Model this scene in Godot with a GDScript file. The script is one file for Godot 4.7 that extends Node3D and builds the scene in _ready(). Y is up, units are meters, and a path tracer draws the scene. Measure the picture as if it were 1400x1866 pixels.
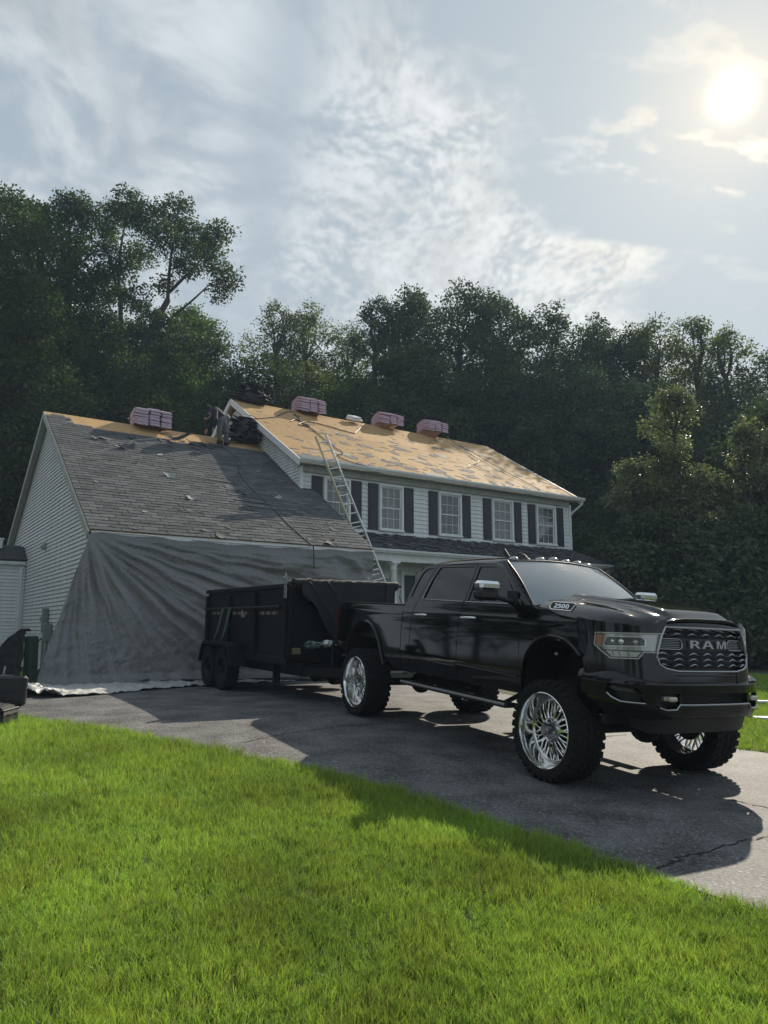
extends Node3D

const FOG := 0.0010
var M := {}
var taken := {}
var rng := RandomNumberGenerator.new()
const HOUSE_X := Vector3(0.8241, 0, -0.5664)
const HOUSE_Z := Vector3(0.5664, 0, 0.8241)
const HOUSE_AT := Vector3(-6.17, 0, -15.3)
var house_t := Transform3D(Basis(HOUSE_X, Vector3.UP, HOUSE_Z), HOUSE_AT)

# ---------------------------------------------------------------- mesh builder
class B:
	var v := PackedVector3Array()
	var n := PackedVector3Array()
	var c := PackedColorArray()
	var col := Color.WHITE
	func tri(a: Vector3, b: Vector3, d: Vector3) -> void:
		var q := (b - a).cross(d - a)
		if q.length_squared() < 1e-16:
			return
		q = q.normalized()
		v.append(a); v.append(d); v.append(b)
		for i in 3:
			n.append(q); c.append(col)
	func trin(a: Vector3, na: Vector3, b: Vector3, nb: Vector3, d: Vector3, nd: Vector3) -> void:
		if (b - a).cross(d - a).dot(na + nb + nd) > 0.0:
			v.append(a); v.append(d); v.append(b)
			n.append(na); n.append(nd); n.append(nb)
		else:
			v.append(a); v.append(b); v.append(d)
			n.append(na); n.append(nb); n.append(nd)
		c.append(col); c.append(col); c.append(col)
	func quad(a: Vector3, b: Vector3, d: Vector3, e: Vector3) -> void:
		tri(a, b, d); tri(a, d, e)
	func quadn(a: Vector3, na: Vector3, b: Vector3, nb: Vector3, d: Vector3, nd: Vector3, e: Vector3, ne: Vector3) -> void:
		trin(a, na, b, nb, d, nd); trin(a, na, d, nd, e, ne)
	# box with optional bevel, in the frame t
	func box(t: Transform3D, s: Vector3, bv := 0.0) -> void:
		var h := s * 0.5
		bv = minf(bv, minf(h.x, minf(h.y, h.z)) * 0.6)
		var p := []
		for ax in 3:
			for sg in [-1.0, 1.0]:
				var u: int = (ax + 1) % 3
				var w: int = (ax + 2) % 3
				var q := []
				for k in [[-1, -1], [1, -1], [1, 1], [-1, 1]]:
					var r := Vector3.ZERO
					r[ax] = h[ax] * sg
					r[u] = (h[u] - bv) * k[0]
					r[w] = (h[w] - bv) * k[1]
					q.append(t * r)
				if sg > 0.0: quad(q[0], q[1], q[2], q[3])
				else: quad(q[3], q[2], q[1], q[0])
				p.append(q)
		if bv <= 0.0:
			return
		# edges
		for ax in 3:
			var u: int = (ax + 1) % 3
			var w: int = (ax + 2) % 3
			for su in [-1.0, 1.0]:
				for sw in [-1.0, 1.0]:
					var a := Vector3.ZERO
					a[u] = h[u] * su; a[w] = (h[w] - bv) * sw; a[ax] = -(h[ax] - bv)
					var b := Vector3.ZERO
					b[u] = (h[u] - bv) * su; b[w] = h[w] * sw; b[ax] = -(h[ax] - bv)
					var a2 := a; a2[ax] = -a[ax]
					var b2 := b; b2[ax] = -b[ax]
					if su * sw > 0: quad(t * a, t * b, t * b2, t * a2)
					else: quad(t * b, t * a, t * a2, t * b2)
		for sx in [-1.0, 1.0]:
			for sy in [-1.0, 1.0]:
				for sz in [-1.0, 1.0]:
					var a := t * Vector3(h.x * sx, (h.y - bv) * sy, (h.z - bv) * sz)
					var b := t * Vector3((h.x - bv) * sx, h.y * sy, (h.z - bv) * sz)
					var d := t * Vector3((h.x - bv) * sx, (h.y - bv) * sy, h.z * sz)
					if sx * sy * sz > 0: tri(a, b, d)
					else: tri(b, a, d)
	func bx(c0: Vector3, s: Vector3, bv := 0.0, turn := Basis.IDENTITY) -> void:
		box(Transform3D(turn, c0), s, bv)
	# bar with rectangular section from a to b
	func bar(a: Vector3, b: Vector3, w: float, h: float, up := Vector3.UP, bv := 0.0) -> void:
		var z := (b - a).normalized()
		if absf(z.dot(up)) > 0.98: up = Vector3.RIGHT if absf(z.x) < 0.9 else Vector3.FORWARD
		var x := up.cross(z).normalized()
		var y := z.cross(x)
		box(Transform3D(Basis(x, y, z), (a + b) * 0.5), Vector3(w, h, a.distance_to(b)), bv)
	func tube(pts: Array, r, sides := 8, caps := true, flat := 1.0, up := Vector3.UP) -> void:
		var m := pts.size()
		var rings := []
		var nrm := []
		var last := up
		for i in m:
			var d: Vector3 = (pts[mini(i + 1, m - 1)] - pts[maxi(i - 1, 0)]).normalized()
			if absf(d.dot(last)) > 0.97: last = Vector3.RIGHT if absf(d.x) < 0.8 else Vector3.BACK
			var y := (last - d * last.dot(d)).normalized()
			var x := y.cross(d)
			last = y
			var rad: float = r[i] if r is Array else r
			var ring := []
			var nn := []
			for k in sides:
				var a := TAU * k / sides
				var q := x * cos(a) + y * sin(a) * flat
				ring.append(pts[i] + q * rad)
				nn.append((x * cos(a) + y * sin(a) / flat).normalized())
			rings.append(ring); nrm.append(nn)
		for i in m - 1:
			for k in sides:
				var k2 := (k + 1) % sides
				quadn(rings[i][k], nrm[i][k], rings[i][k2], nrm[i][k2], rings[i + 1][k2], nrm[i + 1][k2], rings[i + 1][k], nrm[i + 1][k])
		if caps:
			var d0: Vector3 = (pts[0] - pts[1]).normalized()
			var d1: Vector3 = (pts[m - 1] - pts[m - 2]).normalized()
			for k in sides:
				var k2 := (k + 1) % sides
				trin(pts[0], d0, rings[0][k], d0, rings[0][k2], d0)
				trin(pts[m - 1], d1, rings[m - 1][k], d1, rings[m - 1][k2], d1)
	# profile points (radius, height) turned round the y axis of t; sharp corners where the profile turns more than 35 degrees
	func lathe(pr: Array, t: Transform3D, seg := 32) -> void:
		for i in pr.size() - 1:
			var d: Vector2 = (pr[i + 1] - pr[i])
			if d.length() < 1e-6: continue
			var n0 := Vector2(d.y, -d.x).normalized()
			var na := n0
			var nb := n0
			if i > 0:
				var e: Vector2 = pr[i] - pr[i - 1]
				var m := Vector2(e.y, -e.x).normalized()
				if m.dot(n0) > 0.8: na = (m + n0).normalized()
			if i < pr.size() - 2:
				var e: Vector2 = pr[i + 2] - pr[i + 1]
				var m := Vector2(e.y, -e.x).normalized()
				if m.dot(n0) > 0.8: nb = (m + n0).normalized()
			for k in seg:
				var a := TAU * k / seg
				var b := TAU * (k + 1) / seg
				var ca := Vector3(cos(a), 0, sin(a))
				var cb := Vector3(cos(b), 0, sin(b))
				var up := Vector3.UP
				quadn(t * (ca * pr[i].x + up * pr[i].y), t.basis * (ca * na.x + up * na.y), t * (cb * pr[i].x + up * pr[i].y), t.basis * (cb * na.x + up * na.y),
					t * (cb * pr[i + 1].x + up * pr[i + 1].y), t.basis * (cb * nb.x + up * nb.y), t * (ca * pr[i + 1].x + up * pr[i + 1].y), t.basis * (ca * nb.x + up * nb.y))
	# flat polygon (x, y) of frame t, extruded from z = 0 to z = depth
	func prism(poly: PackedVector2Array, t: Transform3D, depth: float) -> void:
		if Geometry2D.is_polygon_clockwise(poly):
			poly = poly.duplicate(); poly.reverse()
		var ix := Geometry2D.triangulate_polygon(poly)
		for i in range(0, ix.size(), 3):
			var p := []
			for k in 3: p.append(poly[ix[i + k]])
			if (p[1] - p[0]).cross(p[2] - p[0]) < 0.0: p.reverse()
			tri(t * Vector3(p[0].x, p[0].y, depth), t * Vector3(p[1].x, p[1].y, depth), t * Vector3(p[2].x, p[2].y, depth))
			tri(t * Vector3(p[2].x, p[2].y, 0), t * Vector3(p[1].x, p[1].y, 0), t * Vector3(p[0].x, p[0].y, 0))
		for i in poly.size():
			var a := poly[i]
			var b := poly[(i + 1) % poly.size()]
			quad(t * Vector3(a.x, a.y, 0), t * Vector3(b.x, b.y, 0), t * Vector3(b.x, b.y, depth), t * Vector3(a.x, a.y, depth))
	# curved sheet: polygon in (a, b) cut into cells and mapped through f; edges returned along th
	func skin(poly: PackedVector2Array, cell: Vector2, f: Callable, outward: Vector3, th := Vector3.ZERO, holes := []) -> void:
		if Geometry2D.is_polygon_clockwise(poly):
			poly = poly.duplicate(); poly.reverse()
		var lo := poly[0]
		var hi := poly[0]
		for q in poly:
			lo = lo.min(q); hi = hi.max(q)
		var nx := maxi(1, ceili((hi.x - lo.x) / cell.x))
		var ny := maxi(1, ceili((hi.y - lo.y) / cell.y))
		var cs := Vector2((hi.x - lo.x) / nx, (hi.y - lo.y) / ny)
		for i in nx:
			for j in ny:
				var o := lo + Vector2(i * cs.x, j * cs.y)
				var r := PackedVector2Array([o, o + Vector2(cs.x, 0), o + cs, o + Vector2(0, cs.y)])
				var pcs: Array = Geometry2D.intersect_polygons(r, poly)
				for h in holes:
					var nxt := []
					for q in pcs:
						nxt.append_array(Geometry2D.clip_polygons(q, h))
					pcs = nxt
				for q in pcs:
					if q.size() < 3 or Geometry2D.is_polygon_clockwise(q): continue
					var ix := Geometry2D.triangulate_polygon(q)
					for k in range(0, ix.size(), 3):
						var A := _pn(f, q[ix[k]], outward)
						var Bq := _pn(f, q[ix[k + 1]], outward)
						var D := _pn(f, q[ix[k + 2]], outward)
						trin(A[0], A[1], Bq[0], Bq[1], D[0], D[1])
		if th != Vector3.ZERO:
			edge(poly, f, th, cell)
			for h in holes: edge(h, f, th, cell)
	func _pn(f: Callable, p: Vector2, outward: Vector3) -> Array:
		var e := 0.004
		var n0: Vector3 = (f.call(p + Vector2(e, 0)) - f.call(p - Vector2(e, 0))).cross(f.call(p + Vector2(0, e)) - f.call(p - Vector2(0, e))).normalized()
		if n0.dot(outward) < 0.0: n0 = -n0
		return [f.call(p), n0]
	func edge(poly: PackedVector2Array, f: Callable, th: Vector3, cell: Vector2) -> void:
		for i in poly.size():
			var a := poly[i]
			var b := poly[(i + 1) % poly.size()]
			var m := maxi(1, ceili(a.distance_to(b) / minf(cell.x, cell.y)))
			for k in m:
				var p: Vector3 = f.call(a.lerp(b, float(k) / m))
				var q: Vector3 = f.call(a.lerp(b, float(k + 1) / m))
				quad(p, q, q + th, p + th)
	# grid surface from f(u, v), u and v in 0..1, smooth normals
	func grid(nu: int, nv: int, f: Callable, outward: Vector3) -> void:
		var P := []
		for i in nu + 1:
			var row := []
			for j in nv + 1: row.append(f.call(float(i) / nu, float(j) / nv))
			P.append(row)
		var N := []
		for i in nu + 1:
			var row := []
			for j in nv + 1:
				var q: Vector3 = (P[mini(i + 1, nu)][j] - P[maxi(i - 1, 0)][j]).cross(P[i][mini(j + 1, nv)] - P[i][maxi(j - 1, 0)]).normalized()
				row.append(q if q.dot(outward) >= 0.0 else -q)
			N.append(row)
		for i in nu:
			for j in nv:
				quadn(P[i][j], N[i][j], P[i + 1][j], N[i + 1][j], P[i + 1][j + 1], N[i + 1][j + 1], P[i][j + 1], N[i][j + 1])
	func ball(c0: Vector3, r: Vector3, su := 12, sv := 8) -> void:
		for i in sv:
			for k in su:
				var q := []
				for e in [[i, k], [i, k + 1], [i + 1, k + 1], [i + 1, k]]:
					var ph: float = PI * e[0] / sv
					var a: float = TAU * e[1] / su
					var d := Vector3(sin(ph) * cos(a), cos(ph), sin(ph) * sin(a))
					q.append(c0 + d * r); q.append((d / r).normalized())
				quadn(q[0], q[1], q[2], q[3], q[4], q[5], q[6], q[7])
	func mesh() -> ArrayMesh:
		var a := []
		a.resize(Mesh.ARRAY_MAX)
		a[Mesh.ARRAY_VERTEX] = v; a[Mesh.ARRAY_NORMAL] = n; a[Mesh.ARRAY_COLOR] = c
		var m := ArrayMesh.new()
		if v.size(): m.add_surface_from_arrays(Mesh.PRIMITIVE_TRIANGLES, a)
		return m

# ---------------------------------------------------------------- nodes
func put(o: Node3D, called: String, parent: Node) -> void:
	var key := str(parent.get_instance_id()) + called
	var k: int = taken.get(key, 0)
	taken[key] = k + 1
	o.name = called if k == 0 else "%s_%03d" % [called, k]
	parent.add_child(o, true)

func part(called: String, m, mt: Material, parent: Node, t := Transform3D.IDENTITY) -> MeshInstance3D:
	var o := MeshInstance3D.new()
	o.mesh = m.mesh() if m is B else m
	o.material_override = mt
	o.transform = t
	put(o, called, parent)
	return o

func tag(o: Node, label: String, category := "", group := "", kind := "") -> void:
	if label: o.set_meta("label", label)
	if category: o.set_meta("category", category)
	if group: o.set_meta("group", group)
	if kind: o.set_meta("kind", kind)

func thing(called: String, label: String, category: String, t := Transform3D.IDENTITY, group := "") -> Node3D:
	var o := Node3D.new()
	put(o, called, self)
	o.transform = t
	tag(o, label, category, group)
	return o

func curve_at(tab: Array, x: float) -> float:
	var n := tab.size()
	if x <= tab[0][0]: return tab[0][1]
	if x >= tab[n - 1][0]: return tab[n - 1][1]
	var i := 0
	while x > tab[i + 1][0]: i += 1
	var h: float = tab[i + 1][0] - tab[i][0]
	var t: float = (x - tab[i][0]) / h
	var d: float = (tab[i + 1][1] - tab[i][1]) / h
	var d0: float = d if i == 0 else (tab[i + 1][1] - tab[i - 1][1]) / (tab[i + 1][0] - tab[i - 1][0])
	var d1: float = d if i == n - 2 else (tab[i + 2][1] - tab[i][1]) / (tab[i + 2][0] - tab[i][0])
	var t2 := t * t
	var t3 := t2 * t
	return (2 * t3 - 3 * t2 + 1) * tab[i][1] + (t3 - 2 * t2 + t) * h * d0 + (3 * t2 - 2 * t3) * tab[i + 1][1] + (t3 - t2) * h * d1

func pv(a: Array) -> PackedVector2Array:
	var p := PackedVector2Array()
	for i in range(0, a.size(), 2): p.append(Vector2(a[i], a[i + 1]))
	return p

# height of the ground at world x, z
func g(x: float, z: float) -> float:
	var dx := x - 2.483
	var dd := -z - 7.845
	var u := maxf(-0.477 * dx + 0.878 * dd, -12.0)
	var v := 0.878 * dx + 0.477 * dd
	var fu := 0.0506 * u if u < 4.0 else 0.2024 + 0.08 * (1.0 - exp(-(u - 4.0) * 0.0506 / 0.08))
	return 0.033 + fu - 0.031 * 3.4 * tanh(v / 3.4)

func on_ground(x: float, z: float, up := 0.0) -> Vector3:
	return Vector3(x, g(x, z) + up, z)

func frame_on_ground(x: float, z: float, turn: float, up := 0.0) -> Transform3D:
	return Transform3D(Basis(Vector3.UP, turn), on_ground(x, z, up))

# ---------------------------------------------------------------- materials
func noise_image(size: int, freq: float, oct: int, sd: int, type := FastNoiseLite.TYPE_SIMPLEX_SMOOTH) -> Image:
	var f := FastNoiseLite.new()
	f.seed = sd; f.frequency = freq; f.fractal_octaves = oct; f.noise_type = type
	return f.get_seamless_image(size, size)

func ramp(im: Image, a: Color, b: Color, lo := 0.0, hi := 1.0) -> ImageTexture:
	var o := Image.create(im.get_width(), im.get_height(), false, Image.FORMAT_RGB8)
	for y in im.get_height():
		for x in im.get_width():
			var t := clampf((im.get_pixel(x, y).r - lo) / (hi - lo), 0, 1)
			o.set_pixel(x, y, a.lerp(b, t).linear_to_srgb())
	o.generate_mipmaps()
	return ImageTexture.create_from_image(o)

func mat(called: String, col: Color, rough := 0.7, metal := 0.0) -> StandardMaterial3D:
	var m := StandardMaterial3D.new()
	m.resource_name = called
	m.albedo_color = col.linear_to_srgb()
	m.albedo_color.a = 1.0
	m.roughness = rough
	m.metallic = metal
	m.cull_mode = BaseMaterial3D.CULL_DISABLED
	M[called] = m
	return m

func textured(called: String, tex: Texture2D, per_metre: float, rough := 0.8, bump: Texture2D = null, bump_cm := 0.3, world := false) -> StandardMaterial3D:
	var m := mat(called, Color.WHITE, rough)
	m.albedo_texture = tex
	m.uv1_triplanar = true
	m.uv1_world_triplanar = world
	m.uv1_scale = Vector3.ONE * per_metre
	if bump:
		m.heightmap_enabled = true
		m.heightmap_texture = bump
		m.heightmap_scale = bump_cm
	return m

func make_materials() -> void:
	var fine := noise_image(512, 0.05, 4, 3)
	var grain := noise_image(512, 0.22, 2, 5)
	var broad := noise_image(512, 0.012, 5, 9)
	var T := func(im: Image) -> ImageTexture: return ImageTexture.create_from_image(im)
	var fine_t: ImageTexture = T.call(fine)
	var grain_t: ImageTexture = T.call(grain)
	var broad_t: ImageTexture = T.call(broad)
	textured("siding", ramp(broad, Color(0.66, 0.69, 0.70), Color(0.76, 0.78, 0.78), 0.25, 0.75), 0.35, 0.55)
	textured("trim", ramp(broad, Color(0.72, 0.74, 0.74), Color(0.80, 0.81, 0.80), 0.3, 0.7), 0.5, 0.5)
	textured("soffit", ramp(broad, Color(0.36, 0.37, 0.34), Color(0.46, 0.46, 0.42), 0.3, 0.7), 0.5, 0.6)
	mat("shutter", Color(0.022, 0.026, 0.036), 0.5)
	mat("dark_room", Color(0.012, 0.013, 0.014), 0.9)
	textured("blind", ramp(broad, Color(0.27, 0.29, 0.28), Color(0.45, 0.47, 0.44), 0.35, 0.65), 1.3, 0.7)
	for i in 5:
		var k: float = [0.100, 0.116, 0.130, 0.148, 0.120][i]
		textured("shingle%d" % i, ramp(grain, Color(k * 0.97, k, k * 1.03) * 0.72, Color(k * 0.97, k, k * 1.03) * 1.3, 0.3, 0.7), 2.0, 0.95, grain_t, 0.25)
		M["shingle%d" % i].metallic_specular = 0.15
	textured("old_shingle", ramp(fine, Color(0.032, 0.034, 0.040), Color(0.105, 0.108, 0.116), 0.3, 0.7), 0.8, 0.9, grain_t, 0.4)
	textured("felt", ramp(fine, Color(0.055, 0.058, 0.065), Color(0.125, 0.13, 0.14), 0.3, 0.7), 1.0, 0.85, grain_t, 0.2)
	textured("scrap_light", ramp(fine, Color(0.20, 0.20, 0.19), Color(0.38, 0.37, 0.34), 0.3, 0.7), 2.0, 0.85)
	textured("strip_pile", ramp(fine, Color(0.016, 0.017, 0.02), Color(0.055, 0.056, 0.06), 0.3, 0.7), 1.5, 0.75, grain_t, 0.3)
	# oriented strand board
	var os := Image.create(768, 768, false, Image.FORMAT_RGB8)
	os.fill(Color(0.46, 0.305, 0.15).linear_to_srgb())
	rng.seed = 77
	for i in 5200:
		var L := rng.randf_range(26, 62)
		var W := rng.randf_range(3, 10)
		var a := rng.randf_range(-0.7, 0.7) + (PI / 2 if rng.randf() < 0.25 else 0.0)
		var o := Vector2(rng.randf() * 768, rng.randf() * 768)
		var k := rng.randf_range(0.72, 1.3)
		var cc := Color(0.475 * k, 0.318 * k * rng.randf_range(0.92, 1.06), 0.16 * k * rng.randf_range(0.8, 1.15)).linear_to_srgb()
		var d := Vector2(cos(a), sin(a))
		for s in int(L):
			var q := o + d * s
			for w in int(W):
				os.set_pixel(posmod(int(q.x - d.y * w), 768), posmod(int(q.y + d.x * w), 768), cc)
	os.generate_mipmaps()
	textured("osb", ImageTexture.create_from_image(os), 0.42, 0.75, grain_t, 0.12)
	M.osb.metallic_specular = 0.2
	for i in 4:
		var v: StandardMaterial3D = M.osb.duplicate()
		v.albedo_color = ([Color(0.80, 0.78, 0.76), Color(0.92, 0.92, 0.92), Color(1.0, 0.98, 0.95), Color(0.87, 0.84, 0.80)][i] as Color).linear_to_srgb()
		v.uv1_offset = Vector3(0.31 * i, 0.17 * i, 0.57 * i)
		M["osb%d" % i] = v
	var tb := noise_image(512, 0.02, 5, 21, FastNoiseLite.TYPE_PERLIN)
	textured("tarp", ramp(fine, Color(0.15, 0.15, 0.15), Color(0.215, 0.215, 0.213), 0.3, 0.7), 0.9, 0.42, T.call(tb), 0.7)
	textured("tarp_pale", ramp(fine, Color(0.38, 0.38, 0.37), Color(0.54, 0.54, 0.52), 0.3, 0.7), 0.7, 0.5, T.call(tb), 1.5)
	# asphalt: speckle over worn patches
	var asp := Image.create(1024, 1024, false, Image.FORMAT_RGB8)
	var sp := noise_image(1024, 0.34, 2, 31, FastNoiseLite.TYPE_VALUE)
	var wp := noise_image(1024, 0.006, 4, 33)
	for y in 1024:
		for x in 1024:
			var a := sp.get_pixel(x, y).r
			var b := wp.get_pixel(x, y).r
			var k := 0.108 + 0.12 * (b - 0.5) + 0.17 * (a - 0.5) + (0.14 if a > 0.78 else 0.0)
			k = maxf(k, 0.018)
			asp.set_pixel(x, y, Color(k * 1.0, k, k * 1.0).linear_to_srgb())
	asp.generate_mipmaps()
	textured("asphalt", ImageTexture.create_from_image(asp), 0.21, 0.62, T.call(sp), 0.6, true)
	M.asphalt.metallic_specular = 0.4
	M.asphalt.roughness = 0.72
	mat("crack", Color(0.012, 0.012, 0.012), 0.95)
	textured("soil", ramp(fine, Color(0.02, 0.03, 0.008), Color(0.05, 0.06, 0.018), 0.3, 0.7), 1.0, 0.95, null, 0.0, true)
	textured("bark", ramp(fine, Color(0.035, 0.03, 0.026), Color(0.09, 0.08, 0.07), 0.3, 0.7), 0.8, 0.95, fine_t, 2.0)
	# plants
	var gr := mat("grass", Color.WHITE, 0.5)
	gr.vertex_color_use_as_albedo = true
	gr.backlight_enabled = true
	gr.backlight = Color(1.0, 1.0, 0.75).linear_to_srgb()
	for i in 4:
		var lf := mat("leaf%d" % i, Color.WHITE, 0.62 if i != 3 else 0.36)
		lf.metallic_specular = 0.3 if i != 3 else 0.6
		lf.vertex_color_use_as_albedo = true
		lf.backlight_enabled = true
		lf.backlight = [Color(0.62, 0.74, 0.40), Color(0.7, 0.84, 0.36), Color(0.56, 0.68, 0.45), Color(0.7, 0.78, 0.42)][i].linear_to_srgb()
	# vehicle
	var p := mat("paint", Color(0.0022, 0.0025, 0.0033), 0.05)
	p.clearcoat_enabled = false
	p.metallic_specular = 0.5
	mat("chrome", Color(0.82, 0.83, 0.84), 0.07, 1.0)
	mat("polished", Color(0.78, 0.78, 0.77), 0.13, 1.0)
	mat("dark_chrome", Color(0.36, 0.37, 0.39), 0.14, 1.0)
	mat("plastic", Color(0.010, 0.010, 0.011), 0.45)
	mat("under", Color(0.008, 0.008, 0.008), 0.8)
	textured("rubber", ramp(fine, Color(0.010, 0.010, 0.011), Color(0.018, 0.018, 0.018), 0.3, 0.7), 3.0, 0.75)
	M.rubber.metallic_specular = 0.3
	mat("bezel", Color(0.34, 0.35, 0.34), 0.22, 0.85)
	mat("tint", Color(0.003, 0.004, 0.005), 0.02)
	var ws := mat("windscreen", Color(0.44, 0.48, 0.51), 0.03)
	ws.transparency = BaseMaterial3D.TRANSPARENCY_ALPHA; ws.albedo_color.a = 0.60; ws.metallic_specular = 1.0
	var pane := mat("pane", Color(0.10, 0.11, 0.12), 0.03)
	pane.transparency = BaseMaterial3D.TRANSPARENCY_ALPHA; pane.albedo_color.a = 0.25; pane.metallic_specular = 0.8
	var lens := mat("lens", Color(0.9, 0.9, 0.9), 0.05)
	lens.transparency = BaseMaterial3D.TRANSPARENCY_ALPHA; lens.albedo_color.a = 0.08
	mat("amber", Color(0.34, 0.10, 0.012), 0.15)
	mat("red_lens", Color(0.18, 0.008, 0.01), 0.15)
	mat("lamp_clear", Color(0.42, 0.42, 0.38), 0.15)
	mat("fog_lens", Color(0.06, 0.065, 0.065), 0.06)
	mat("hook", Color(0.55, 0.55, 0.45), 0.35, 0.4)
	mat("spring", Color(0.35, 0.35, 0.36), 0.4, 0.7)
	# trailer and site things
	textured("trailer", ramp(fine, Color(0.004, 0.0045, 0.006), Color(0.010, 0.011, 0.013), 0.3, 0.7), 0.9, 0.5)
	M.trailer.metallic_specular = 0.35
	mat("mesh_cloth", Color(0.010, 0.011, 0.013), 0.75)
	mat("letter_grey", Color(0.05, 0.052, 0.056), 0.6)
	mat("tape_red", Color(0.09, 0.02, 0.017), 0.4)
	mat("tape_white", Color(0.24, 0.23, 0.21), 0.4)
	mat("sticker", Color(0.20, 0.17, 0.09), 0.6)
	mat("strap", Color(0.16, 0.22, 0.20), 0.7)
	mat("galvanised", Color(0.38, 0.39, 0.39), 0.4, 0.7)
	mat("aluminium", Color(0.72, 0.72, 0.70), 0.42, 0.55)
	textured("fibreglass", ramp(fine, Color(0.50, 0.46, 0.27), Color(0.64, 0.60, 0.42), 0.3, 0.7), 1.2, 0.55)
	textured("pink_wrap", ramp(fine, Color(0.42, 0.29, 0.385), Color(0.57, 0.43, 0.53), 0.3, 0.7), 3.0, 0.35)
	mat("wrap_end", Color(0.30, 0.05, 0.08), 0.4)
	mat("white_wrap", Color(0.75, 0.77, 0.78), 0.35)
	mat("hose", Color(0.015, 0.015, 0.017), 0.5)
	mat("rope", Color(0.06, 0.05, 0.045), 0.8)
	mat("navy", Color(0.014, 0.016, 0.026), 0.85)
	mat("trouser", Color(0.12, 0.12, 0.115), 0.9)
	mat("belt", Color(0.17, 0.17, 0.18), 0.8)
	mat("skin_tone", Color(0.30, 0.18, 0.12), 0.6)
	mat("hair", Color(0.01, 0.009, 0.008), 0.7)
	mat("boot", Color(0.02, 0.018, 0.016), 0.8)
	mat("box_grey", Color(0.30, 0.31, 0.31), 0.5)
	mat("meter_grey", Color(0.20, 0.215, 0.215), 0.5)
	mat("bin_grey", Color(0.10, 0.125, 0.13), 0.5)
	mat("green_tub", Color(0.006, 0.026, 0.012), 0.7)
	mat("case_black", Color(0.012, 0.012, 0.013), 0.5)
	textured("black_cloth", ramp(fine, Color(0.006, 0.007, 0.009), Color(0.013, 0.014, 0.016), 0.3, 0.7), 3.0, 0.8)
	mat("leaf_orange", Color(0.50, 0.14, 0.03), 0.6)
	mat("leaf_brown", Color(0.07, 0.02, 0.014), 0.6)
	mat("leaf_pale", Color(0.42, 0.36, 0.28), 0.6)

# ---------------------------------------------------------------- sky
const SUN := Vector3(0.3802, 0.5738, -0.7250)

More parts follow.
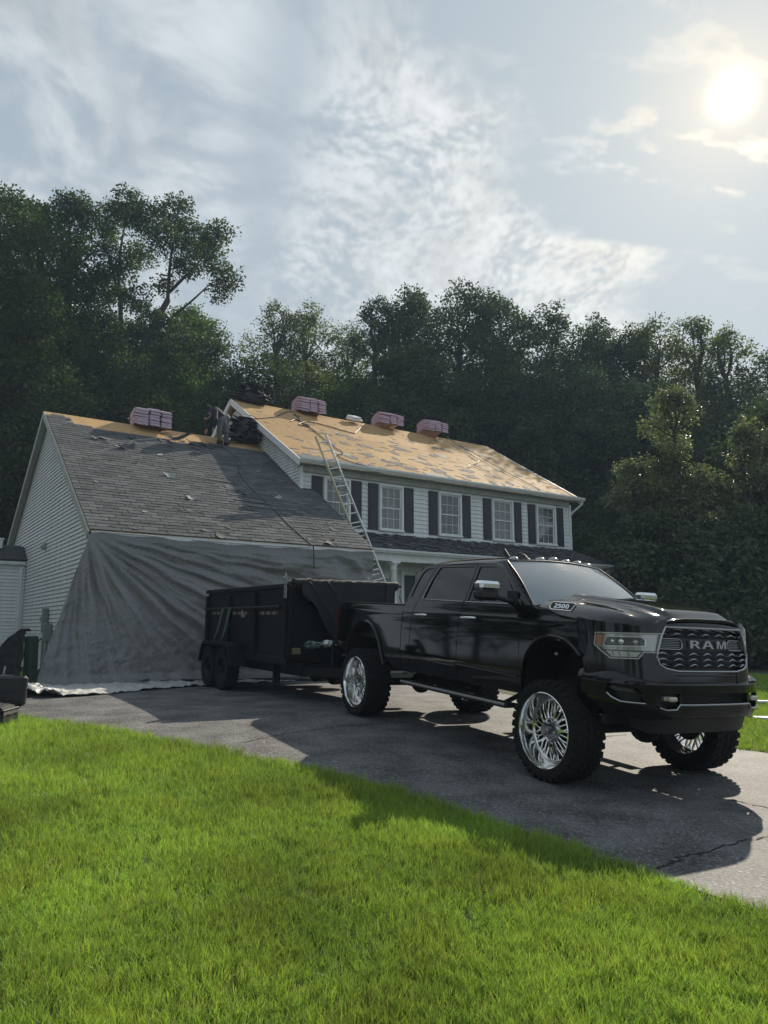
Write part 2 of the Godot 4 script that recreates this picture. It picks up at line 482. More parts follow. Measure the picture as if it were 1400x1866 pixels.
func make_sky() -> PanoramaSkyMaterial:
	var W := 3072
	var H := 1536
	var im := Image.create(W, H, false, Image.FORMAT_RGBF)
	var n1 := FastNoiseLite.new(); n1.seed = 4; n1.frequency = 1.0; n1.fractal_octaves = 5
	var n2 := FastNoiseLite.new(); n2.seed = 8; n2.frequency = 1.0; n2.fractal_octaves = 5; n2.fractal_gain = 0.58
	var n3 := FastNoiseLite.new(); n3.seed = 15; n3.frequency = 1.0; n3.fractal_octaves = 3
	var bank := [[0.2, -0.15], [0.9, -0.08], [1.05, 0.02], [1.21, 0.165], [1.43, 0.19], [1.60, 0.40], [1.66, 0.66], [1.97, 0.72], [2.4, 1.2], [3.0, 2.0]]
	for y in H:
		var el := PI * (0.5 - (y + 0.5) / H)
		var sy := sin(el)
		var cy := cos(el)
		if sy < -0.02:
			for x in W: im.set_pixel(x, y, Color(0.16, 0.17, 0.17))
			continue
		for x in W:
			var az := TAU * (x + 0.5) / W
			var d := Vector3(sin(az) * cy, sy, -cos(az) * cy)
			var k := 1.0 / (maxf(sy, 0.0) + 0.05)
			var px := d.x * k
			var pf := -d.z * k
			var hz := pow(1.0 - maxf(sy, 0.0), 3.0)
			var r := lerpf(0.26, 0.52, hz)
			var gg := lerpf(0.325, 0.575, hz)
			var b := lerpf(0.385, 0.605, hz)
			# layer of broken high cloud, a bank of it from the left to the middle
			var wx := n3.get_noise_2d(px * 0.8, pf * 0.8) * 0.5
			var wf := n3.get_noise_2d(px * 0.8 + 40.0, pf * 0.8) * 0.5
			var xb: float = curve_at(bank, clampf(pf, 0.2, 3.0))
			var inside := smoothstep(0.10, -0.10, px - xb + wx * 0.22 + 0.06 * n2.get_noise_2d(px * 9.0, pf * 9.0))
			var lane := n1.get_noise_2d(px * 2.0 + wx * 1.3, pf * 0.75 + wf)
			var puff := n2.get_noise_2d(px * 5.0 + wx * 2.0, pf * 4.0 + wf * 2.0)
			var tiny := n2.get_noise_2d(px * 15.0 + 90.0, pf * 14.0)
			# a clear lane between the soft left part and the rippled right part
			var gap := exp(-pow((px + 0.17 + 0.27 * (pf - 1.09) + wx * 0.12) / 0.075, 2.0)) * smoothstep(0.2, 0.8, pf)
			var gap2 := exp(-pow((px + 0.43 + 0.28 * (pf - 1.09) + wx * 0.16) / 0.03, 2.0)) * smoothstep(0.3, 0.7, pf) * 0.5
			var ripple := smoothstep(-0.25, 0.05, px + 0.27 * (pf - 1.09))
			var cell := n2.get_noise_2d(px * 26.0 + wx * 6.0 + 9.0, pf * 19.0 + wf * 6.0)
			var cover := smoothstep(-0.32, 0.42, lane * 0.5 + puff * (0.62 - 0.15 * ripple) + cell * lerpf(0.12, 0.55, ripple) + 0.22) * inside * (1.0 - 0.7 * gap) * (1.0 - gap2)
			var wisp := smoothstep(0.22, 0.62, n2.get_noise_2d(px * 2.6 + pf * 1.4 + 70.0, pf * 7.0 - px * 2.0) + tiny * 0.25 + n3.get_noise_2d(px * 0.7 + 11.0, pf * 0.7) * 0.35) * (1.0 - inside) * (0.22 + 0.65 * exp(-pow((px - 0.62) / 0.2, 2.0) - pow((pf - 1.32) / 0.14, 2.0)))
			cover = clampf(cover + wisp, 0, 1)
			var a := acos(clampf(d.dot(SUN), -1, 1)) * 57.2958
			var near := exp(-a / 26.0)
			var lit := 0.80 + 0.30 * (0.5 + puff) + 0.22 * cell * ripple + 0.36 * near + 0.10 * exp(-pow((px + 0.27 + 0.27 * (pf - 1.09)) / 0.06, 2.0))
			var dense := 1.0 - 0.16 * smoothstep(0.1, 0.6, lane) * (1.0 - near)
			r = lerpf(r, 0.43 * lit * dense, cover * 0.82)
			gg = lerpf(gg, 0.465 * lit * dense, cover * 0.82)
			b = lerpf(b, 0.495 * lit * dense, cover * 0.82)
			var g1 := exp(-pow(a / 17.0, 1.15))
			var g2 := exp(-pow(a / 3.8, 1.25))
			r += 0.27 * g1 + 0.28 * g2 + 0.40 * cover * exp(-a / 7.0)
			gg += 0.245 * g1 + 0.165 * g2 + 0.20 * cover * exp(-a / 7.0)
			b += 0.20 * g1 + 0.03 * g2 + -0.06 * cover * exp(-a / 7.0)
			var core := exp(-pow(a / 1.4, 2.8)) * 1.5
			im.set_pixel(x, y, Color(r * 0.92 + core * 1.2, gg * 0.92 + core * 1.15, b * 0.92 + core * 0.95))
	var s := PanoramaSkyMaterial.new()
	s.panorama = ImageTexture.create_from_image(im)
	return s

# ---------------------------------------------------------------- ground
var drive_poly := PackedVector2Array()

func ground() -> void:
	# sheet to the horizon: fine near the camera, coarse beyond
	var b := B.new()
	var xs := []
	var x := -40.0
	while x <= 40.0:
		xs.append(x); x += 1.0
	for k in [55, 80, 120, 200, 400]:
		xs.append(float(k)); xs.push_front(-float(k))
	var zs := xs.duplicate()
	for i in xs.size() - 1:
		for j in zs.size() - 1:
			var q := []
			for e in [[0, 0], [0, 1], [1, 1], [1, 0]]:
				q.append(on_ground(xs[i + e[0]], zs[j + e[1]], -0.012))
			b.quad(q[0], q[1], q[2], q[3])
	var lawn := part("lawn", b, M.soil, self)
	tag(lawn, "soil of the lawn and yard reaching to the trees", "ground", "", "structure")
	# driveway, x and distance in front of the camera
	drive_poly = pv([-4.54, 9.55, -3.45, 9.06, -2.42, 8.43, -1.6, 7.95, -0.74, 7.38, -0.1, 6.86, 0.45, 6.32, 1.17, 5.52, 1.70, 4.86, 2.13, 4.38, 2.9, 3.5, 4.4, 1.2, 5.6, -2.0, 11.0, -2.0, 10.4, 3.0, 8.4, 6.4, 6.4, 8.3,
		4.85, 9.36, 4.46, 9.66, 3.7, 11.2, 2.6, 14.4, 1.0, 18.3, -0.2, 19.55, -6.05, 15.5, -6.35, 14.4, -6.3, 13.0, -5.9, 11.4, -5.2, 10.1])
	b = B.new()
	var f := func(p: Vector2) -> Vector3: return on_ground(p.x, -p.y, 0.0)
	b.skin(drive_poly, Vector2(0.5, 0.5), f, Vector3.UP, Vector3(0, -0.06, 0))
	var dr := part("driveway", b, M.asphalt, self)
	tag(dr, "worn grey asphalt driveway with cracks", "driveway", "", "structure")
	rng.seed = 5
	for line in [[-1.66, 8.42, -1.19, 9.16, -0.8, 9.6, -0.43, 10.0, 0.4, 10.5], [1.72, 4.98, 1.98, 5.24, 2.3, 5.46, 2.89, 5.87, 3.6, 6.2], [3.0, 7.05, 3.34, 6.73, 4.0, 6.3], [1.6, 9.8, 2.3, 9.75, 3.4, 10.4], [-3.6, 11.2, -2.2, 11.4, -1.0, 11.2]]:
		b = B.new()
		var pts := []
		for i in range(0, line.size() - 2, 2):
			var a := Vector2(line[i], line[i + 1])
			var c := Vector2(line[i + 2], line[i + 3])
			for k in 12:
				pts.append(a.lerp(c, k / 12.0) + Vector2(rng.randf_range(-0.025, 0.025), rng.randf_range(-0.025, 0.025)))
		var lastw := 0.0
		for i in pts.size() - 1:
			var d: Vector2 = (pts[i + 1] - pts[i]).normalized().orthogonal()
			var w := rng.randf_range(0.003, 0.011)
			var p0: Vector2 = pts[i] - d * lastw
			var p1: Vector2 = pts[i] + d * lastw
			var p2: Vector2 = pts[i + 1] + d * w
			var p3: Vector2 = pts[i + 1] - d * w
			b.quad(on_ground(p0.x, -p0.y, 0.004), on_ground(p1.x, -p1.y, 0.004), on_ground(p2.x, -p2.y, 0.004), on_ground(p3.x, -p3.y, 0.004))
			lastw = w
		part("crack", b, M.crack, dr)

func blade_clump(sd: int, count: int, spread: float, hmin: float, hmax: float, w: float) -> ArrayMesh:
	rng.seed = sd
	var b := B.new()
	for i in count:
		var a := rng.randf() * TAU
		var o := Vector3(cos(a), 0, sin(a)) * spread * sqrt(rng.randf())
		var h := rng.randf_range(hmin, hmax)
		var lean := Vector3(rng.randf_range(-1, 1), 0, rng.randf_range(-1, 1)) * h * 0.55
		var yaw := rng.randf() * TAU
		var s := Vector3(cos(yaw), 0, sin(yaw)) * w * rng.randf_range(0.7, 1.3)
		var k := rng.randf_range(0.62, 1.45)
		b.col = Color(0.255 * k * rng.randf_range(0.85, 1.22), 0.392 * k, 0.064 * k)
		if rng.randf() < 0.025: b.col = Color(0.52, 0.50, 0.26)
		var p1 := o + Vector3(0, h * 0.55, 0) + lean * 0.3
		var p2 := o + Vector3(0, h * 0.93, 0) + lean
		b.quad(o - s, o + s, p1 + s * 0.85, p1 - s * 0.85)
		b.tri(p1 - s * 0.85, p1 + s * 0.85, p2)
	return b.mesh()

func scatter(called: String, label: String, m: Mesh, mt: Material, places: Array, parent: Node, kind := "stuff", cols := []) -> MultiMeshInstance3D:
	var mm := MultiMesh.new()
	mm.transform_format = MultiMesh.TRANSFORM_3D
	mm.use_colors = cols.size() > 0
	mm.mesh = m
	mm.instance_count = places.size()
	for i in places.size():
		mm.set_instance_transform(i, places[i])
		if cols.size(): mm.set_instance_color(i, cols[i])
	var o := MultiMeshInstance3D.new()
	o.multimesh = mm
	o.material_override = mt
	put(o, called, parent)
	if parent == self: tag(o, label, "grass", "", kind)
	elif kind: o.set_meta("kind", kind)
	return o

func grass() -> void:
	var kinds := [blade_clump(1, 18, 0.04, 0.04, 0.075, 0.0017), blade_clump(2, 18, 0.045, 0.035, 0.075, 0.0018), blade_clump(3, 17, 0.04, 0.045, 0.085, 0.0016)]
	var places := [[], [], []]
	var cols := [[], [], []]
	var far_places := []
	var far_cols := []
	var tuft := FastNoiseLite.new(); tuft.seed = 3; tuft.frequency = 1.3; tuft.fractal_octaves = 3
	rng.seed = 12
	var rows := [[2.4, 4.2, 1150], [4.2, 6.0, 800], [6.0, 9.0, 520], [9.0, 14.0, 300]]
	for r in rows:
		var x0: float = -0.56 * r[1] - 0.4
		var x1: float = 0.56 * r[1] + 0.4
		for i in int((x1 - x0) * (r[1] - r[0]) * r[2]):
			var p := Vector2(rng.randf_range(x0, x1), rng.randf_range(r[0], r[1]))
			if absf(p.x) > 0.56 * p.y + 0.35: continue
			if p.x > 3.9 and p.y > 7.0: continue
			var off := Vector2(rng.randf_range(-0.045, 0.045), rng.randf_range(-0.045, 0.045))
			if Geometry2D.is_point_in_polygon(p + off, drive_poly): continue
			var t := tuft.get_noise_2d(p.x, p.y)
			var s := (1.0 + 0.32 * t) * rng.randf_range(0.75, 1.25) * (1.0 + 0.06 * (p.y - 3.0))
			var tilt := Basis(Vector3(rng.randf_range(-1, 1), 0, rng.randf_range(-1, 1)).normalized(), rng.randf() * 0.35)
			var k := int(rng.randi() % 3)
			places[k].append(Transform3D(tilt * Basis(Vector3.UP, rng.randf() * TAU).scaled(Vector3(1.0, s, 1.0) * (1.0 + 0.05 * (p.y - 3.0))), on_ground(p.x, -p.y, -0.013)))
			var q := 0.92 + 0.5 * tuft.get_noise_2d(p.x * 0.4 + 9, p.y * 0.4)
			cols[k].append(Color(q * (1.0 + 0.12 * t), q, q))
	for k in 3:
		scatter("front_lawn_grass", "bright green unmown grass of the front lawn in the foreground", kinds[k], M.grass, places[k], self, "stuff", cols[k])
	# right lawn beyond the driveway, and the strip by the gable wall
	for i in 26000:
		var p := Vector2(rng.randf_range(3.6, 15.0), rng.randf_range(8.8, 21.0))
		if Geometry2D.is_point_in_polygon(p, drive_poly): continue
		var s := rng.randf_range(0.9, 1.5)
		far_places.append(Transform3D(Basis(Vector3.UP, rng.randf() * TAU).scaled(Vector3(1.7, s, 1.7)), on_ground(p.x, -p.y, -0.013)))
		var q := rng.randf_range(0.75, 1.15)
		far_cols.append(Color(q, q, q))
	scatter("side_lawn_grass", "green grass of the lawn to the right of the pickup", kinds[2], M.grass, far_places, self, "stuff", far_cols)
	far_places = []; far_cols = []
	for i in 9000:
		var p := Vector2(rng.randf_range(-10.5, -6.0), rng.randf_range(12.4, 18.5))
		if Geometry2D.is_point_in_polygon(p, drive_poly): continue
		var h := house_t.affine_inverse() * Vector3(p.x, 0, -p.y)
		if h.x > 0.0 and h.z < 0.2: continue
		far_places.append(Transform3D(Basis(Vector3.UP, rng.randf() * TAU).scaled(Vector3(1.7, rng.randf_range(1.0, 1.6), 1.7)), on_ground(p.x, -p.y, -0.013)))
		far_cols.append(Color.WHITE * rng.randf_range(0.7, 1.0))
	scatter("gable_strip_grass", "dark green grass strip along the garage gable wall", kinds[1], M.grass, far_places, self, "stuff", far_cols)

# ---------------------------------------------------------------- house, in its own frame: x along the front to the right, z towards the street
var house: Node3D

# a clapboard from (x0, y) to (x1, y): top edge may be shorter (ends follow a rake)
func clapboard(x0: float, x1: float, t0: float, t1: float, h: float) -> B:
	var b := B.new()
	var a := [Vector3(x0, 0, 0.004), Vector3(x1, 0, 0.004), Vector3(t1, h, 0.004), Vector3(t0, h, 0.004)]
	b.quad(Vector3(x0, 0.008, 0.030), Vector3(x1, 0.008, 0.030), a[2], a[3])
	b.quad(Vector3(x0, 0.002, 0.024), Vector3(x1, 0.002, 0.024), Vector3(x1, 0.008, 0.030), Vector3(x0, 0.008, 0.030))
	b.quad(a[0], a[1], Vector3(x1, 0.002, 0.024), Vector3(x0, 0.002, 0.024))
	b.tri(a[0], Vector3(x0, 0.006, 0.028), a[3])
	b.tri(Vector3(x1, 0.006, 0.028), a[1], a[2])
	return b

# wall turned to face its own +z; lim(y) gives the left and right ends at a height
func sided_wall(called: String, t: Transform3D, y0: float, y1: float, lim: Callable, step: float, holes := []) -> void:
	var b := B.new()
	if holes.is_empty():
		var outline := PackedVector2Array()
		var ys := []
		var n := maxi(2, int((y1 - y0) / step))
		for i in n + 1: ys.append(y0 + (y1 - y0) * i / n)
		for y in ys: outline.append(Vector2(lim.call(y)[1], y))
		ys.reverse()
		for y in ys: outline.append(Vector2(lim.call(y)[0], y))
		b.prism(outline, Transform3D(Basis.IDENTITY, Vector3(0, 0, -0.12)), 0.12)
	var rows := []
	var y := y0
	while y < y1 - 0.02:
		var h := minf(step, y1 - y)
		var l0: Array = lim.call(y)
		var l1: Array = lim.call(y + h)
		var cuts := [[l0[0], l0[1]]]
		for q in holes:
			if y + h / 2 < q[2] or y + h / 2 > q[3]: continue
			var nxt := []
			for c in cuts:
				if q[1] <= c[0] or q[0] >= c[1]: nxt.append(c)
				else:
					nxt.append([c[0], q[0]]); nxt.append([q[1], c[1]])
			cuts = nxt
		for c in cuts:
			if c[1] - c[0] < 0.1: continue
			var a0: float = l1[0] if is_equal_approx(c[0], l0[0]) else c[0]
			var a1: float = l1[1] if is_equal_approx(c[1], l0[1]) else c[1]
			rows.append([y, h, c[0], c[1], minf(a0, c[1]), maxf(a1, c[0])])
			if holes.size(): b.bx(Vector3((c[0] + c[1]) / 2, y + h / 2, -0.06), Vector3(c[1] - c[0], h, 0.12))
		y += step
	var w := part(called, b, M.siding, house, t)
	for r in rows:
		part("siding_board", clapboard(r[2], r[3], r[4], r[5], r[1] + 0.004), M.siding, w, Transform3D(Basis.IDENTITY, Vector3(0, r[0], 0)))

func window_unit(x0: float, x1: float, y0: float, y1: float, z: float, style: int) -> void:
	var b := B.new()
	var cx := (x0 + x1) / 2
	var w := x1 - x0
	var h := y1 - y0
	var tr := 0.085
	# casing
	b.bx(Vector3(-w / 2 + tr / 2, h / 2, 0.02), Vector3(tr, h, 0.075), 0.008)
	b.bx(Vector3(w / 2 - tr / 2, h / 2, 0.02), Vector3(tr, h, 0.075), 0.008)
	b.bx(Vector3(0, h - tr / 2, 0.022), Vector3(w - 0.01, tr, 0.08), 0.008)
	b.bx(Vector3(0, 0.035, 0.03), Vector3(w + 0.03, 0.07, 0.11), 0.01)
	var o := part("window", b, M.trim, house, Transform3D(Basis.IDENTITY, Vector3(cx, y0, z)))
	var ix := w / 2 - tr - 0.005
	var iy0 := 0.07
	var iy1 := h - tr
	var mid := (iy0 + iy1) / 2
	for s in 2:
		var lo := mid - 0.02 if s == 1 else iy0
		var hi := iy1 if s == 1 else mid + 0.02
		var zz := -0.002 if s == 1 else -0.028
		var fr := 0.042
		b = B.new()
		b.bx(Vector3(-ix + fr / 2, (lo + hi) / 2, zz), Vector3(fr, hi - lo, 0.024), 0.004)
		b.bx(Vector3(ix - fr / 2, (lo + hi) / 2, zz), Vector3(fr, hi - lo, 0.024), 0.004)
		b.bx(Vector3(0, lo + fr / 2, zz), Vector3(2 * ix - 2 * fr, fr, 0.026), 0.004)
		b.bx(Vector3(0, hi - fr / 2, zz), Vector3(2 * ix - 2 * fr, fr, 0.026), 0.004)
		part("sash", b, M.trim, o)
		var gx := ix - fr
		var gy0 := lo + fr
		var gy1 := hi - fr
		b = B.new()
		for i in [1, 2]:
			b.bx(Vector3(-gx + 2 * gx * i / 3.0, (gy0 + gy1) / 2, zz - 0.004), Vector3(0.014, gy1 - gy0, 0.012), 0.002)
		b.bx(Vector3(0, (gy0 + gy1) / 2, zz - 0.0045), Vector3(2 * gx, 0.014, 0.013), 0.002)
		part("glazing_bars", b, M.trim, o)
		for i in 3:
			for j in 2:
				b = B.new()
				var px := -gx + 2 * gx * (i + 0.5) / 3.0
				var py := gy0 + (gy1 - gy0) * (j + 0.5) / 2.0
				b.bx(Vector3(px, py, zz - 0.004), Vector3(2 * gx / 3 - 0.014, (gy1 - gy0) / 2 - 0.014, 0.005))
				part("pane", b, M.pane, o)
	# what is behind: blind or curtain, or a dark room
	b = B.new()
	if style == 1:
		for i in 22:
			b.bx(Vector3(0, iy0 + (iy1 - iy0) * (i + 0.5) / 22, -0.11), Vector3(2 * ix, (iy1 - iy0) / 22 * 0.86, 0.004), 0, Basis(Vector3.RIGHT, 0.35))
		part("blind", b, M.blind, o)
	elif style == 2:
		var f := func(u: float, v: float) -> Vector3:
			var xx := lerpf(-ix, ix, u)
			return Vector3(xx, lerpf(iy0, iy1, v), -0.12 + 0.018 * sin(u * 46.0) + 0.012 * sin(u * 17.0 + v * 3.0))
		b.grid(60, 6, f, Vector3.BACK)
		part("curtain", b, M.blind, o)
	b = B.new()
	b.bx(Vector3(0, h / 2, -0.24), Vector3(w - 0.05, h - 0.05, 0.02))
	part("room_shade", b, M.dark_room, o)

func shutter(x0: float, x1: float, y0: float, y1: float, z: float) -> void:
	var b := B.new()
	var w := x1 - x0
	var h := y1 - y0
	b.bx(Vector3(0, h / 2, 0.0), Vector3(w, h, 0.025), 0.004)
	for r in [[0.06, 0.47], [0.53, 0.94]]:
		var a: float = h * r[0]
		var c: float = h * r[1]
		b.bx(Vector3(0, (a + c) / 2, 0.014), Vector3(w - 0.10, c - a, 0.018), 0.012)
	for sx in [-1, 1]: b.bx(Vector3(sx * (w / 2 - 0.02), h / 2, 0.013), Vector3(0.04, h - 0.002, 0.012), 0.003)
	for yy in [0.0, 0.5, 1.0]: b.bx(Vector3(0, clampf(h * yy, 0.025, h - 0.025), 0.0125), Vector3(w - 0.08, 0.05, 0.010), 0.003)
	part("shutter", b, M.shutter, house, Transform3D(Basis.IDENTITY, Vector3((x0 + x1) / 2, y0, z)))

# frame on a roof slope: x to the right, y up the slope, z out of it
func slope_frame(eave: Vector3, ridge: Vector3) -> Transform3D:
	var y := Vector3(0, ridge.y - eave.y, ridge.z - eave.z).normalized()
	return Transform3D(Basis(Vector3.RIGHT, y, Vector3.RIGHT.cross(y)), eave)

func ragged(rx: float, ry: float, n: int) -> PackedVector2Array:
	var p := PackedVector2Array()
	for i in n:
		var a := TAU * (i + rng.randf_range(-0.35, 0.35)) / n
		var k := rng.randf_range(0.5, 1.15)
		p.append(Vector2(cos(a) * rx * k, sin(a) * ry * k))
	return p

func curled_piece(poly: PackedVector2Array, t: Transform3D, curl: float, thick := 0.006) -> B:
	var b := B.new()
	var f := func(q: Vector2) -> Vector3: return t * Vector3(q.x, q.y, 0.004 + curl * (q.x * q.x * 0.8 + q.y * absf(q.y) * 1.2 + q.x * q.y))
	b.skin(poly, Vector2(0.12, 0.12), f, t.basis.z, -t.basis.z * thick)
	return b

func build_house() -> void:
	house = thing("house", "two-storey white clapboard house with garage wing, dark shutters and stripped plywood roof", "house", house_t)
	var gy := 0.15
	# garage gable wall on the left, faces -x: its own x runs along -z (towards the back is local left)
	var gab := Transform3D(Basis(Vector3(0, 0, 1), Vector3.UP, Vector3(-1, 0, 0)), Vector3(0.16, 0, 0))
	var glim := func(y: float) -> Array:
		var s := maxf(0.0, (y - 3.40) / 0.6469)
		return [-12.65 + s, -0.25 - s] if y > 3.40 else [-12.65, -0.25]
	sided_wall("garage_gable_wall", gab, gy, 7.42, glim, 0.1)
	# garage front wall behind the tarp, and its right side
	sided_wall("garage_front_wall", Transform3D(Basis.IDENTITY, Vector3(0, 0, -0.25)), gy, 3.4, func(y): return [0.2, 6.95], 0.1)
	var b := B.new()
	for i in 2:
		b.bx(Vector3(1.9 + i * 3.3, 1.5, -0.22), Vector3(2.6, 2.15, 0.06), 0.01)
		for r in 4:
			for c in 4: b.bx(Vector3(1.9 + i * 3.3 - 0.96 + c * 0.64, 0.72 + r * 0.53, -0.185), Vector3(0.5, 0.36, 0.02), 0.008)
	part("garage_door", b, M.trim, house)
	sided_wall("garage_side_wall", Transform3D(Basis(Vector3(0, 0, -1), Vector3.UP, Vector3(1, 0, 0)), Vector3(6.95, 0, 0)), gy, 3.4, func(y): return [0.25, 3.2], 0.1)
	# main walls
	var mlim := func(y: float) -> Array:
		var s := maxf(0.0, (y - 6.32) / 0.602)
		return [-13.3 + s, -3.30 - s] if y > 6.32 else [-13.3, -3.30]
	sided_wall("main_gable_wall", Transform3D(Basis(Vector3(0, 0, 1), Vector3.UP, Vector3(-1, 0, 0)), Vector3(6.66, 0, 0)), 3.6, 9.3, mlim, 0.1)
	var wins := [[7.48, 8.44, 1], [9.53, 10.49, 2], [11.97, 12.99, 0], [14.42, 15.47, 1], [16.65, 17.72, 2]]
	var whole := []
	for w in wins: whole.append([w[0] + 0.05, w[1] - 0.05, 4.63, 6.08])
	sided_wall("upper_front_wall", Transform3D(Basis.IDENTITY, Vector3(0, 0, -3.29)), 4.50, 6.18, func(y): return [6.74, 18.48], 0.14, whole)
	sided_wall("porch_wall", Transform3D(Basis.IDENTITY, Vector3(0, 0, -3.29)), gy, 4.4, func(y): return [6.95, 18.5], 0.105, [[9.10, 9.97, 1.40, 3.15]])
	sided_wall("right_end_wall", Transform3D(Basis(Vector3(0, 0, -1), Vector3.UP, Vector3(1, 0, 0)), Vector3(18.55, 0, 0)), gy, 6.3, func(y): return [3.30, 13.3], 0.21)
	# corner boards and friezes
	for c in [[Vector3(6.70, 5.0, -3.26), Vector3(0.10, 2.7, 0.10)], [Vector3(18.52, 3.2, -3.26), Vector3(0.10, 6.1, 0.10)], [Vector3(0.17, 1.8, -0.24), Vector3(0.10, 3.3, 0.10)]]:
		b = B.new(); b.bx(c[0], c[1], 0.008); part("corner_board", b, M.trim, house)
	b = B.new()
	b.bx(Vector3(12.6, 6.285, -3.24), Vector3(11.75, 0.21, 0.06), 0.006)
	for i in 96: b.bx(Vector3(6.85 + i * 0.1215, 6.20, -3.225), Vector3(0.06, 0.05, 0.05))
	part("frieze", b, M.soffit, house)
	b = B.new()
	b.bx(Vector3(12.6, 4.50, -3.262), Vector3(11.8, 0.07, 0.03), 0.004)
	part("sill_band", b, M.trim, house)
	# windows and shutters of the upper floor
	for w in wins:
		window_unit(w[0], w[1], 4.58, 6.13, -3.265, w[2])
		shutter(w[0] - 0.42, w[0] - 0.04, 4.60, 6.10, -3.255)
		shutter(w[1] + 0.04, w[1] + 0.42, 4.60, 6.10, -3.255)
	# ground floor behind the porch: window, door and shutters
	window_unit(9.05, 10.02, 1.35, 3.2, -3.265, 0)
	shutter(10.50, 10.95, 1.3, 3.2, -3.255)
	shutter(8.55, 8.98, 1.3, 3.2, -3.255)
	b = B.new()
	b.bx(Vector3(11.7, 1.55, -3.24), Vector3(1.1, 2.6, 0.07), 0.01); part("front_door", b, M.shutter, house)
	b = B.new()
	for xx in [10.42, 11.05, 12.35]: b.bx(Vector3(xx, 1.8, -3.23), Vector3(0.11, 3.1, 0.09), 0.008)
	part("door_casing", b, M.trim, house)
	# ---- roofs
	var e0 := Vector3(0, 3.55, 0.0)
	var r0 := Vector3(0, 7.69, -6.4)
	var gt := slope_frame(e0, r0)
	var slen := e0.distance_to(r0)
	b = B.new()
	b.box(gt * Transform3D(Basis.IDENTITY, Vector3(3.36, slen / 2, -0.03)), Vector3(6.72, slen, 0.05))
	b.box(gt * Transform3D(Basis.IDENTITY, Vector3(6.93, 1.98, -0.031)), Vector3(0.44, 3.95, 0.049))
	var bk := slope_frame(Vector3(0, 3.55, -12.8), r0)
	bk.basis.z = -bk.basis.z
	b.box(Transform3D(Basis(Vector3.RIGHT, bk.basis.y, Vector3.RIGHT.cross(bk.basis.y)), bk.origin) * Transform3D(Basis.IDENTITY, Vector3(3.36, slen / 2, 0.03)), Vector3(6.72, slen - 0.03, 0.05))
	var groof := part("garage_roof", b, M.osb, house)
	# shingle tabs: 34 courses; the lowest 300 are single pieces, the rest one field
	rng.seed = 21
	var field := []
	for i in 5: field.append(B.new())
	var expo := 0.162
	var tab := 0.335
	var single := 0
	var shared := []
	for i in 5:
		var sb := B.new()
		sb.bx(Vector3(0, 0, 0), Vector3(tab - 0.008, expo + 0.05, 0.012), 0.002)
		shared.append(sb.mesh())
	for r in 47:
		var y := expo * (r + 0.5)
		var wide := 7.16 if y < 3.9 else 6.66
		for c in 23:
			var x := tab * (c + 0.5) + (0.0 if r % 2 == 0 else -tab / 2) + rng.randf_range(-0.006, 0.006)
			if x < -0.08 or x > wide + 0.08: continue
			var xl := maxf(x - tab / 2, 0.004)
			var xr := minf(x + tab / 2, wide - 0.004)
			# torn edge of the stripped strip along the ridge
			var edge := 6.72 + 0.10 * sin(x * 3.1) + 0.14 * sin(x * 1.3 + 1.0) + (0.5 if x < 0.55 else 0.0)
			if x > 3.4 and x < 5.0: edge -= 0.12
			if y > edge + rng.randf_range(-0.06, 0.06): continue
			var k := int(rng.randi() % 5)
			var lift := rng.randf() * 0.006
			var t := gt * Transform3D(Basis(Vector3.RIGHT, -0.055 + rng.randf_range(-0.01, 0.012)) * Basis(Vector3.BACK, rng.randf_range(-0.006, 0.006)), Vector3((xl + xr) / 2, y, 0.012 + lift))
			if single < 300 and xr - xl > tab - 0.02:
				single += 1
				part("shingle", shared[k], M["shingle%d" % k], groof, t)
			else:
				field[k].box(t, Vector3(xr - xl - 0.008, expo + 0.05, 0.012))
	for k in 5:
		var o := part("shingle_field", field[k], M["shingle%d" % k], groof); o.set_meta("kind", "stuff")
	# rakes, fascia and soffit of the garage
	b = B.new()
	b.bar(Vector3(-0.02, 3.43, 0.02), Vector3(-0.02, 7.60, -6.42), 0.03, 0.17, Vector3.UP)
	part("rake_board", b, M.soffit, house)
	b = B.new()
	b.bar(Vector3(-0.02, 3.43, -12.82), Vector3(-0.02, 7.602, -6.38), 0.03, 0.17, Vector3.UP)
	part("rake_board", b, M.soffit, house)
	b = B.new()
	b.bar(Vector3(0.07, 3.45, -0.1), Vector3(0.07, 7.52, -6.39), 0.16, 0.02, Vector3(0, 1, 0))
	part("rake_soffit", b, M.soffit, house)
	b = B.new()
	b.bar(Vector3(0.07, 3.45, -12.7), Vector3(0.07, 7.518, -6.41), 0.16, 0.02, Vector3(0, 1, 0))
	part("rake_soffit", b, M.soffit, house)
	b = B.new()
	b.bx(Vector3(3.6, 3.46, -0.02), Vector3(7.1, 0.14, 0.03), 0.004)
	b.bx(Vector3(3.6, 3.40, -0.15), Vector3(7.05, 0.02, 0.24))
	part("eave_fascia", b, M.trim, house)
	# main roof: front slope of strand-board panels, back slope plain
	var me := Vector3(6.48, 6.46, -2.93)
	var mr := Vector3(6.48, 9.74, -8.35)
	var mt := slope_frame(me, mr)
	var ml := me.distance_to(mr)
	var mw := 12.32
	b = B.new()
	b.box(mt * Transform3D(Basis.IDENTITY, Vector3(mw / 2, ml / 2, -0.045)), Vector3(mw, ml, 0.05))
	var mb := slope_frame(Vector3(6.48, 6.46, -13.77), mr)
	b.box(Transform3D(Basis(Vector3.RIGHT, mb.basis.y, Vector3.RIGHT.cross(mb.basis.y)), mb.origin) * Transform3D(Basis.IDENTITY, Vector3(mw / 2, ml / 2, 0.045)), Vector3(mw, ml - 0.05, 0.05))
	var mroof := part("main_roof", b, M.osb, house)
	var ph := 1.219
	var rows := ceili(ml / ph)
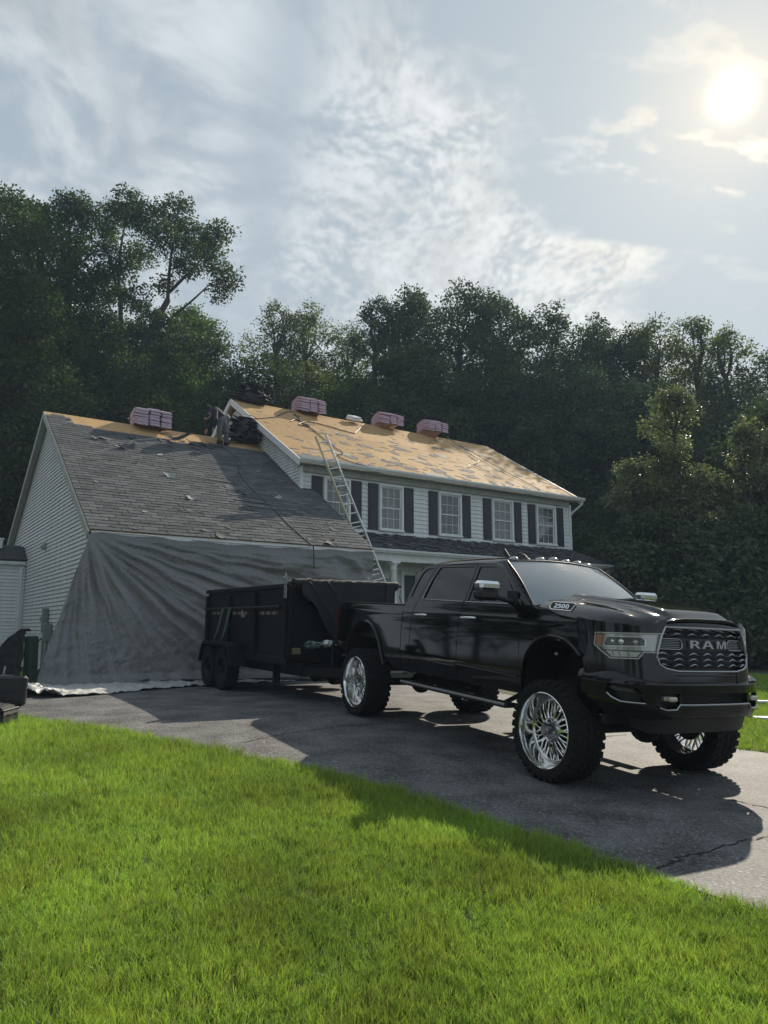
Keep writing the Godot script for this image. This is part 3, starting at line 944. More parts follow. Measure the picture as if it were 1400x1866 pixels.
	for r in rows:
		var x := 0.0 if r % 2 == 0 else -1.22
		while x < mw - 0.01:
			var x0 := maxf(x, 0.0)
			var x1 := minf(x + 2.44, mw)
			var y0 := r * ph
			var y1 := minf(y0 + ph, ml)
			b = B.new()
			b.box(Transform3D(Basis.IDENTITY, Vector3.ZERO), Vector3(x1 - x0 - 0.006, y1 - y0 - 0.006, 0.02), 0.002)
			part("board_panel", b, M["osb%d" % (rng.randi() % 4)], mroof, mt * Transform3D(Basis(Vector3.UP, rng.randf_range(-0.0008, 0.0008)), Vector3((x0 + x1) / 2, (y0 + y1) / 2, -0.01)))
			x += 2.44
	# bits of felt left on the boards
	rng.seed = 44
	var spots := [[8.78, -7.65], [8.56, -6.06], [9.11, -5.96], [9.78, -6.34], [8.58, -4.85], [10.35, -5.92], [10.29, -5.27], [10.7, -5.02], [12.06, -5.75], [12.15, -5.52], [12.07, -4.58], [10.65, -3.95], [10.24, -4.0], [10.9, -3.66], [12.56, -4.89], [13.53, -5.46], [14.83, -6.56], [12.38, -4.34], [11.26, -3.67], [12.38, -3.72], [12.54, -3.31], [13.31, -3.34], [17.13, -6.65], [17.41, -6.45], [15.31, -4.07], [15.69, -3.58], [16.32, -3.36], [16.97, -3.43], [12.24, -6.36], [13.51, -6.83], [15.44, -7.67], [16.73, -7.6], [16.79, -7.13], [16.93, -5.46], [17.31, -4.77], [18.5, -5.66], [8.52, -4.03], [8.81, -3.81], [9.78, -4.32], [8.88, -3.26], [9.69, -3.21], [18.4, -4.32], [18.4, -3.83], [7.48, -3.81], [7.33, -4.07], [7.41, -4.8], [13.1, -4.1], [14.2, -4.3], [13.9, -3.7], [14.6, -3.3], [9.95, -6.2], [10.15, -6.05], [7.0, -3.3], [7.6, -3.15], [8.2, -3.2], [9.2, -3.1], [10.3, -3.1], [10.9, -3.15], [11.5, -3.1], [11.9, -3.3], [13.7, -3.12], [15.2, -3.1], [16.0, -3.05], [17.6, -3.15], [18.2, -3.2], [11.4, -5.0], [11.0, -4.4], [9.4, -5.2], [13.0, -6.0], [14.1, -5.6], [12.9, -5.3], [15.9, -5.9], [16.4, -4.9]]
	for s in spots:
		var y: float = (me.z - s[1]) / (me.z - mr.z) * ml
		var big := 0.30 if y < 0.6 else 0.27
		var rx := rng.randf_range(0.4, 1.0) * big * (1.9 if rng.randf() < 0.5 else 1.0)
		var ry := rng.randf_range(0.3, 1.0) * big
		var t := mt * Transform3D(Basis(Vector3.BACK, rng.randf_range(-0.5, 0.2)), Vector3(s[0] - me.x, maxf(y, 0.12), 0.003))
		part("felt_remnant", curled_piece(ragged(rx, ry, 13), t, rng.randf_range(0.0, 0.05), 0.005), M.felt if rng.randf() < 0.85 else M.scrap_light, mroof)
	for i in 130:
		var t := mt * Transform3D(Basis(Vector3.BACK, rng.randf_range(-0.4, 0.4)), Vector3(rng.randf_range(0.2, mw - 0.2), ml * pow(rng.randf(), 1.6), 0.003))
		part("felt_remnant", curled_piece(ragged(rng.randf_range(0.04, 0.24), rng.randf_range(0.02, 0.06), 8), t, 0.02, 0.004), M.felt, mroof)
	# rakes, gutter, soffit, downspout of the main roof
	b = B.new()
	b.bar(Vector3(6.46, 6.36, -2.90), Vector3(6.46, 9.645, -8.36), 0.035, 0.20)
	part("rake_board", b, M.trim, house)
	b = B.new()
	b.bar(Vector3(6.46, 6.36, -13.8), Vector3(6.46, 9.647, -8.34), 0.035, 0.20)
	part("rake_board", b, M.trim, house)
	b = B.new()
	b.bar(Vector3(18.82, 6.36, -2.90), Vector3(18.82, 9.645, -8.36), 0.035, 0.20)
	part("rake_board", b, M.trim, house)
	b = B.new()
	b.bar(Vector3(6.56, 6.36, -3.0), Vector3(6.56, 9.58, -8.34), 0.17, 0.02)
	part("rake_soffit", b, M.soffit, house)
	b = B.new()
	b.bar(Vector3(6.56, 6.36, -13.7), Vector3(6.56, 9.58, -8.36), 0.17, 0.02)
	part("rake_soffit", b, M.soffit, house)
	b = B.new()
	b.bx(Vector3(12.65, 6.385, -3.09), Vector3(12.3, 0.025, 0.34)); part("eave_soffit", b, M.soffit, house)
	b = B.new()
	gutter(b, 6.44, 18.9, 6.50, -2.87)
	part("gutter", b, M.trim, house)
	b = B.new()
	b.tube([Vector3(18.84, 6.42, -2.86), Vector3(18.84, 6.28, -2.88), Vector3(18.64, 5.98, -3.20), Vector3(18.62, 5.8, -3.36), Vector3(18.62, 4.0, -3.40)], 0.045, 8, true)
	part("downspout", b, M.trim, house)
	# porch roof with torn old shingles, hipped at the right end
	var pe := Vector3(7.16, 3.84, -2.02)
	var pr := Vector3(7.16, 4.50, -3.26)
	var pt := slope_frame(pe, pr)
	var pl := pe.distance_to(pr)
	b = B.new()
	b.prism(pv([0, 0, 12.55, 0, 11.35, pl, 0, pl]), pt * Transform3D(Basis.IDENTITY, Vector3(0, 0, -0.06)), 0.05)
	# hip end
	var hp := [Vector3(19.71, 3.84, -2.02), Vector3(19.71, 3.84, -9.0), Vector3(18.51, 4.50, -9.0), Vector3(18.51, 4.50, -3.26)]
	b.quad(hp[0], hp[1], hp[2], hp[3])
	b.quad(hp[3] - Vector3(0, 0.06, 0), hp[2] - Vector3(0, 0.06, 0), hp[1] - Vector3(0, 0.06, 0), hp[0] - Vector3(0, 0.06, 0))
	var proof := part("porch_roof", b, M.old_shingle, house)
	b = B.new()
	for r in 10:
		var y := pl * (r + 0.5) / 10
		for c in 42:
			var x := 0.31 * (c + rng.randf_range(0.2, 0.8))
			if x > 12.4 - 1.2 * y / pl or rng.randf() < 0.16: continue
			b.box(pt * Transform3D(Basis(Vector3.RIGHT, rng.randf_range(-0.2, 0.02)) * Basis(Vector3.BACK, rng.randf_range(-0.12, 0.12)), Vector3(x, y, 0.005 + rng.randf() * 0.02)), Vector3(rng.randf_range(0.15, 0.36), 0.17, 0.010))
	var sf := part("torn_shingle_field", b, M.old_shingle, proof); sf.set_meta("kind", "stuff")
	for i in 110:
		var x := rng.randf_range(0.1, 11.6)
		var t := pt * Transform3D(Basis(Vector3.BACK, rng.randf_range(-0.7, 0.7)), Vector3(x, rng.randf_range(0.08, pl - 0.05), 0.03))
		var small := rng.randf() < 0.25
		part("torn_shingle", curled_piece(ragged(rng.randf_range(0.03, 0.07) if small else rng.randf_range(0.08, 0.22), rng.randf_range(0.02, 0.07), 8), t, rng.randf_range(-0.05, 0.35), 0.006), M.scrap_light if small else M.old_shingle, proof)
	b = B.new()
	gutter(b, 7.2, 19.7, 3.84, -1.96)
	part("gutter", b, M.trim, house)
	b = B.new()
	b.bx(Vector3(13.4, 3.62, -2.14), Vector3(12.4, 0.24, 0.16), 0.008)
	part("porch_beam", b, M.trim, house)
	b = B.new()
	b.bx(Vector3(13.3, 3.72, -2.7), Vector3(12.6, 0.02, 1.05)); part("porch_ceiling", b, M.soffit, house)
	b = B.new()
	b.bx(Vector3(13.3, 0.30, -2.6), Vector3(12.6, 0.36, 1.35), 0.01); part("porch_floor", b, M.meter_grey, house)
	for x in [9.33, 12.3, 15.3, 18.3]:
		b = B.new()
		b.lathe([Vector2(0, 0.48), Vector2(0.15, 0.48), Vector2(0.15, 0.56), Vector2(0.125, 0.60), Vector2(0.115, 0.68), Vector2(0.108, 2.0), Vector2(0.098, 3.24), Vector2(0.118, 3.28), Vector2(0.098, 3.31), Vector2(0.10, 3.36), Vector2(0.14, 3.42), Vector2(0.14, 3.44), Vector2(0, 3.44)], Transform3D(Basis.IDENTITY, Vector3(x, 0, -2.17)), 24)
		b.bx(Vector3(x, 3.47, -2.17), Vector3(0.31, 0.06, 0.31), 0.006)
		b.bx(Vector3(x, 0.50, -2.17), Vector3(0.31, 0.06, 0.31), 0.006)
		part("porch_column", b, M.trim, house)
	# annex at the far left
	var az := -8.5
	sided_wall("annex_wall", Transform3D(Basis.IDENTITY, Vector3(0, 0, az)), -0.2, 3.4, func(y): return [-3.6, 0.12], 0.105)
	b = B.new()
	b.bx(Vector3(0.0, 1.6, az + 0.03), Vector3(0.09, 3.5, 0.09), 0.006); part("corner_board", b, M.trim, house)
	b = B.new()
	b.bx(Vector3(-1.8, 3.46, az + 0.12), Vector3(3.8, 0.15, 0.04), 0.005)
	b.bx(Vector3(-1.8, 3.395, az + 0.06), Vector3(3.8, 0.02, 0.16)); part("annex_fascia", b, M.trim, house)
	var at0 := slope_frame(Vector3(-3.75, 3.54, az + 0.16), Vector3(-3.75, 4.02, az - 0.62))
	b = B.new()
	b.box(at0 * Transform3D(Basis.IDENTITY, Vector3(1.94, 0.45, -0.03)), Vector3(3.88, 0.93, 0.05))
	var arf := part("annex_roof", b, M.old_shingle, house)
	for r in 6:
		for c in 12:
			b = B.new()
			b.bx(Vector3.ZERO, Vector3(0.325, 0.19, 0.01), 0.002)
			part("shingle", b, M.old_shingle, arf, at0 * Transform3D(Basis(Vector3.RIGHT, -0.05), Vector3(0.165 + c * 0.325 - (0.1 if r % 2 else 0.0), 0.08 + r * 0.15, 0.008 + 0.001 * (c % 2))))
	b = B.new()
	b.tube([Vector3(-0.56, 3.9, az - 0.3), Vector3(-0.56, 4.16, az - 0.3)], 0.06, 10); b.bx(Vector3(-0.56, 4.18, az - 0.3), Vector3(0.16, 0.05, 0.16), 0.01)
	part("vent_pipe", b, M.trim, house)
	# meter boxes and pipes on the gable wall
	var X := 0.13
	b = B.new()
	b.bx(Vector3(X - 0.06, 1.70, -4.52), Vector3(0.12, 0.62, 0.26), 0.012)
	b.tube([Vector3(X - 0.07, 1.4, -4.52), Vector3(X - 0.07, 0.12, -4.52)], 0.035, 10)
	part("meter_box", b, M.meter_grey, house)
	b = B.new()
	b.bx(Vector3(X - 0.08, 1.40, -3.98), Vector3(0.15, 0.44, 0.34), 0.015)
	b.bx(Vector3(X - 0.16, 1.42, -3.98), Vector3(0.012, 0.36, 0.27), 0.004)
	b.tube([Vector3(X - 0.07, 1.2, -4.02), Vector3(X - 0.07, 0.3, -4.02), Vector3(X - 0.08, 0.12, -4.02)], 0.026, 10)
	part("switch_box", b, M.meter_grey, house)
	b = B.new()
	b.tube([Vector3(X - 0.04, 1.26, -4.28), Vector3(X - 0.06, 0.9, -4.24), Vector3(X - 0.05, 0.6, -4.3), Vector3(X - 0.05, 0.15, -4.26)], 0.012, 6)
	b.tube([Vector3(X - 0.05, 1.25, -4.7), Vector3(X - 0.09, 1.16, -5.2), Vector3(X - 0.05, 1.08, -5.6)], 0.02, 6)
	part("cable", b, M.hose, house)
	b = B.new()
	b.bx(Vector3(X - 0.05, 1.74, -4.95), Vector3(0.1, 0.13, 0.2), 0.02); b.bx(Vector3(X - 0.06, 1.0, -5.9), Vector3(0.12, 0.16, 0.2), 0.02)
	part("junction_box", b, M.box_grey, house)
	b = B.new()
	b.prism(pv([0, 0, 0.14, 0.02, 0.14, 0.07, 0, 0.2]), Transform3D(Basis(Vector3(-1, 0, 0), Vector3.UP, Vector3(0, 0, -1)), Vector3(0.145, 3.62, -5.45)), 0.2)
	part("vent_hood", b, M.box_grey, house)

func gutter(b: B, x0: float, x1: float, y: float, z: float) -> void:
	var pr := [Vector2(0, 0.0), Vector2(0, -0.115), Vector2(0.07, -0.115), Vector2(0.085, -0.085), Vector2(0.115, -0.05), Vector2(0.118, 0.0), Vector2(0.112, 0.0), Vector2(0.108, -0.048), Vector2(0.08, -0.08), Vector2(0.066, -0.108), Vector2(0.006, -0.108), Vector2(0.006, 0.0)]
	var n := 26
	rng.seed = int(x0 * 100 + y)
	var rows := []
	for i in n + 1:
		var q := []
		var sag := rng.randf_range(-0.006, 0.006)
		for p in pr: q.append(Vector3(lerpf(x0, x1, float(i) / n), y + p.y + sag, z + p.x))
		rows.append(q)
	for i in n:
		for k in pr.size() - 1:
			b.quad(rows[i][k], rows[i + 1][k], rows[i + 1][k + 1], rows[i][k + 1])
	for e in [0, n]:
		var q: Array = rows[e]
		for k in range(1, 5): b.tri(q[0], q[k], q[k + 1])

# ---------------------------------------------------------------- pickup, in its own frame: x forward from the front axle, y up from the ground, z to its right
var truck: Node3D
const FR := [[0.0, 0.975], [0.3, 0.965], [0.55, 0.935], [0.68, 0.88], [0.80, 0.78], [0.90, 0.65], [0.96, 0.48], [0.975, 0.3]]
const BU := [[0.0, 1.065], [0.4, 1.05], [0.69, 0.965], [0.865, 0.81], [0.965, 0.6], [0.985, 0.35]]
var plans := {}

# plan outline as a table of (length along it from the middle, z, x)
func plan(ctrl: Array) -> Array:
	if plans.has(ctrl): return plans[ctrl]
	var p := []
	for c in ctrl: p.append(Vector2(c[0], c[1]))
	p.push_front(Vector2(-p[1].x, p[1].y))
	p.append(p[-1] * 2.0 - p[-2])
	var out := []
	var s := 0.0
	var last: Vector2 = p[1]
	for i in range(1, p.size() - 2):
		for k in 24:
			var q: Vector2 = p[i].cubic_interpolate(p[i + 1], p[i - 1], p[i + 2], k / 24.0)
			s += q.distance_to(last)
			last = q
			out.append([s, q.x, q.y])
	s += p[p.size() - 2].distance_to(last)
	out.append([s, p[p.size() - 2].x, p[p.size() - 2].y])
	plans[ctrl] = out
	return out

func on_plan(ctrl: Array, s: float, y: float, off: float, rake: float) -> Vector3:
	var t := plan(ctrl)
	var sg := -1.0 if s < 0.0 else 1.0
	var a := absf(s)
	var i := 0
	var hi := t.size() - 2
	while i < hi:
		var m := (i + hi) / 2
		if t[m + 1][0] < a: i = m + 1
		else: hi = m
	var k: float = (a - t[i][0]) / maxf(t[i + 1][0] - t[i][0], 1e-6)
	var p := Vector2(lerpf(t[i][1], t[i + 1][1], k), lerpf(t[i][2], t[i + 1][2], k))
	var d := (Vector2(t[i + 1][1], t[i + 1][2]) - Vector2(t[i][1], t[i][2])).normalized()
	var j := mini(i + 1, t.size() - 2)
	var d2 := (Vector2(t[j + 1][1], t[j + 1][2]) - Vector2(t[j][1], t[j][2])).normalized()
	d = d.lerp(d2, clampf(k, 0, 1)).normalized()
	p += Vector2(-d.y, d.x) * off
	var total: float = t[-1][0]
	return Vector3(p.y - rake * (y - 1.2) * (1.0 - pow(minf(a / total, 1.0), 2.0)), y, p.x * sg)

func front(off := 0.0) -> Callable:
	return func(q: Vector2) -> Vector3: return on_plan(FR, q.x, q.y, off, 0.10)

func bump(off := 0.0) -> Callable:
	return func(q: Vector2) -> Vector3: return on_plan(BU, q.x, q.y, off, 0.0)

# half width of the body at x, y
func half_width(x: float, y: float) -> float:
	var w := 0.975
	if y <= 1.64:
		w -= 0.052 * pow(maxf(0.0, (y - 1.28) / 0.36), 2.0) + 0.040 * pow(maxf(0.0, (1.0 - y) / 0.3), 1.5)
		w += 0.010 * exp(-pow((y - 1.50) / 0.035, 2.0)) * smoothstep(0.4, -0.2, x)
	else:
		w = 0.923 - (y - 1.64) * 0.365
	if x < -4.9: w -= 0.05 * pow((-4.9 - x) / 0.3, 2.0)
	if x < -3.07 and y > 1.5: w -= 0.02 * (y - 1.5) / 0.1
	return w

func side(sg: float, off := 0.0) -> Callable:
	return func(q: Vector2) -> Vector3: return Vector3(q.x, q.y, sg * (half_width(q.x, q.y) + off))

func side_panel(called: String, a: Array, holes: Array, m: Material, sg: float, parent: Node, off := 0.0, th := 0.03, cell := 0.045) -> MeshInstance3D:
	var b := B.new()
	var hs := []
	for h in holes: hs.append(pv(h))
	b.skin(pv(a), Vector2(cell, cell), side(sg, off), Vector3(0, 0, sg), Vector3(0, 0, -sg * th), hs)
	return part(called, b, m, parent)

func along(f: Callable, a: Array, step := 0.02) -> Array:
	var out := []
	for i in range(0, a.size() - 2, 2):
		var p := Vector2(a[i], a[i + 1])
		var q := Vector2(a[i + 2], a[i + 3])
		var n := maxi(1, int(p.distance_to(q) / step))
		for k in n: out.append(f.call(p.lerp(q, float(k) / n)))
	out.append(f.call(Vector2(a[a.size() - 2], a[a.size() - 1])))
	return out

func tyre_mesh(R: float, w: float, rim: float, lugs: int) -> B:
	var b := B.new()
	var h := w / 2
	# lathe about y, outer face at +h
	b.lathe([Vector2(rim, h - 0.012), Vector2(rim + 0.012, h), Vector2(rim + 0.03, h + 0.006), Vector2(R - 0.045, h + 0.008), Vector2(R - 0.022, h - 0.012), Vector2(R - 0.014, h - 0.04), Vector2(R - 0.010, 0), Vector2(R - 0.014, -h + 0.04), Vector2(R - 0.022, -h + 0.012), Vector2(R - 0.045, -h - 0.008), Vector2(rim + 0.03, -h - 0.006), Vector2(rim, -h + 0.012)], Transform3D.IDENTITY, 64)
	for i in lugs:
		var a := TAU * i / lugs
		for row in 5:
			var yy: float = [-h + 0.035, -h * 0.46, 0.0, h * 0.46, h - 0.035][row]
			var aa := a + (PI / lugs if row % 2 == 0 else 0.0)
			var t := Transform3D(Basis(Vector3.UP, -aa), Vector3.ZERO) * Transform3D(Basis(Vector3.RIGHT, 0.25 if row % 2 == 0 else -0.25), Vector3(R - 0.011, yy, 0))
			var len := 0.075 if row in [0, 4] else 0.06
			b.box(t, Vector3(0.022, len, TAU * R / lugs * 0.66), 0.003)
		for sg in [-1, 1]:
			var k := 0.055 if i % 2 == 0 else 0.035
			b.box(Transform3D(Basis(Vector3.UP, -a - (PI / lugs)), Vector3.ZERO) * Transform3D(Basis.IDENTITY, Vector3(R - 0.012 - k / 2, sg * (h + 0.001), 0)), Vector3(k, 0.016, TAU * R / lugs * 0.6), 0.003)
	return b

func build_wheel(called: String, label: String, at: Vector3, sg: float, phase: float) -> void:
	# axle along y; the polished face at +y. lip plane at y = 0
	var root := Node3D.new()
	put(root, called, truck)
	root.transform = Transform3D(Basis(Vector3.RIGHT, PI / 2 * sg) * Basis(Vector3.UP, phase), at)
	root.set_meta("label", label)
	if not M.has("m_tyre"):
		M["m_tyre"] = tyre_mesh(0.47, 0.345, 0.352, 34).mesh()
		var b := B.new()
		b.lathe([Vector2(0.350, -0.03), Vector2(0.357, -0.012), Vector2(0.357, 0.0), Vector2(0.351, 0.004), Vector2(0.342, 0.0), Vector2(0.336, -0.014), Vector2(0.330, -0.055), Vector2(0.322, -0.105), Vector2(0.314, -0.138), Vector2(0.309, -0.150), Vector2(0.303, -0.148), Vector2(0.298, -0.140), Vector2(0.288, -0.139), Vector2(0.276, -0.141), Vector2(0.274, -0.150), Vector2(0.274, -0.175)], Transform3D.IDENTITY, 72)
		var bb := B.new()
		bb.lathe([Vector2(0.274, -0.172), Vector2(0.285, -0.20), Vector2(0.30, -0.34), Vector2(0.345, -0.345)], Transform3D.IDENTITY, 48)
		M["m_barrel"] = bb.mesh()
		# split spokes
		var n := 10
		for i in n:
			var a := TAU * i / n
			var q := func(r: float, ang: float, y: float) -> Vector3: return Vector3(cos(ang) * r, y, sin(ang) * r)
			b.bar(q.call(0.10, a, -0.118), q.call(0.175, a, -0.128), 0.030, 0.030, Vector3.UP, 0.006)
			for s in [-1, 1]:
				b.bar(q.call(0.168, a + s * 0.02, -0.127), q.call(0.280, a + s * 0.15, -0.150), 0.0195, 0.030, Vector3.UP, 0.005)
			b.bar(q.call(0.11, a + PI / n, -0.122), q.call(0.225, a + PI / n, -0.141), 0.0155, 0.026, Vector3.UP, 0.004)
			for s in [-1, 1]:
				b.bar(q.call(0.22, a + PI / n, -0.141), q.call(0.280, a + PI / n + s * 0.09, -0.151), 0.0145, 0.024, Vector3.UP, 0.004)
		b.lathe([Vector2(0.0, -0.10), Vector2(0.105, -0.102), Vector2(0.125, -0.112), Vector2(0.125, -0.15), Vector2(0, -0.15)], Transform3D.IDENTITY, 40)
		M["m_rim"] = b.mesh()
		b = B.new()
		b.lathe([Vector2(0, -0.018), Vector2(0.034, -0.018), Vector2(0.036, -0.022), Vector2(0.040, -0.018), Vector2(0.050, -0.020), Vector2(0.054, -0.028), Vector2(0.056, -0.085), Vector2(0.064, -0.10)], Transform3D.IDENTITY, 32)
		for i in 8:
			var a := TAU * i / 8
			b.lathe([Vector2(0, -0.062), Vector2(0.007, -0.064), Vector2(0.011, -0.072), Vector2(0.012, -0.105)], Transform3D(Basis.IDENTITY, Vector3(cos(a) * 0.083, 0, sin(a) * 0.083)), 8)
		M["m_cap"] = b.mesh()
		b = B.new()
		b.lathe([Vector2(0, -0.205), Vector2(0.16, -0.205), Vector2(0.165, -0.21), Vector2(0.165, -0.24), Vector2(0, -0.24)], Transform3D.IDENTITY, 32)
		b.lathe([Vector2(0.06, -0.24), Vector2(0.07, -0.45), Vector2(0, -0.45)], Transform3D.IDENTITY, 16)
		b.bx(Vector3(0.12, -0.22, 0.06), Vector3(0.12, 0.09, 0.2), 0.02)
		M["m_disc"] = b.mesh()
	part("barrel", M.m_barrel, M.under, root)
	part("tyre", M.m_tyre, M.rubber, root, Transform3D(Basis.IDENTITY, Vector3(0, -0.178, 0)))
	part("rim", M.m_rim, M.polished, root)
	part("hub_cap", M.m_cap, M.dark_chrome, root)
	part("brake_disc", M.m_disc, M.under, root)

func text_mesh(txt: String, fnt: String, bold: bool, size: float, depth: float) -> TextMesh:
	var f := SystemFont.new()
	f.font_names = PackedStringArray([fnt])
	f.font_weight = 700 if bold else 400
	var t := TextMesh.new()
	t.text = txt; t.font = f; t.font_size = 64; t.pixel_size = size / 64.0; t.depth = depth
	t.curve_step = 1.5
	return t

func build_truck() -> void:
	truck = thing("pickup_truck", "lifted glossy black crew pickup with polished deep-dish wheels on the driveway", "pickup truck",
		Transform3D(Basis(Vector3(0.4766, -0.0506, 0.8777), Vector3(0.0508, 0.9982, 0.0300), Vector3(-0.8777, 0.0303, 0.4784)).orthonormalized(), Vector3(2.483, 0.033, -7.845)))
	var P: Material = M.paint
	var b := B.new()
	for sg in [1.0, -1.0]:
		# front fender
		side_panel("fender", [-0.565, 1.655, -0.30, 1.645, -0.20, 1.612, -0.06, 1.583, 0.30, 1.560, 0.30, 1.252, 0.262, 1.262, 0.20, 1.305, 0.109, 1.338, 0.0, 1.355, -0.1, 1.357, -0.2, 1.338, -0.28, 1.305, -0.35, 1.255, -0.42, 1.18, -0.475, 1.08, -0.505, 0.95, -0.515, 0.83, -0.52, 0.74, -0.585, 0.74, -0.585, 1.0, -0.575, 1.5], [], P, sg, truck)
		# its front, wrapping round above and below the headlight
		var f := front()
		b = B.new()
		var mir := func(q: Vector2) -> Vector3:
			var r: Vector3 = f.call(q)
			return Vector3(r.x, r.y, r.z * sg)
		b.skin(pv([1.377, 1.560, 1.15, 1.536, 0.90, 1.520, 0.705, 1.508, 0.600, 1.548, 0.577, 1.570, 0.50, 1.585, 0.50, 1.525, 0.545, 1.452, 0.56, 1.452, 1.174, 1.431, 1.190, 1.324, 1.123, 1.270, 1.028, 1.206, 0.785, 1.216, 0.734, 1.276, 0.618, 1.277, 0.625, 1.20, 0.61, 1.165, 0.54, 1.14, 0.42, 1.122, 0.42, 0.98, 1.28, 1.0, 1.29, 1.10, 1.33, 1.19, 1.377, 1.252]), Vector2(0.04, 0.04), mir, Vector3(1, 0.1, sg), Vector3(-0.03, 0, -sg * 0.01))
		part("fender_front", b, P, truck)
		# doors and the corner of the cab
		var fd := side_panel("front_door", [-0.592, 0.742, -0.592, 1.0, -0.582, 1.5, -0.575, 1.648, -0.66, 1.665, -0.86, 1.805, -1.075, 2.015, -1.18, 2.085, -1.29, 2.125, -1.40, 2.135, -1.668, 2.142, -1.690, 1.655, -1.735, 1.10, -1.728, 0.742], [[-0.80, 1.672, -0.945, 1.815, -1.125, 1.990, -1.20, 2.045, -1.30, 2.082, -1.40, 2.090, -1.618, 2.096, -1.640, 1.680]], P, sg, truck)
		side_panel("window_glass", [-0.78, 1.66, -0.945, 1.825, -1.13, 2.0, -1.20, 2.055, -1.30, 2.092, -1.40, 2.10, -1.63, 2.105, -1.655, 1.67], [], M.tint, sg, fd, -0.012, 0.006)
		var rd := side_panel("rear_door", [-1.740, 0.742, -1.747, 1.10, -1.702, 1.655, -1.680, 2.142, -2.45, 2.150, -2.56, 2.14, -2.66, 1.96, -2.74, 1.70, -2.80, 1.55, -2.835, 1.20, -2.84, 0.742], [[-1.752, 1.682, -1.730, 2.098, -2.44, 2.106, -2.50, 2.095, -2.575, 1.95, -2.65, 1.698]], P, sg, truck)
		side_panel("window_glass", [-1.735, 1.67, -1.715, 2.108, -2.44, 2.115, -2.52, 2.10, -2.60, 1.95, -2.67, 1.69], [], M.tint, sg, rd, -0.012, 0.006)
		var cc := side_panel("cab_corner", [-2.852, 0.742, -2.847, 1.20, -2.812, 1.55, -2.752, 1.70, -2.672, 1.96, -2.575, 2.14, -2.70, 2.145, -2.84, 2.13, -2.93, 2.08, -3.0, 1.95, -3.055, 1.66, -3.06, 1.2, -3.06, 0.742], [[-2.765, 1.706, -2.69, 1.95, -2.625, 2.095, -2.70, 2.10, -2.82, 2.085, -2.885, 2.04, -2.94, 1.92, -2.985, 1.712]], P, sg, truck)
		side_panel("window_glass", [-2.75, 1.696, -2.68, 1.95, -2.61, 2.105, -2.70, 2.11, -2.83, 2.095, -2.895, 2.05, -2.95, 1.92, -2.995, 1.70], [], M.tint, sg, cc, -0.012, 0.006)
		# bright strip under the windows, door handles, lower moulding
		b = B.new()
		b.tube(along(side(sg, 0.004), [-0.80, 1.662, -1.66, 1.668], 0.05), 0.009, 6)
		part("window_strip", b, M.dark_chrome, fd)
		b = B.new()
		b.tube(along(side(sg, 0.004), [-1.72, 1.670, -2.66, 1.686, -2.60, 1.93], 0.05), 0.008, 6)
		part("window_strip", b, M.dark_chrome, rd)
		for d in [[-1.53, 1.482, fd], [-2.60, 1.478, rd]]:
			b = B.new()
			var z: float = sg * (half_width(d[0], d[1]) + 0.028)
			b.tube([Vector3(d[0] - 0.125, d[1], z - sg * 0.03), Vector3(d[0] - 0.11, d[1], z), Vector3(d[0] + 0.11, d[1] + 0.004, z), Vector3(d[0] + 0.125, d[1] + 0.004, z - sg * 0.03)], 0.017, 8)
			b.ball(Vector3(d[0] + 0.15, d[1] + 0.004, z - sg * 0.02), Vector3(0.012, 0.012, 0.008), 8, 6)
			part("door_handle", b, M.chrome, d[2])
		for q in [[-0.60, -1.72, fd], [-1.75, -2.83, rd]]:
			b = B.new()
			b.tube(along(side(sg, 0.004), [q[0], 0.905, q[1], 0.935], 0.08), 0.016, 8, true, 0.6)
			part("side_moulding", b, P, q[2])
		# box side
		var bs := side_panel("bed_side", [-3.075, 0.76, -3.075, 1.598, -5.0, 1.592, -5.09, 1.572, -5.16, 1.51, -5.20, 1.42, -5.222, 1.2, -5.215, 1.05, -5.15, 0.92, -4.90, 0.74, -4.72, 0.74, -4.700, 0.87, -4.66, 0.98, -4.60, 1.09, -4.52, 1.19, -4.42, 1.262, -4.30, 1.312, -4.17, 1.336, -4.06, 1.335, -3.95, 1.310, -3.85, 1.262, -3.76, 1.19, -3.68, 1.09, -3.62, 0.98, -3.58, 0.86, -3.56, 0.76], [], P, sg, truck)
		b = B.new()
		b.bx(Vector3(-4.04, 1.602, sg * 0.885), Vector3(1.93, 0.022, 0.085), 0.009)
		part("bed_rail", b, M.plastic, truck)
		b = B.new()
		b.tube([Vector3(-3.1, 1.606, sg * 0.912), Vector3(-4.9, 1.604, sg * 0.908), Vector3(-5.04, 1.592, sg * 0.90)], 0.009, 6)
		part("rail_edge", b, M.dark_chrome, bs)
		b = B.new()
		b.skin(pv([-5.13, 1.50, -5.18, 1.40, -5.205, 1.2, -5.195, 1.08, -5.15, 1.08, -5.12, 1.3, -5.09, 1.50]), Vector2(0.03, 0.05), side(sg, 0.006), Vector3(0, 0, sg), Vector3(0, 0, -sg * 0.05))
		b.bx(Vector3(-5.195, 1.29, sg * 0.87), Vector3(0.05, 0.40, 0.11), 0.015)
		part("tail_light", b, M.red_lens, truck)
		# flares round the arches
		b = B.new()
		b.tube(along(side(sg, 0.006), [0.34, 1.20, 0.262, 1.262, 0.20, 1.305, 0.109, 1.340, 0.0, 1.357, -0.1, 1.358, -0.2, 1.340, -0.28, 1.307, -0.35, 1.257, -0.42, 1.182, -0.475, 1.08, -0.505, 0.95, -0.515, 0.83, -0.52, 0.75], 0.03), 0.032, 8, true, 0.7)
		part("wheel_flare", b, P, truck)
		b = B.new()
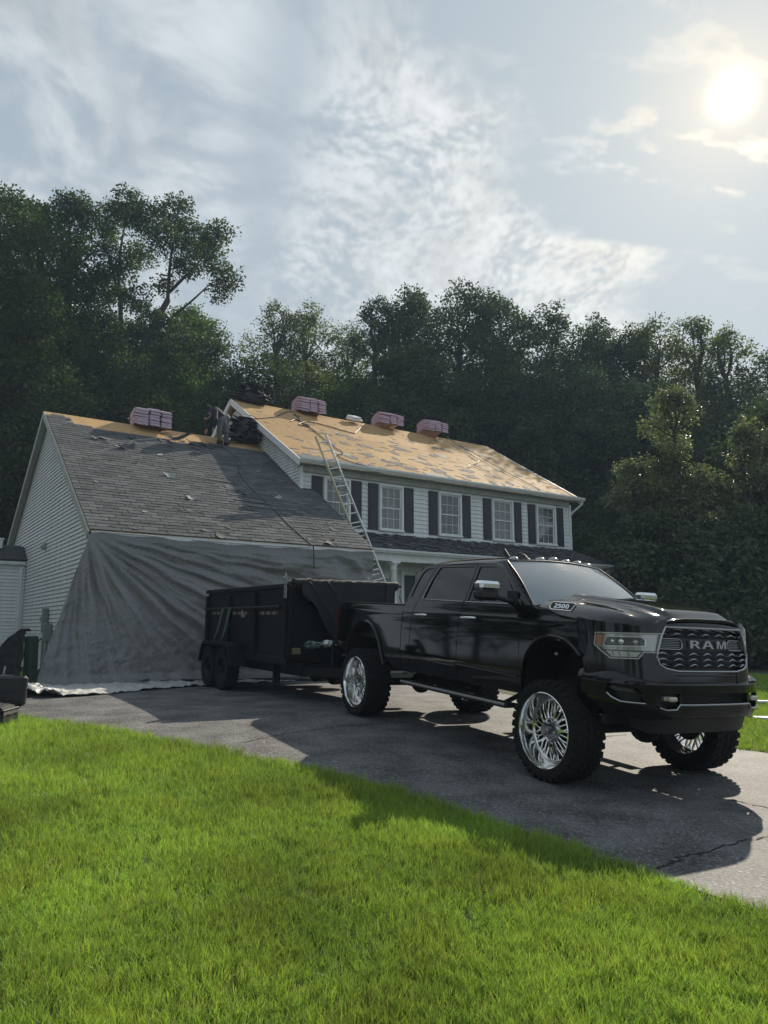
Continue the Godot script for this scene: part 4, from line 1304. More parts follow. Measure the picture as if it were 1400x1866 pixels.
		b.tube(along(side(sg, 0.006), [-4.71, 0.76, -4.700, 0.87, -4.66, 0.98, -4.60, 1.09, -4.52, 1.19, -4.42, 1.262, -4.30, 1.312, -4.17, 1.338, -4.06, 1.337, -3.95, 1.312, -3.85, 1.262, -3.76, 1.19, -3.68, 1.09, -3.62, 0.98, -3.58, 0.86, -3.56, 0.76], 0.03), 0.030, 8, true, 0.7)
		part("wheel_flare", b, P, truck)
		# liners inside the arches
		for ax in [[-0.09, 0.46, 1.33], [-4.13, 0.57, 1.31]]:
			b = B.new()
			var lf := func(u: float, v: float) -> Vector3:
				var a := lerpf(-0.25, PI + 0.25, u)
				return Vector3(ax[0] + cos(a) * ax[1] * 1.02, 0.80 + sin(a) * (ax[2] - 0.80), sg * lerpf(0.40, 0.955, v))
			b.grid(24, 2, lf, Vector3.DOWN)
			b.bx(Vector3(ax[0], 1.0, sg * 0.42), Vector3(1.0, 0.72, 0.02))
			part("wheel_liner", b, M.under, truck)
		b = B.new()
		b.ball(Vector3(-0.13 if sg > 0 else -0.13, 1.185, sg * 0.86), Vector3(0.022, 0.018, 0.02), 10, 6)
		b.ball(Vector3(-4.02, 1.17, sg * 0.84), Vector3(0.02, 0.018, 0.02), 10, 6)
		part("rock_light", b, M.lamp_clear, truck)
		# running board, shock absorber
		b = B.new()
		b.bar(Vector3(-0.66, 0.605, sg * 0.99), Vector3(-2.86, 0.605, sg * 0.99), 0.17, 0.05, Vector3.UP, 0.016)
		for xx in [-0.85, -1.8, -2.65]: b.bar(Vector3(xx, 0.61, sg * 0.93), Vector3(xx, 0.70, sg * 0.7), 0.06, 0.03)
		var rb := part("running_board", b, M.plastic, truck)
		b = B.new()
		b.bar(Vector3(-0.67, 0.618, sg * 1.077), Vector3(-2.85, 0.618, sg * 1.077), 0.012, 0.026, Vector3.UP, 0.004)
		part("board_edge", b, M.spring, rb)
		b = B.new()
		b.tube([Vector3(0.30, 1.12, sg * 0.72), Vector3(0.20, 0.62, sg * 0.66)], 0.035, 10)
		b.tube([Vector3(0.30, 1.12, sg * 0.72), Vector3(0.33, 1.26, sg * 0.74)], 0.02, 8)
		part("shock_absorber", b, M.spring, truck)
		# mirror
		b = B.new()
		b.bar(Vector3(-0.80, 1.69, sg * 0.90), Vector3(-0.86, 1.735, sg * 1.10), 0.13, 0.05, Vector3.UP, 0.018)
		b.bx(Vector3(-0.88, 1.745, sg * 1.20), Vector3(0.16, 0.115, 0.27), 0.035)
		b.bx(Vector3(-0.80, 1.735, sg * 0.905), Vector3(0.16, 0.16, 0.035), 0.02)
		var mi := part("wing_mirror", b, M.plastic, truck)
		b = B.new()
		b.bx(Vector3(-0.86, 1.842, sg * 1.20), Vector3(0.155, 0.105, 0.275), 0.04)
		part("mirror_cap", b, M.chrome, mi)
		b = B.new()
		b.bx(Vector3(-0.945, 1.80, sg * 1.20), Vector3(0.012, 0.17, 0.23), 0.004)
		part("mirror_glass", b, M.tint, mi)
		# pillar beside the windscreen
		b = B.new()
		var pl := func(u: float, v: float) -> Vector3:
			var a := Vector3(lerpf(-0.50, -1.16, u), lerpf(1.645, 2.150, u), sg * lerpf(0.86, 0.70, u))
			var c := Vector3(lerpf(-0.60, -1.22, u), lerpf(1.64, 2.125, u), sg * lerpf(0.925, 0.755, u))
			var q := a.lerp(c, v)
			return q + Vector3(0.55, 0.5, sg * 0.6) * 0.035 * sin(PI * v) - Vector3(0, 0.0, 0)
		b.grid(16, 6, pl, Vector3(0.5, 0.6, sg))
		part("windscreen_pillar", b, P, truck)
		# badge on the side of the bonnet
		var bt := Transform3D(Basis(Vector3(1, -0.035, -0.02).normalized(), Vector3(0.03, 0.93, -0.36 * sg).normalized(), Vector3(0.0, 0.36, 0.93 * sg).normalized()).orthonormalized(), Vector3(0.06, 1.652, sg * 0.960))
		if sg < 0: bt.basis = Basis(-bt.basis.x, bt.basis.y, bt.basis.z)
		b = B.new()
		var ring := [Vector2(-0.165, 0.0), Vector2(-0.135, 0.040), Vector2(0.165, 0.040), Vector2(0.175, 0.028), Vector2(0.135, -0.040), Vector2(-0.14, -0.040), Vector2(-0.165, -0.02)]
		for i in ring.size():
			var p0: Vector2 = ring[i]
			var p1: Vector2 = ring[(i + 1) % ring.size()]
			b.tube([bt * Vector3(p0.x, p0.y, 0.012), bt * Vector3(p1.x, p1.y, 0.012)], 0.0085, 6)
		b.prism(PackedVector2Array(ring), bt * Transform3D(Basis.IDENTITY, Vector3(0, 0, -0.01)), 0.016)
		var bd := part("badge", b, M.chrome, truck)
		b = B.new()
		var inner := PackedVector2Array()
		for p0 in ring: inner.append(p0 * 0.94)
		b.prism(inner, bt * Transform3D(Basis.IDENTITY, Vector3(0, 0, 0.003)), 0.007)
		part("badge_plate", b, M.plastic, bd)
		var tm := text_mesh("2500", "Droid Sans", true, 0.062, 0.006)
		var tt := MeshInstance3D.new()
		tt.mesh = tm; tt.material_override = M.chrome
		tt.transform = bt * Transform3D(Basis.from_scale(Vector3(1.55, 1.0, 1.0)), Vector3(-0.004, 0, 0.014))
		put(tt, "badge_number", bd)
	# ---- bonnet
	var wid := [[-0.45, 0.93], [-0.24, 0.948], [0.0, 0.962], [0.3, 0.952], [0.5, 0.918], [0.62, 0.872], [0.72, 0.808], [0.80, 0.732], [0.86, 0.638], [0.895, 0.56], [0.93, 0.45]]
	var crown := [[-0.45, 1.775], [-0.125, 1.752], [0.2, 1.726], [0.437, 1.700], [0.6, 1.675], [0.72, 1.650], [0.85, 1.618], [0.93, 1.592]]
	var drop := [[-0.45, 0.115], [-0.24, 0.125], [0.0, 0.158], [0.3, 0.158], [0.54, 0.142], [0.72, 0.130], [0.85, 0.105], [0.895, 0.06], [0.93, 0.015]]
	var hood := func(q: Vector2) -> Vector3:
		var t := clampf(q.y, -1.03, 1.03)
		var x := q.x - 0.09 * t * t * smoothstep(0.2, -0.45, q.x) * -1.0
		var z: float = t * curve_at(wid, q.x)
		var y: float = curve_at(crown, q.x) - curve_at(drop, q.x) * pow(absf(t), 4.5)
		var cr := 0.035 * smoothstep(0.46, 0.37, absf(z)) * smoothstep(0.93, 0.75, q.x)
		cr -= 0.014 * smoothstep(0.10, 0.02, absf(absf(z) - 0.62)) * smoothstep(0.9, 0.6, q.x)
		return Vector3(x, y + cr - 0.012 * (z * z), z)
	b = B.new()
	b.skin(pv([-0.42, -1, 0.93, -1, 0.93, 1, -0.42, 1]), Vector2(0.034, 0.034), hood, Vector3(0.1, 1, 0), Vector3(0, -0.02, 0))
	var hd := part("bonnet", b, P, truck)
	# nose between bonnet and grille
	b = B.new()
	var nose := func(q: Vector2) -> Vector3:
		var r: Vector3 = on_plan(FR, q.x, q.y, 0.0, 0.10)
		return r - Vector3(0.045 * pow((q.y - 1.51) / 0.09, 2.0), 0, 0)
	b.skin(pv([-0.52, 1.512, 0.52, 1.512, 0.515, 1.56, 0.45, 1.602, 0, 1.606, -0.45, 1.602, -0.515, 1.56]), Vector2(0.05, 0.015), nose, Vector3(1, 0.4, 0), Vector3(-0.04, 0, 0))
	part("bonnet_lip", b, P, hd)
	# cowl, wipers, windscreen, roof
	b = B.new()
	var cow := func(u: float, v: float) -> Vector3:
		var z := lerpf(-0.9, 0.9, u)
		return Vector3(lerpf(-0.36, -0.56, v) + 0.09 * z * z * (0.0 if v < 0.5 else -0.6), 1.715 - 0.035 * v - 0.06 * z * z, z)
	b.grid(20, 3, cow, Vector3.UP)
	part("cowl", b, M.plastic, truck)
	var wsf := func(u: float, v: float) -> Vector3:
		var s := 2.0 * u - 1.0
		var base := Vector3(-0.335 - 0.165 * s * s, 1.672 - 0.02 * s * s, s * 0.865)
		var top := Vector3(-1.085 - 0.08 * s * s, 2.185 - 0.035 * s * s, s * 0.705)
		return base.lerp(top, v) + Vector3(0.5, 0.75, 0) * 0.03 * sin(PI * v)
	b = B.new()
	b.grid(28, 14, wsf, Vector3(0.6, 0.8, 0))
	part("windscreen", b, M.windscreen, truck)
	b = B.new()
	for s in [0.0, 1.0]:
		var pts := []
		for i in 15: pts.append(wsf.call(s, i / 14.0) + Vector3(0.005, 0.005, 0))
		b.tube(pts, 0.010, 6)
	var pts2 := []
	for i in 25: pts2.append(wsf.call(i / 24.0, 1.0) + Vector3(0.0, 0.004, 0))
	b.tube(pts2, 0.010, 6)
	part("windscreen_seal", b, M.plastic, truck)
	for w in [[0.62, 0.14, 0.92], [-0.1, -0.60, 0.2]]:
		b = B.new()
		var wp := []
		for i in 9:
			var s: float = lerpf(w[0], w[1], i / 8.0)
			wp.append(wsf.call((s / 0.88 + 1.0) / 2.0, 0.055 + 0.02 * i / 8.0) + Vector3(0.02, 0.022, 0))
		b.tube(wp, 0.011, 6)
		b.bar(wp[4] + Vector3(0, 0.01, 0), Vector3(-0.34, 1.73, w[1] - 0.1), 0.022, 0.016)
		b.ball(Vector3(-0.34, 1.735, w[1] - 0.1), Vector3(0.03, 0.025, 0.03), 8, 6)
		part("wiper", b, M.plastic, truck)
	var rf := [[-2.98, 2.10], [-2.93, 2.155], [-2.85, 2.190], [-2.7, 2.215], [-2.3, 2.235], [-1.9, 2.240], [-1.5, 2.232], [-1.25, 2.212], [-1.10, 2.185]]
	var roof := func(q: Vector2) -> Vector3:
		var t := q.y
		var w := 0.745 - 0.05 * smoothstep(-1.35, -1.1, q.x) - 0.03 * smoothstep(-2.8, -2.98, q.x)
		return Vector3(q.x - 0.06 * t * t * smoothstep(-1.5, -1.1, q.x), curve_at(rf, q.x) - 0.026 * t * t - 0.072 * pow(absf(t), 9.0) + 0.006 * cos(t * 9.0) * (1.0 - t * t), t * w)
	b = B.new()
	b.skin(pv([-2.98, -1, -1.095, -1, -1.095, 1, -2.98, 1]), Vector2(0.05, 0.05), roof, Vector3.UP, Vector3(0, -0.025, 0))
	var rfp := part("roof", b, P, truck)
	b = B.new()
	var rw := func(u: float, v: float) -> Vector3: return Vector3(lerpf(-3.06, -2.965, v), lerpf(1.63, 2.11, v), lerpf(-0.92, 0.92, u) * lerpf(1.0, 0.80, v))
	b.grid(8, 6, rw, Vector3.LEFT)
	part("rear_window", b, M.tint, truck)
	b = B.new()
	b.bx(Vector3(-3.05, 1.2, 0), Vector3(0.03, 0.95, 1.84)); part("cab_back", b, P, truck)
	for z in [0.575, 0.20, 0.0, -0.20, -0.40, -0.575]:
		b = B.new()
		var c0: Vector3 = roof.call(Vector2(-1.19, z / 0.72))
		b.ball(c0 + Vector3(-0.01, 0.004, 0), Vector3(0.085, 0.040, 0.050), 14, 8)
		part("cab_light", b, M.bezel, rfp)
	b = B.new()
	var fin := func(u: float, v: float) -> Vector3:
		var c0: Vector3 = roof.call(Vector2(-1.25, 0.55))
		var x := lerpf(0.12, -0.13, u)
		var h := 0.085 * pow(sin(clampf(u * 1.05, 0, 1) * PI * 0.62), 0.8) * (1.0 - smoothstep(0.86, 1.0, u))
		var a := (v - 0.5) * 2.0
		return c0 + Vector3(x - 0.02, (h + 0.004) * (1.0 - absf(a) ** 1.6) - 0.006, a * 0.034 * (1.0 - 0.3 * u))
	b.grid(18, 10, fin, Vector3.UP)
	part("antenna_fin", b, M.plastic, rfp)
	b = B.new()
	b.bar(roof.call(Vector2(-1.45, 0.62)), roof.call(Vector2(-1.55, 0.62)) + Vector3(0.0, 0.09, 0), 0.012, 0.05)
	part("antenna_mast", b, M.plastic, rfp)
	# inside of the cab
	b = B.new()
	b.bx(Vector3(-0.70, 1.50, 0), Vector3(0.5, 0.28, 1.7), 0.08)
	part("dashboard", b, M.under, truck)
	for z in [0.42, -0.42]:
		b = B.new()
		b.bx(Vector3(-1.65, 1.25, z), Vector3(0.55, 0.2, 0.56), 0.07)
		b.bx(Vector3(-1.92, 1.60, z), Vector3(0.17, 0.62, 0.54), 0.07, Basis(Vector3.BACK, 0.15))
		b.bx(Vector3(-1.98, 1.98, z), Vector3(0.10, 0.17, 0.28), 0.04)
		part("seat", b, M.plastic, truck)
	b = B.new()
	var sw := []
	for i in 21: sw.append(Vector3(-1.02 + 0.07 * cos(TAU * i / 20.0), 1.60 + 0.19 * cos(TAU * i / 20.0), -0.42 + 0.19 * sin(TAU * i / 20.0)))
	b.tube(sw, 0.015, 6, false)
	part("steering_wheel", b, M.plastic, truck)
	b = B.new()
	b.ball(Vector3(-1.0, 2.06, 0), Vector3(0.03, 0.05, 0.14), 12, 8)
	part("rear_view_mirror", b, M.plastic, truck)
	# ---- underside
	b = B.new()
	b.bx(Vector3(-1.75, 0.82, 0), Vector3(2.5, 0.14, 1.86), 0.03)
	b.bx(Vector3(0.15, 1.28, 0), Vector3(1.2, 0.5, 0.82), 0.04)
	b.bx(Vector3(-4.1, 1.06, 0), Vector3(2.1, 0.08, 1.2), 0.02)
	part("floor_pan", b, M.under, truck)
	b = B.new()
	for z in [0.43, -0.43]: b.bar(Vector3(0.85, 0.86, z), Vector3(-5.15, 0.88, z), 0.09, 0.17)
	for x in [0.7, -0.9, -2.4, -3.3, -5.0]: b.bar(Vector3(x, 0.84, -0.42), Vector3(x, 0.84, 0.42), 0.1, 0.12)
	part("chassis_frame", b, M.under, truck)
	b = B.new()
	for x in [0.0, -4.08]:
		b.tube([Vector3(x, 0.47, -0.95), Vector3(x, 0.47, 0.95)], 0.055, 12)
		b.ball(Vector3(x, 0.46, -0.25 if x == 0.0 else 0.0), Vector3(0.17, 0.16, 0.15), 16, 10)
	b.tube([Vector3(-4.0, 0.5, 0), Vector3(-2.3, 0.70, 0.05)], 0.05, 10)
	b.tube([Vector3(0.14, 0.56, 0.7), Vector3(0.16, 0.60, -0.6)], 0.022, 8)
	part("axle", b, M.under, truck)
	b = B.new()
	b.bx(Vector3(-2.6, 0.70, -0.5), Vector3(0.9, 0.2, 0.3), 0.05)
	b.tube([Vector3(-2.2, 0.62, 0.35), Vector3(-3.0, 0.58, 0.35)], 0.09, 12)
	part("exhaust", b, M.under, truck)
	# bed inside, tailgate, rear bumper
	b = B.new()
	b.bx(Vector3(-4.12, 1.12, 0), Vector3(2.05, 0.04, 1.7))
	for sg in [1, -1]: b.bx(Vector3(-4.12, 1.36, sg * 0.80), Vector3(2.05, 0.46, 0.03))
	b.bx(Vector3(-3.09, 1.36, 0), Vector3(0.03, 0.47, 1.78))
	part("bed_liner", b, M.plastic, truck)
	b = B.new()
	b.bx(Vector3(-5.14, 1.28, 0), Vector3(0.07, 0.60, 1.66), 0.025)
	part("tailgate", b, P, truck)
	b = B.new()
	b.bx(Vector3(-5.30, 0.86, 0), Vector3(0.20, 0.20, 1.86), 0.05); b.bx(Vector3(-5.30, 0.70, 0), Vector3(0.4, 0.09, 0.09), 0.01)
	part("rear_bumper", b, M.plastic, truck)
	# ---- grille
	b = B.new()
	b.skin(pv([-0.53, 1.512, 0.53, 1.512, 0.60, 1.36, 0.628, 1.25, 0.61, 1.17, 0.535, 1.145, 0.40, 1.125, -0.40, 1.125, -0.535, 1.145, -0.61, 1.17, -0.628, 1.25, -0.60, 1.36]), Vector2(0.06, 0.06), front(-0.075), Vector3.RIGHT)
	var gl := part("grille", b, M.plastic, truck)
	b = B.new()
	b.tube(along(front(-0.004), [-0.515, 1.512, 0.515, 1.512, 0.565, 1.42, 0.605, 1.30, 0.620, 1.24, 0.60, 1.175, 0.53, 1.142, 0.40, 1.122, -0.40, 1.122, -0.53, 1.142, -0.60, 1.175, -0.62, 1.24, -0.605, 1.30, -0.565, 1.42, -0.515, 1.512], 0.03), 0.012, 6, false)
	part("grille_surround", b, M.dark_chrome, gl)
	for k in 5:
		var y: float = [1.492, 1.447, 1.272, 1.222, 1.172][k]
		var hw: float = [0.515, 0.545, 0.60, 0.605, 0.575][k]
		b = B.new()
		var bar := func(u: float, v: float) -> Vector3:
			var s := lerpf(-hw, hw, u)
			var w := 0.010 * cos(s * 34.0)
			var a := v * TAU
			return on_plan(FR, s, y + w + 0.0105 * sin(a) * (1.0 + 0.35 * cos(s * 34.0)), -0.028 + 0.026 * cos(a), 0.10)
		b.grid(90, 10, bar, Vector3.RIGHT)
		part("grille_bar", b, M.dark_chrome, gl)
	b = B.new()
	b.skin(pv([-0.58, 1.415, 0.58, 1.415, 0.60, 1.31, -0.60, 1.31]), Vector2(0.06, 0.06), front(-0.035), Vector3.RIGHT, Vector3(-0.03, 0, 0))
	part("grille_band", b, M.plastic, gl)
	b = B.new()
	for sg in [1.0, -1.0]:
		b.tube(along(front(-0.022), [sg * 0.575, 1.408, sg * 0.345, 1.408, sg * 0.315, 1.385, sg * 0.315, 1.335, sg * 0.345, 1.315, sg * 0.595, 1.315], 0.03), 0.006, 6)
		for k in 5: b.tube(along(front(-0.028), [sg * 0.58, 1.393 - k * 0.0155, sg * 0.34, 1.393 - k * 0.0155], 0.06), 0.003, 5)
	part("grille_inlay", b, M.dark_chrome, gl)
	var lx := [0.165, -0.018, -0.212]
	for i in 3:
		var tm := text_mesh(["R", "A", "M"][i], "Droid Sans", true, 0.098, 0.02)
		var o := MeshInstance3D.new()
		o.mesh = tm; o.material_override = M.spring
		var at: Vector3 = on_plan(FR, lx[i], 1.362, -0.022, 0.10)
		o.transform = Transform3D(Basis(Vector3(0, 0, -1), Vector3(-0.1, 1, 0).normalized(), Vector3(1, 0.1, 0).normalized()) * Basis.from_scale(Vector3([2.65, 2.5, 1.80][i], 1.0, 1.0)), at)
		put(o, "letter", gl)
	b = B.new()
	b.skin(pv([-0.45, 1.13, 0.45, 1.13, 0.45, 0.98, -0.45, 0.98]), Vector2(0.06, 0.04), front(-0.012), Vector3.RIGHT, Vector3(-0.04, 0, 0))
	b.tube(along(front(-0.004), [-0.44, 1.085, 0.44, 1.085], 0.06), 0.006, 6)
	part("lower_fascia", b, P, truck)
	b = B.new()
	b.bx(Vector3(0.62, 1.12, 0), Vector3(0.10, 0.80, 1.35), 0.02)
	b.bx(Vector3(0.56, 0.84, 0), Vector3(0.06, 0.46, 1.84), 0.02)
	part("radiator_support", b, M.under, truck)
	# ---- headlights
	for sg in [1.0, -1.0]:
		var mirror := func(f: Callable) -> Callable:
			return func(q: Vector2) -> Vector3:
				var r: Vector3 = f.call(q)
				return Vector3(r.x, r.y, r.z * sg)
		var ow := Vector3(1, 0.05, sg * 0.5)
		var outline := [0.560, 1.450, 1.174, 1.429, 1.188, 1.324, 1.123, 1.271, 1.028, 1.208, 0.785, 1.218, 0.734, 1.277, 0.618, 1.278, 0.590, 1.36]
		b = B.new()
		b.skin(pv(outline), Vector2(0.05, 0.05), mirror.call(front(-0.07)), ow, Vector3(0.05, 0, sg * 0.03))
		var hl := part("headlight", b, M.plastic, truck)
		b = B.new()
		b.skin(pv([1.095, 1.415, 1.166, 1.413, 1.178, 1.330, 1.135, 1.300, 1.115, 1.330]), Vector2(0.03, 0.03), mirror.call(front(-0.012)), ow, Vector3(-0.02, 0, -sg * 0.03))
		part("amber_marker", b, M.amber, hl)
		# bright frame of the main lamp
		b = B.new()
		var fr := [1.085, 1.412, 0.72, 1.418, 0.688, 1.385, 0.692, 1.318, 1.10, 1.300, 1.118, 1.325]
		b.skin(pv([1.105, 1.430, 0.70, 1.437, 0.570, 1.440, 0.600, 1.36, 0.625, 1.290, 0.745, 1.290, 1.10, 1.283, 1.135, 1.310]), Vector2(0.04, 0.04), mirror.call(front(-0.022)), ow, Vector3(-0.03, 0, -sg * 0.02), [pv([1.065, 1.402, 0.745, 1.410, 0.715, 1.385, 0.718, 1.330, 1.085, 1.312, 1.100, 1.335])])
		part("lamp_bezel", b, M.bezel, hl)
		b = B.new()
		b.tube(along(mirror.call(front(-0.018)), [1.065, 1.402, 0.745, 1.410, 0.715, 1.385, 0.718, 1.330, 1.085, 1.312, 1.100, 1.335, 1.065, 1.402], 0.03), 0.006, 6)
		part("lamp_frame", b, M.chrome, hl)
		for s in [0.80, 0.93, 1.02]:
			b = B.new()
			var c0: Vector3 = mirror.call(front(-0.045)).call(Vector2(s, 1.36))
			b.ball(c0, Vector3(0.03, 0.032, 0.035) if s < 0.98 else Vector3(0.02, 0.022, 0.02), 14, 10)
			part("projector_lamp", b, M.chrome if s > 0.9 else M.dark_chrome, hl)
		b = B.new()
		b.skin(pv([1.075, 1.272, 1.022, 1.224, 0.80, 1.233, 0.755, 1.275]), Vector2(0.04, 0.03), mirror.call(front(-0.02)), ow, Vector3(-0.02, 0, -sg * 0.02))
		part("turn_lamp", b, M.lamp_clear, hl)
		b = B.new()
		for s in [0.86, 0.94, 1.0]: b.tube(along(mirror.call(front(-0.012)), [s, 1.235, s + 0.015, 1.27], 0.02), 0.004, 5)
		part("turn_lamp_rib", b, M.plastic, hl)
		b = B.new()
		b.skin(pv(outline), Vector2(0.05, 0.05), mirror.call(front(-0.002)), ow)
		part("headlight_lens", b, M.lens, hl)
		b = B.new()
		b.tube(along(mirror.call(front(-0.003)), outline + [0.560, 1.450], 0.03), 0.006, 6, false)
		part("headlight_rim", b, M.lamp_clear, hl)
	# ---- front bumper
	b = B.new()
	var top := [1.42, 1.100, 1.18, 1.104, 1.03, 1.085, 0.884, 1.058, 0.77, 1.032, 0.62, 1.018, 0.0, 1.022, -0.62, 1.018, -0.77, 1.032, -0.884, 1.058, -1.03, 1.085, -1.18, 1.104, -1.42, 1.100]
	var bot := [-1.42, 0.80, -1.30, 0.70, -0.975, 0.705, -0.67, 0.683, -0.5, 0.715, 0.5, 0.715, 0.67, 0.683, 0.975, 0.705, 1.30, 0.70, 1.42, 0.80]
	var holes := []
	for sg in [1.0, -1.0]:
		holes.append(pv([sg * 1.12, 0.985, sg * 0.86, 0.965, sg * 0.80, 0.915, sg * 0.79, 0.84, sg * 1.0, 0.838, sg * 1.11, 0.885, sg * 1.145, 0.93]))
		holes.append(pv([sg * 0.655, 0.935, sg * 0.475, 0.935, sg * 0.475, 0.84, sg * 0.505, 0.802, sg * 0.60, 0.795, sg * 0.655, 0.812]))
	holes.append(pv([-0.44, 0.935, 0.44, 0.935, 0.44, 0.845, -0.44, 0.845]))
	var bf := func(q: Vector2) -> Vector3:
		# top shoulder rolls back, lower half tucks in
		var o := -0.05 * pow(clampf((q.y - 1.0) / 0.10, 0, 1), 2.0) - 0.05 * pow(clampf((0.86 - q.y) / 0.16, 0, 1), 2.0)
		return on_plan(BU, q.x, q.y, o, 0.0)
	b.skin(pv(top + bot), Vector2(0.05, 0.03), bf, Vector3(1, 0, 0.0), Vector3(-0.05, 0, 0), holes)
	# faces on the flanks need their own outward side
	var bp := part("front_bumper", b, P, truck)
	b = B.new()
	var sh := func(u: float, v: float) -> Vector3:
		var s := lerpf(-1.40, 1.40, u)
		var a := absf(s)
		var y := curve_at([[0.0, 1.021], [0.62, 1.018], [0.77, 1.031], [0.884, 1.057], [1.03, 1.084], [1.18, 1.103], [1.42, 1.099]], a)
		return on_plan(BU, s, y + 0.010 * sin(PI * minf(v * 1.5, 1.0)), -0.05 - 0.12 * v, 0.0)
	b.grid(80, 4, sh, Vector3.UP)
	part("bumper_top", b, P, bp)
	b = B.new()
	b.skin(pv([-1.3, 1.0, 1.3, 1.0, 1.3, 0.78, -1.3, 0.78]), Vector2(0.08, 0.08), bump(-0.10), Vector3.RIGHT)
	for k in 4: b.tube(along(bump(-0.07), [-0.44, 0.925 - k * 0.022, 0.44, 0.925 - k * 0.022], 0.1), 0.004, 5)
	part("bumper_recess", b, M.plastic, bp)
	for sg in [1.0, -1.0]:
		b = B.new()
		var c0: Vector3 = on_plan(BU, sg * 0.56, 0.885, -0.02, 0.0)
		b.bx(c0, Vector3(0.10, 0.042, 0.10), 0.012)
		b.bx(c0 + Vector3(-0.05, 0.0, sg * 0.05), Vector3(0.10, 0.035, 0.025), 0.008)
		part("tow_hook", b, M.hook, bp)
		b = B.new()
		var mb := func(q: Vector2) -> Vector3:
			return on_plan(BU, q.x * sg, q.y, -0.03, 0.0)
		b.skin(pv([1.09, 0.972, 0.90, 0.955, 0.885, 0.925, 1.06, 0.930, 1.10, 0.945]), Vector2(0.04, 0.03), mb, Vector3(1, 0, sg), Vector3(-0.03, 0, 0))
		part("fog_light", b, M.fog_lens, bp)
		b = B.new()
		b.tube(along(func(q: Vector2) -> Vector3: return on_plan(BU, q.x * sg, q.y, -0.004, 0.0), [1.13, 0.905, 1.09, 0.872, 1.0, 0.838, 0.79, 0.836], 0.03), 0.011, 6)
		part("fog_trim", b, M.dark_chrome, bp)
	b = B.new()
	b.tube(along(bump(0.002), [0.672, 0.810, 0.605, 0.790, 0.505, 0.797, 0.472, 0.838, -0.472, 0.838, -0.505, 0.797, -0.605, 0.790, -0.672, 0.810], 0.04), 0.010, 6)
	part("bumper_strip", b, M.dark_chrome, bp)
	b = B.new()
	b.skin(pv([-0.98, 0.70, 0.98, 0.70, 0.92, 0.62, 0.7, 0.57, -0.7, 0.57, -0.92, 0.62]), Vector2(0.08, 0.05), func(q: Vector2) -> Vector3: return on_plan(BU, q.x, q.y, -0.10 - 0.25 * (0.72 - q.y), 0.0), Vector3.RIGHT, Vector3(-0.03, 0, 0))
	part("air_dam", b, M.plastic, bp)
	# ---- wheels
	build_wheel("wheel", "front wheel facing the camera with the whole polished rim in view", Vector3(0, 0.47, 1.13), 1.0, 0.10)
	build_wheel("wheel", "rear wheel nearest the trailer with a polished deep rim", Vector3(-4.08, 0.47, 1.13), 1.0, 0.35)
	build_wheel("wheel", "front wheel on the far side, its dark inner face towards the camera", Vector3(0, 0.47, -1.13), -1.0, 0.2)
	build_wheel("wheel", "rear wheel on the far side, glimpsed under the chassis", Vector3(-4.08, 0.47, -1.13), -1.0, 0.0)

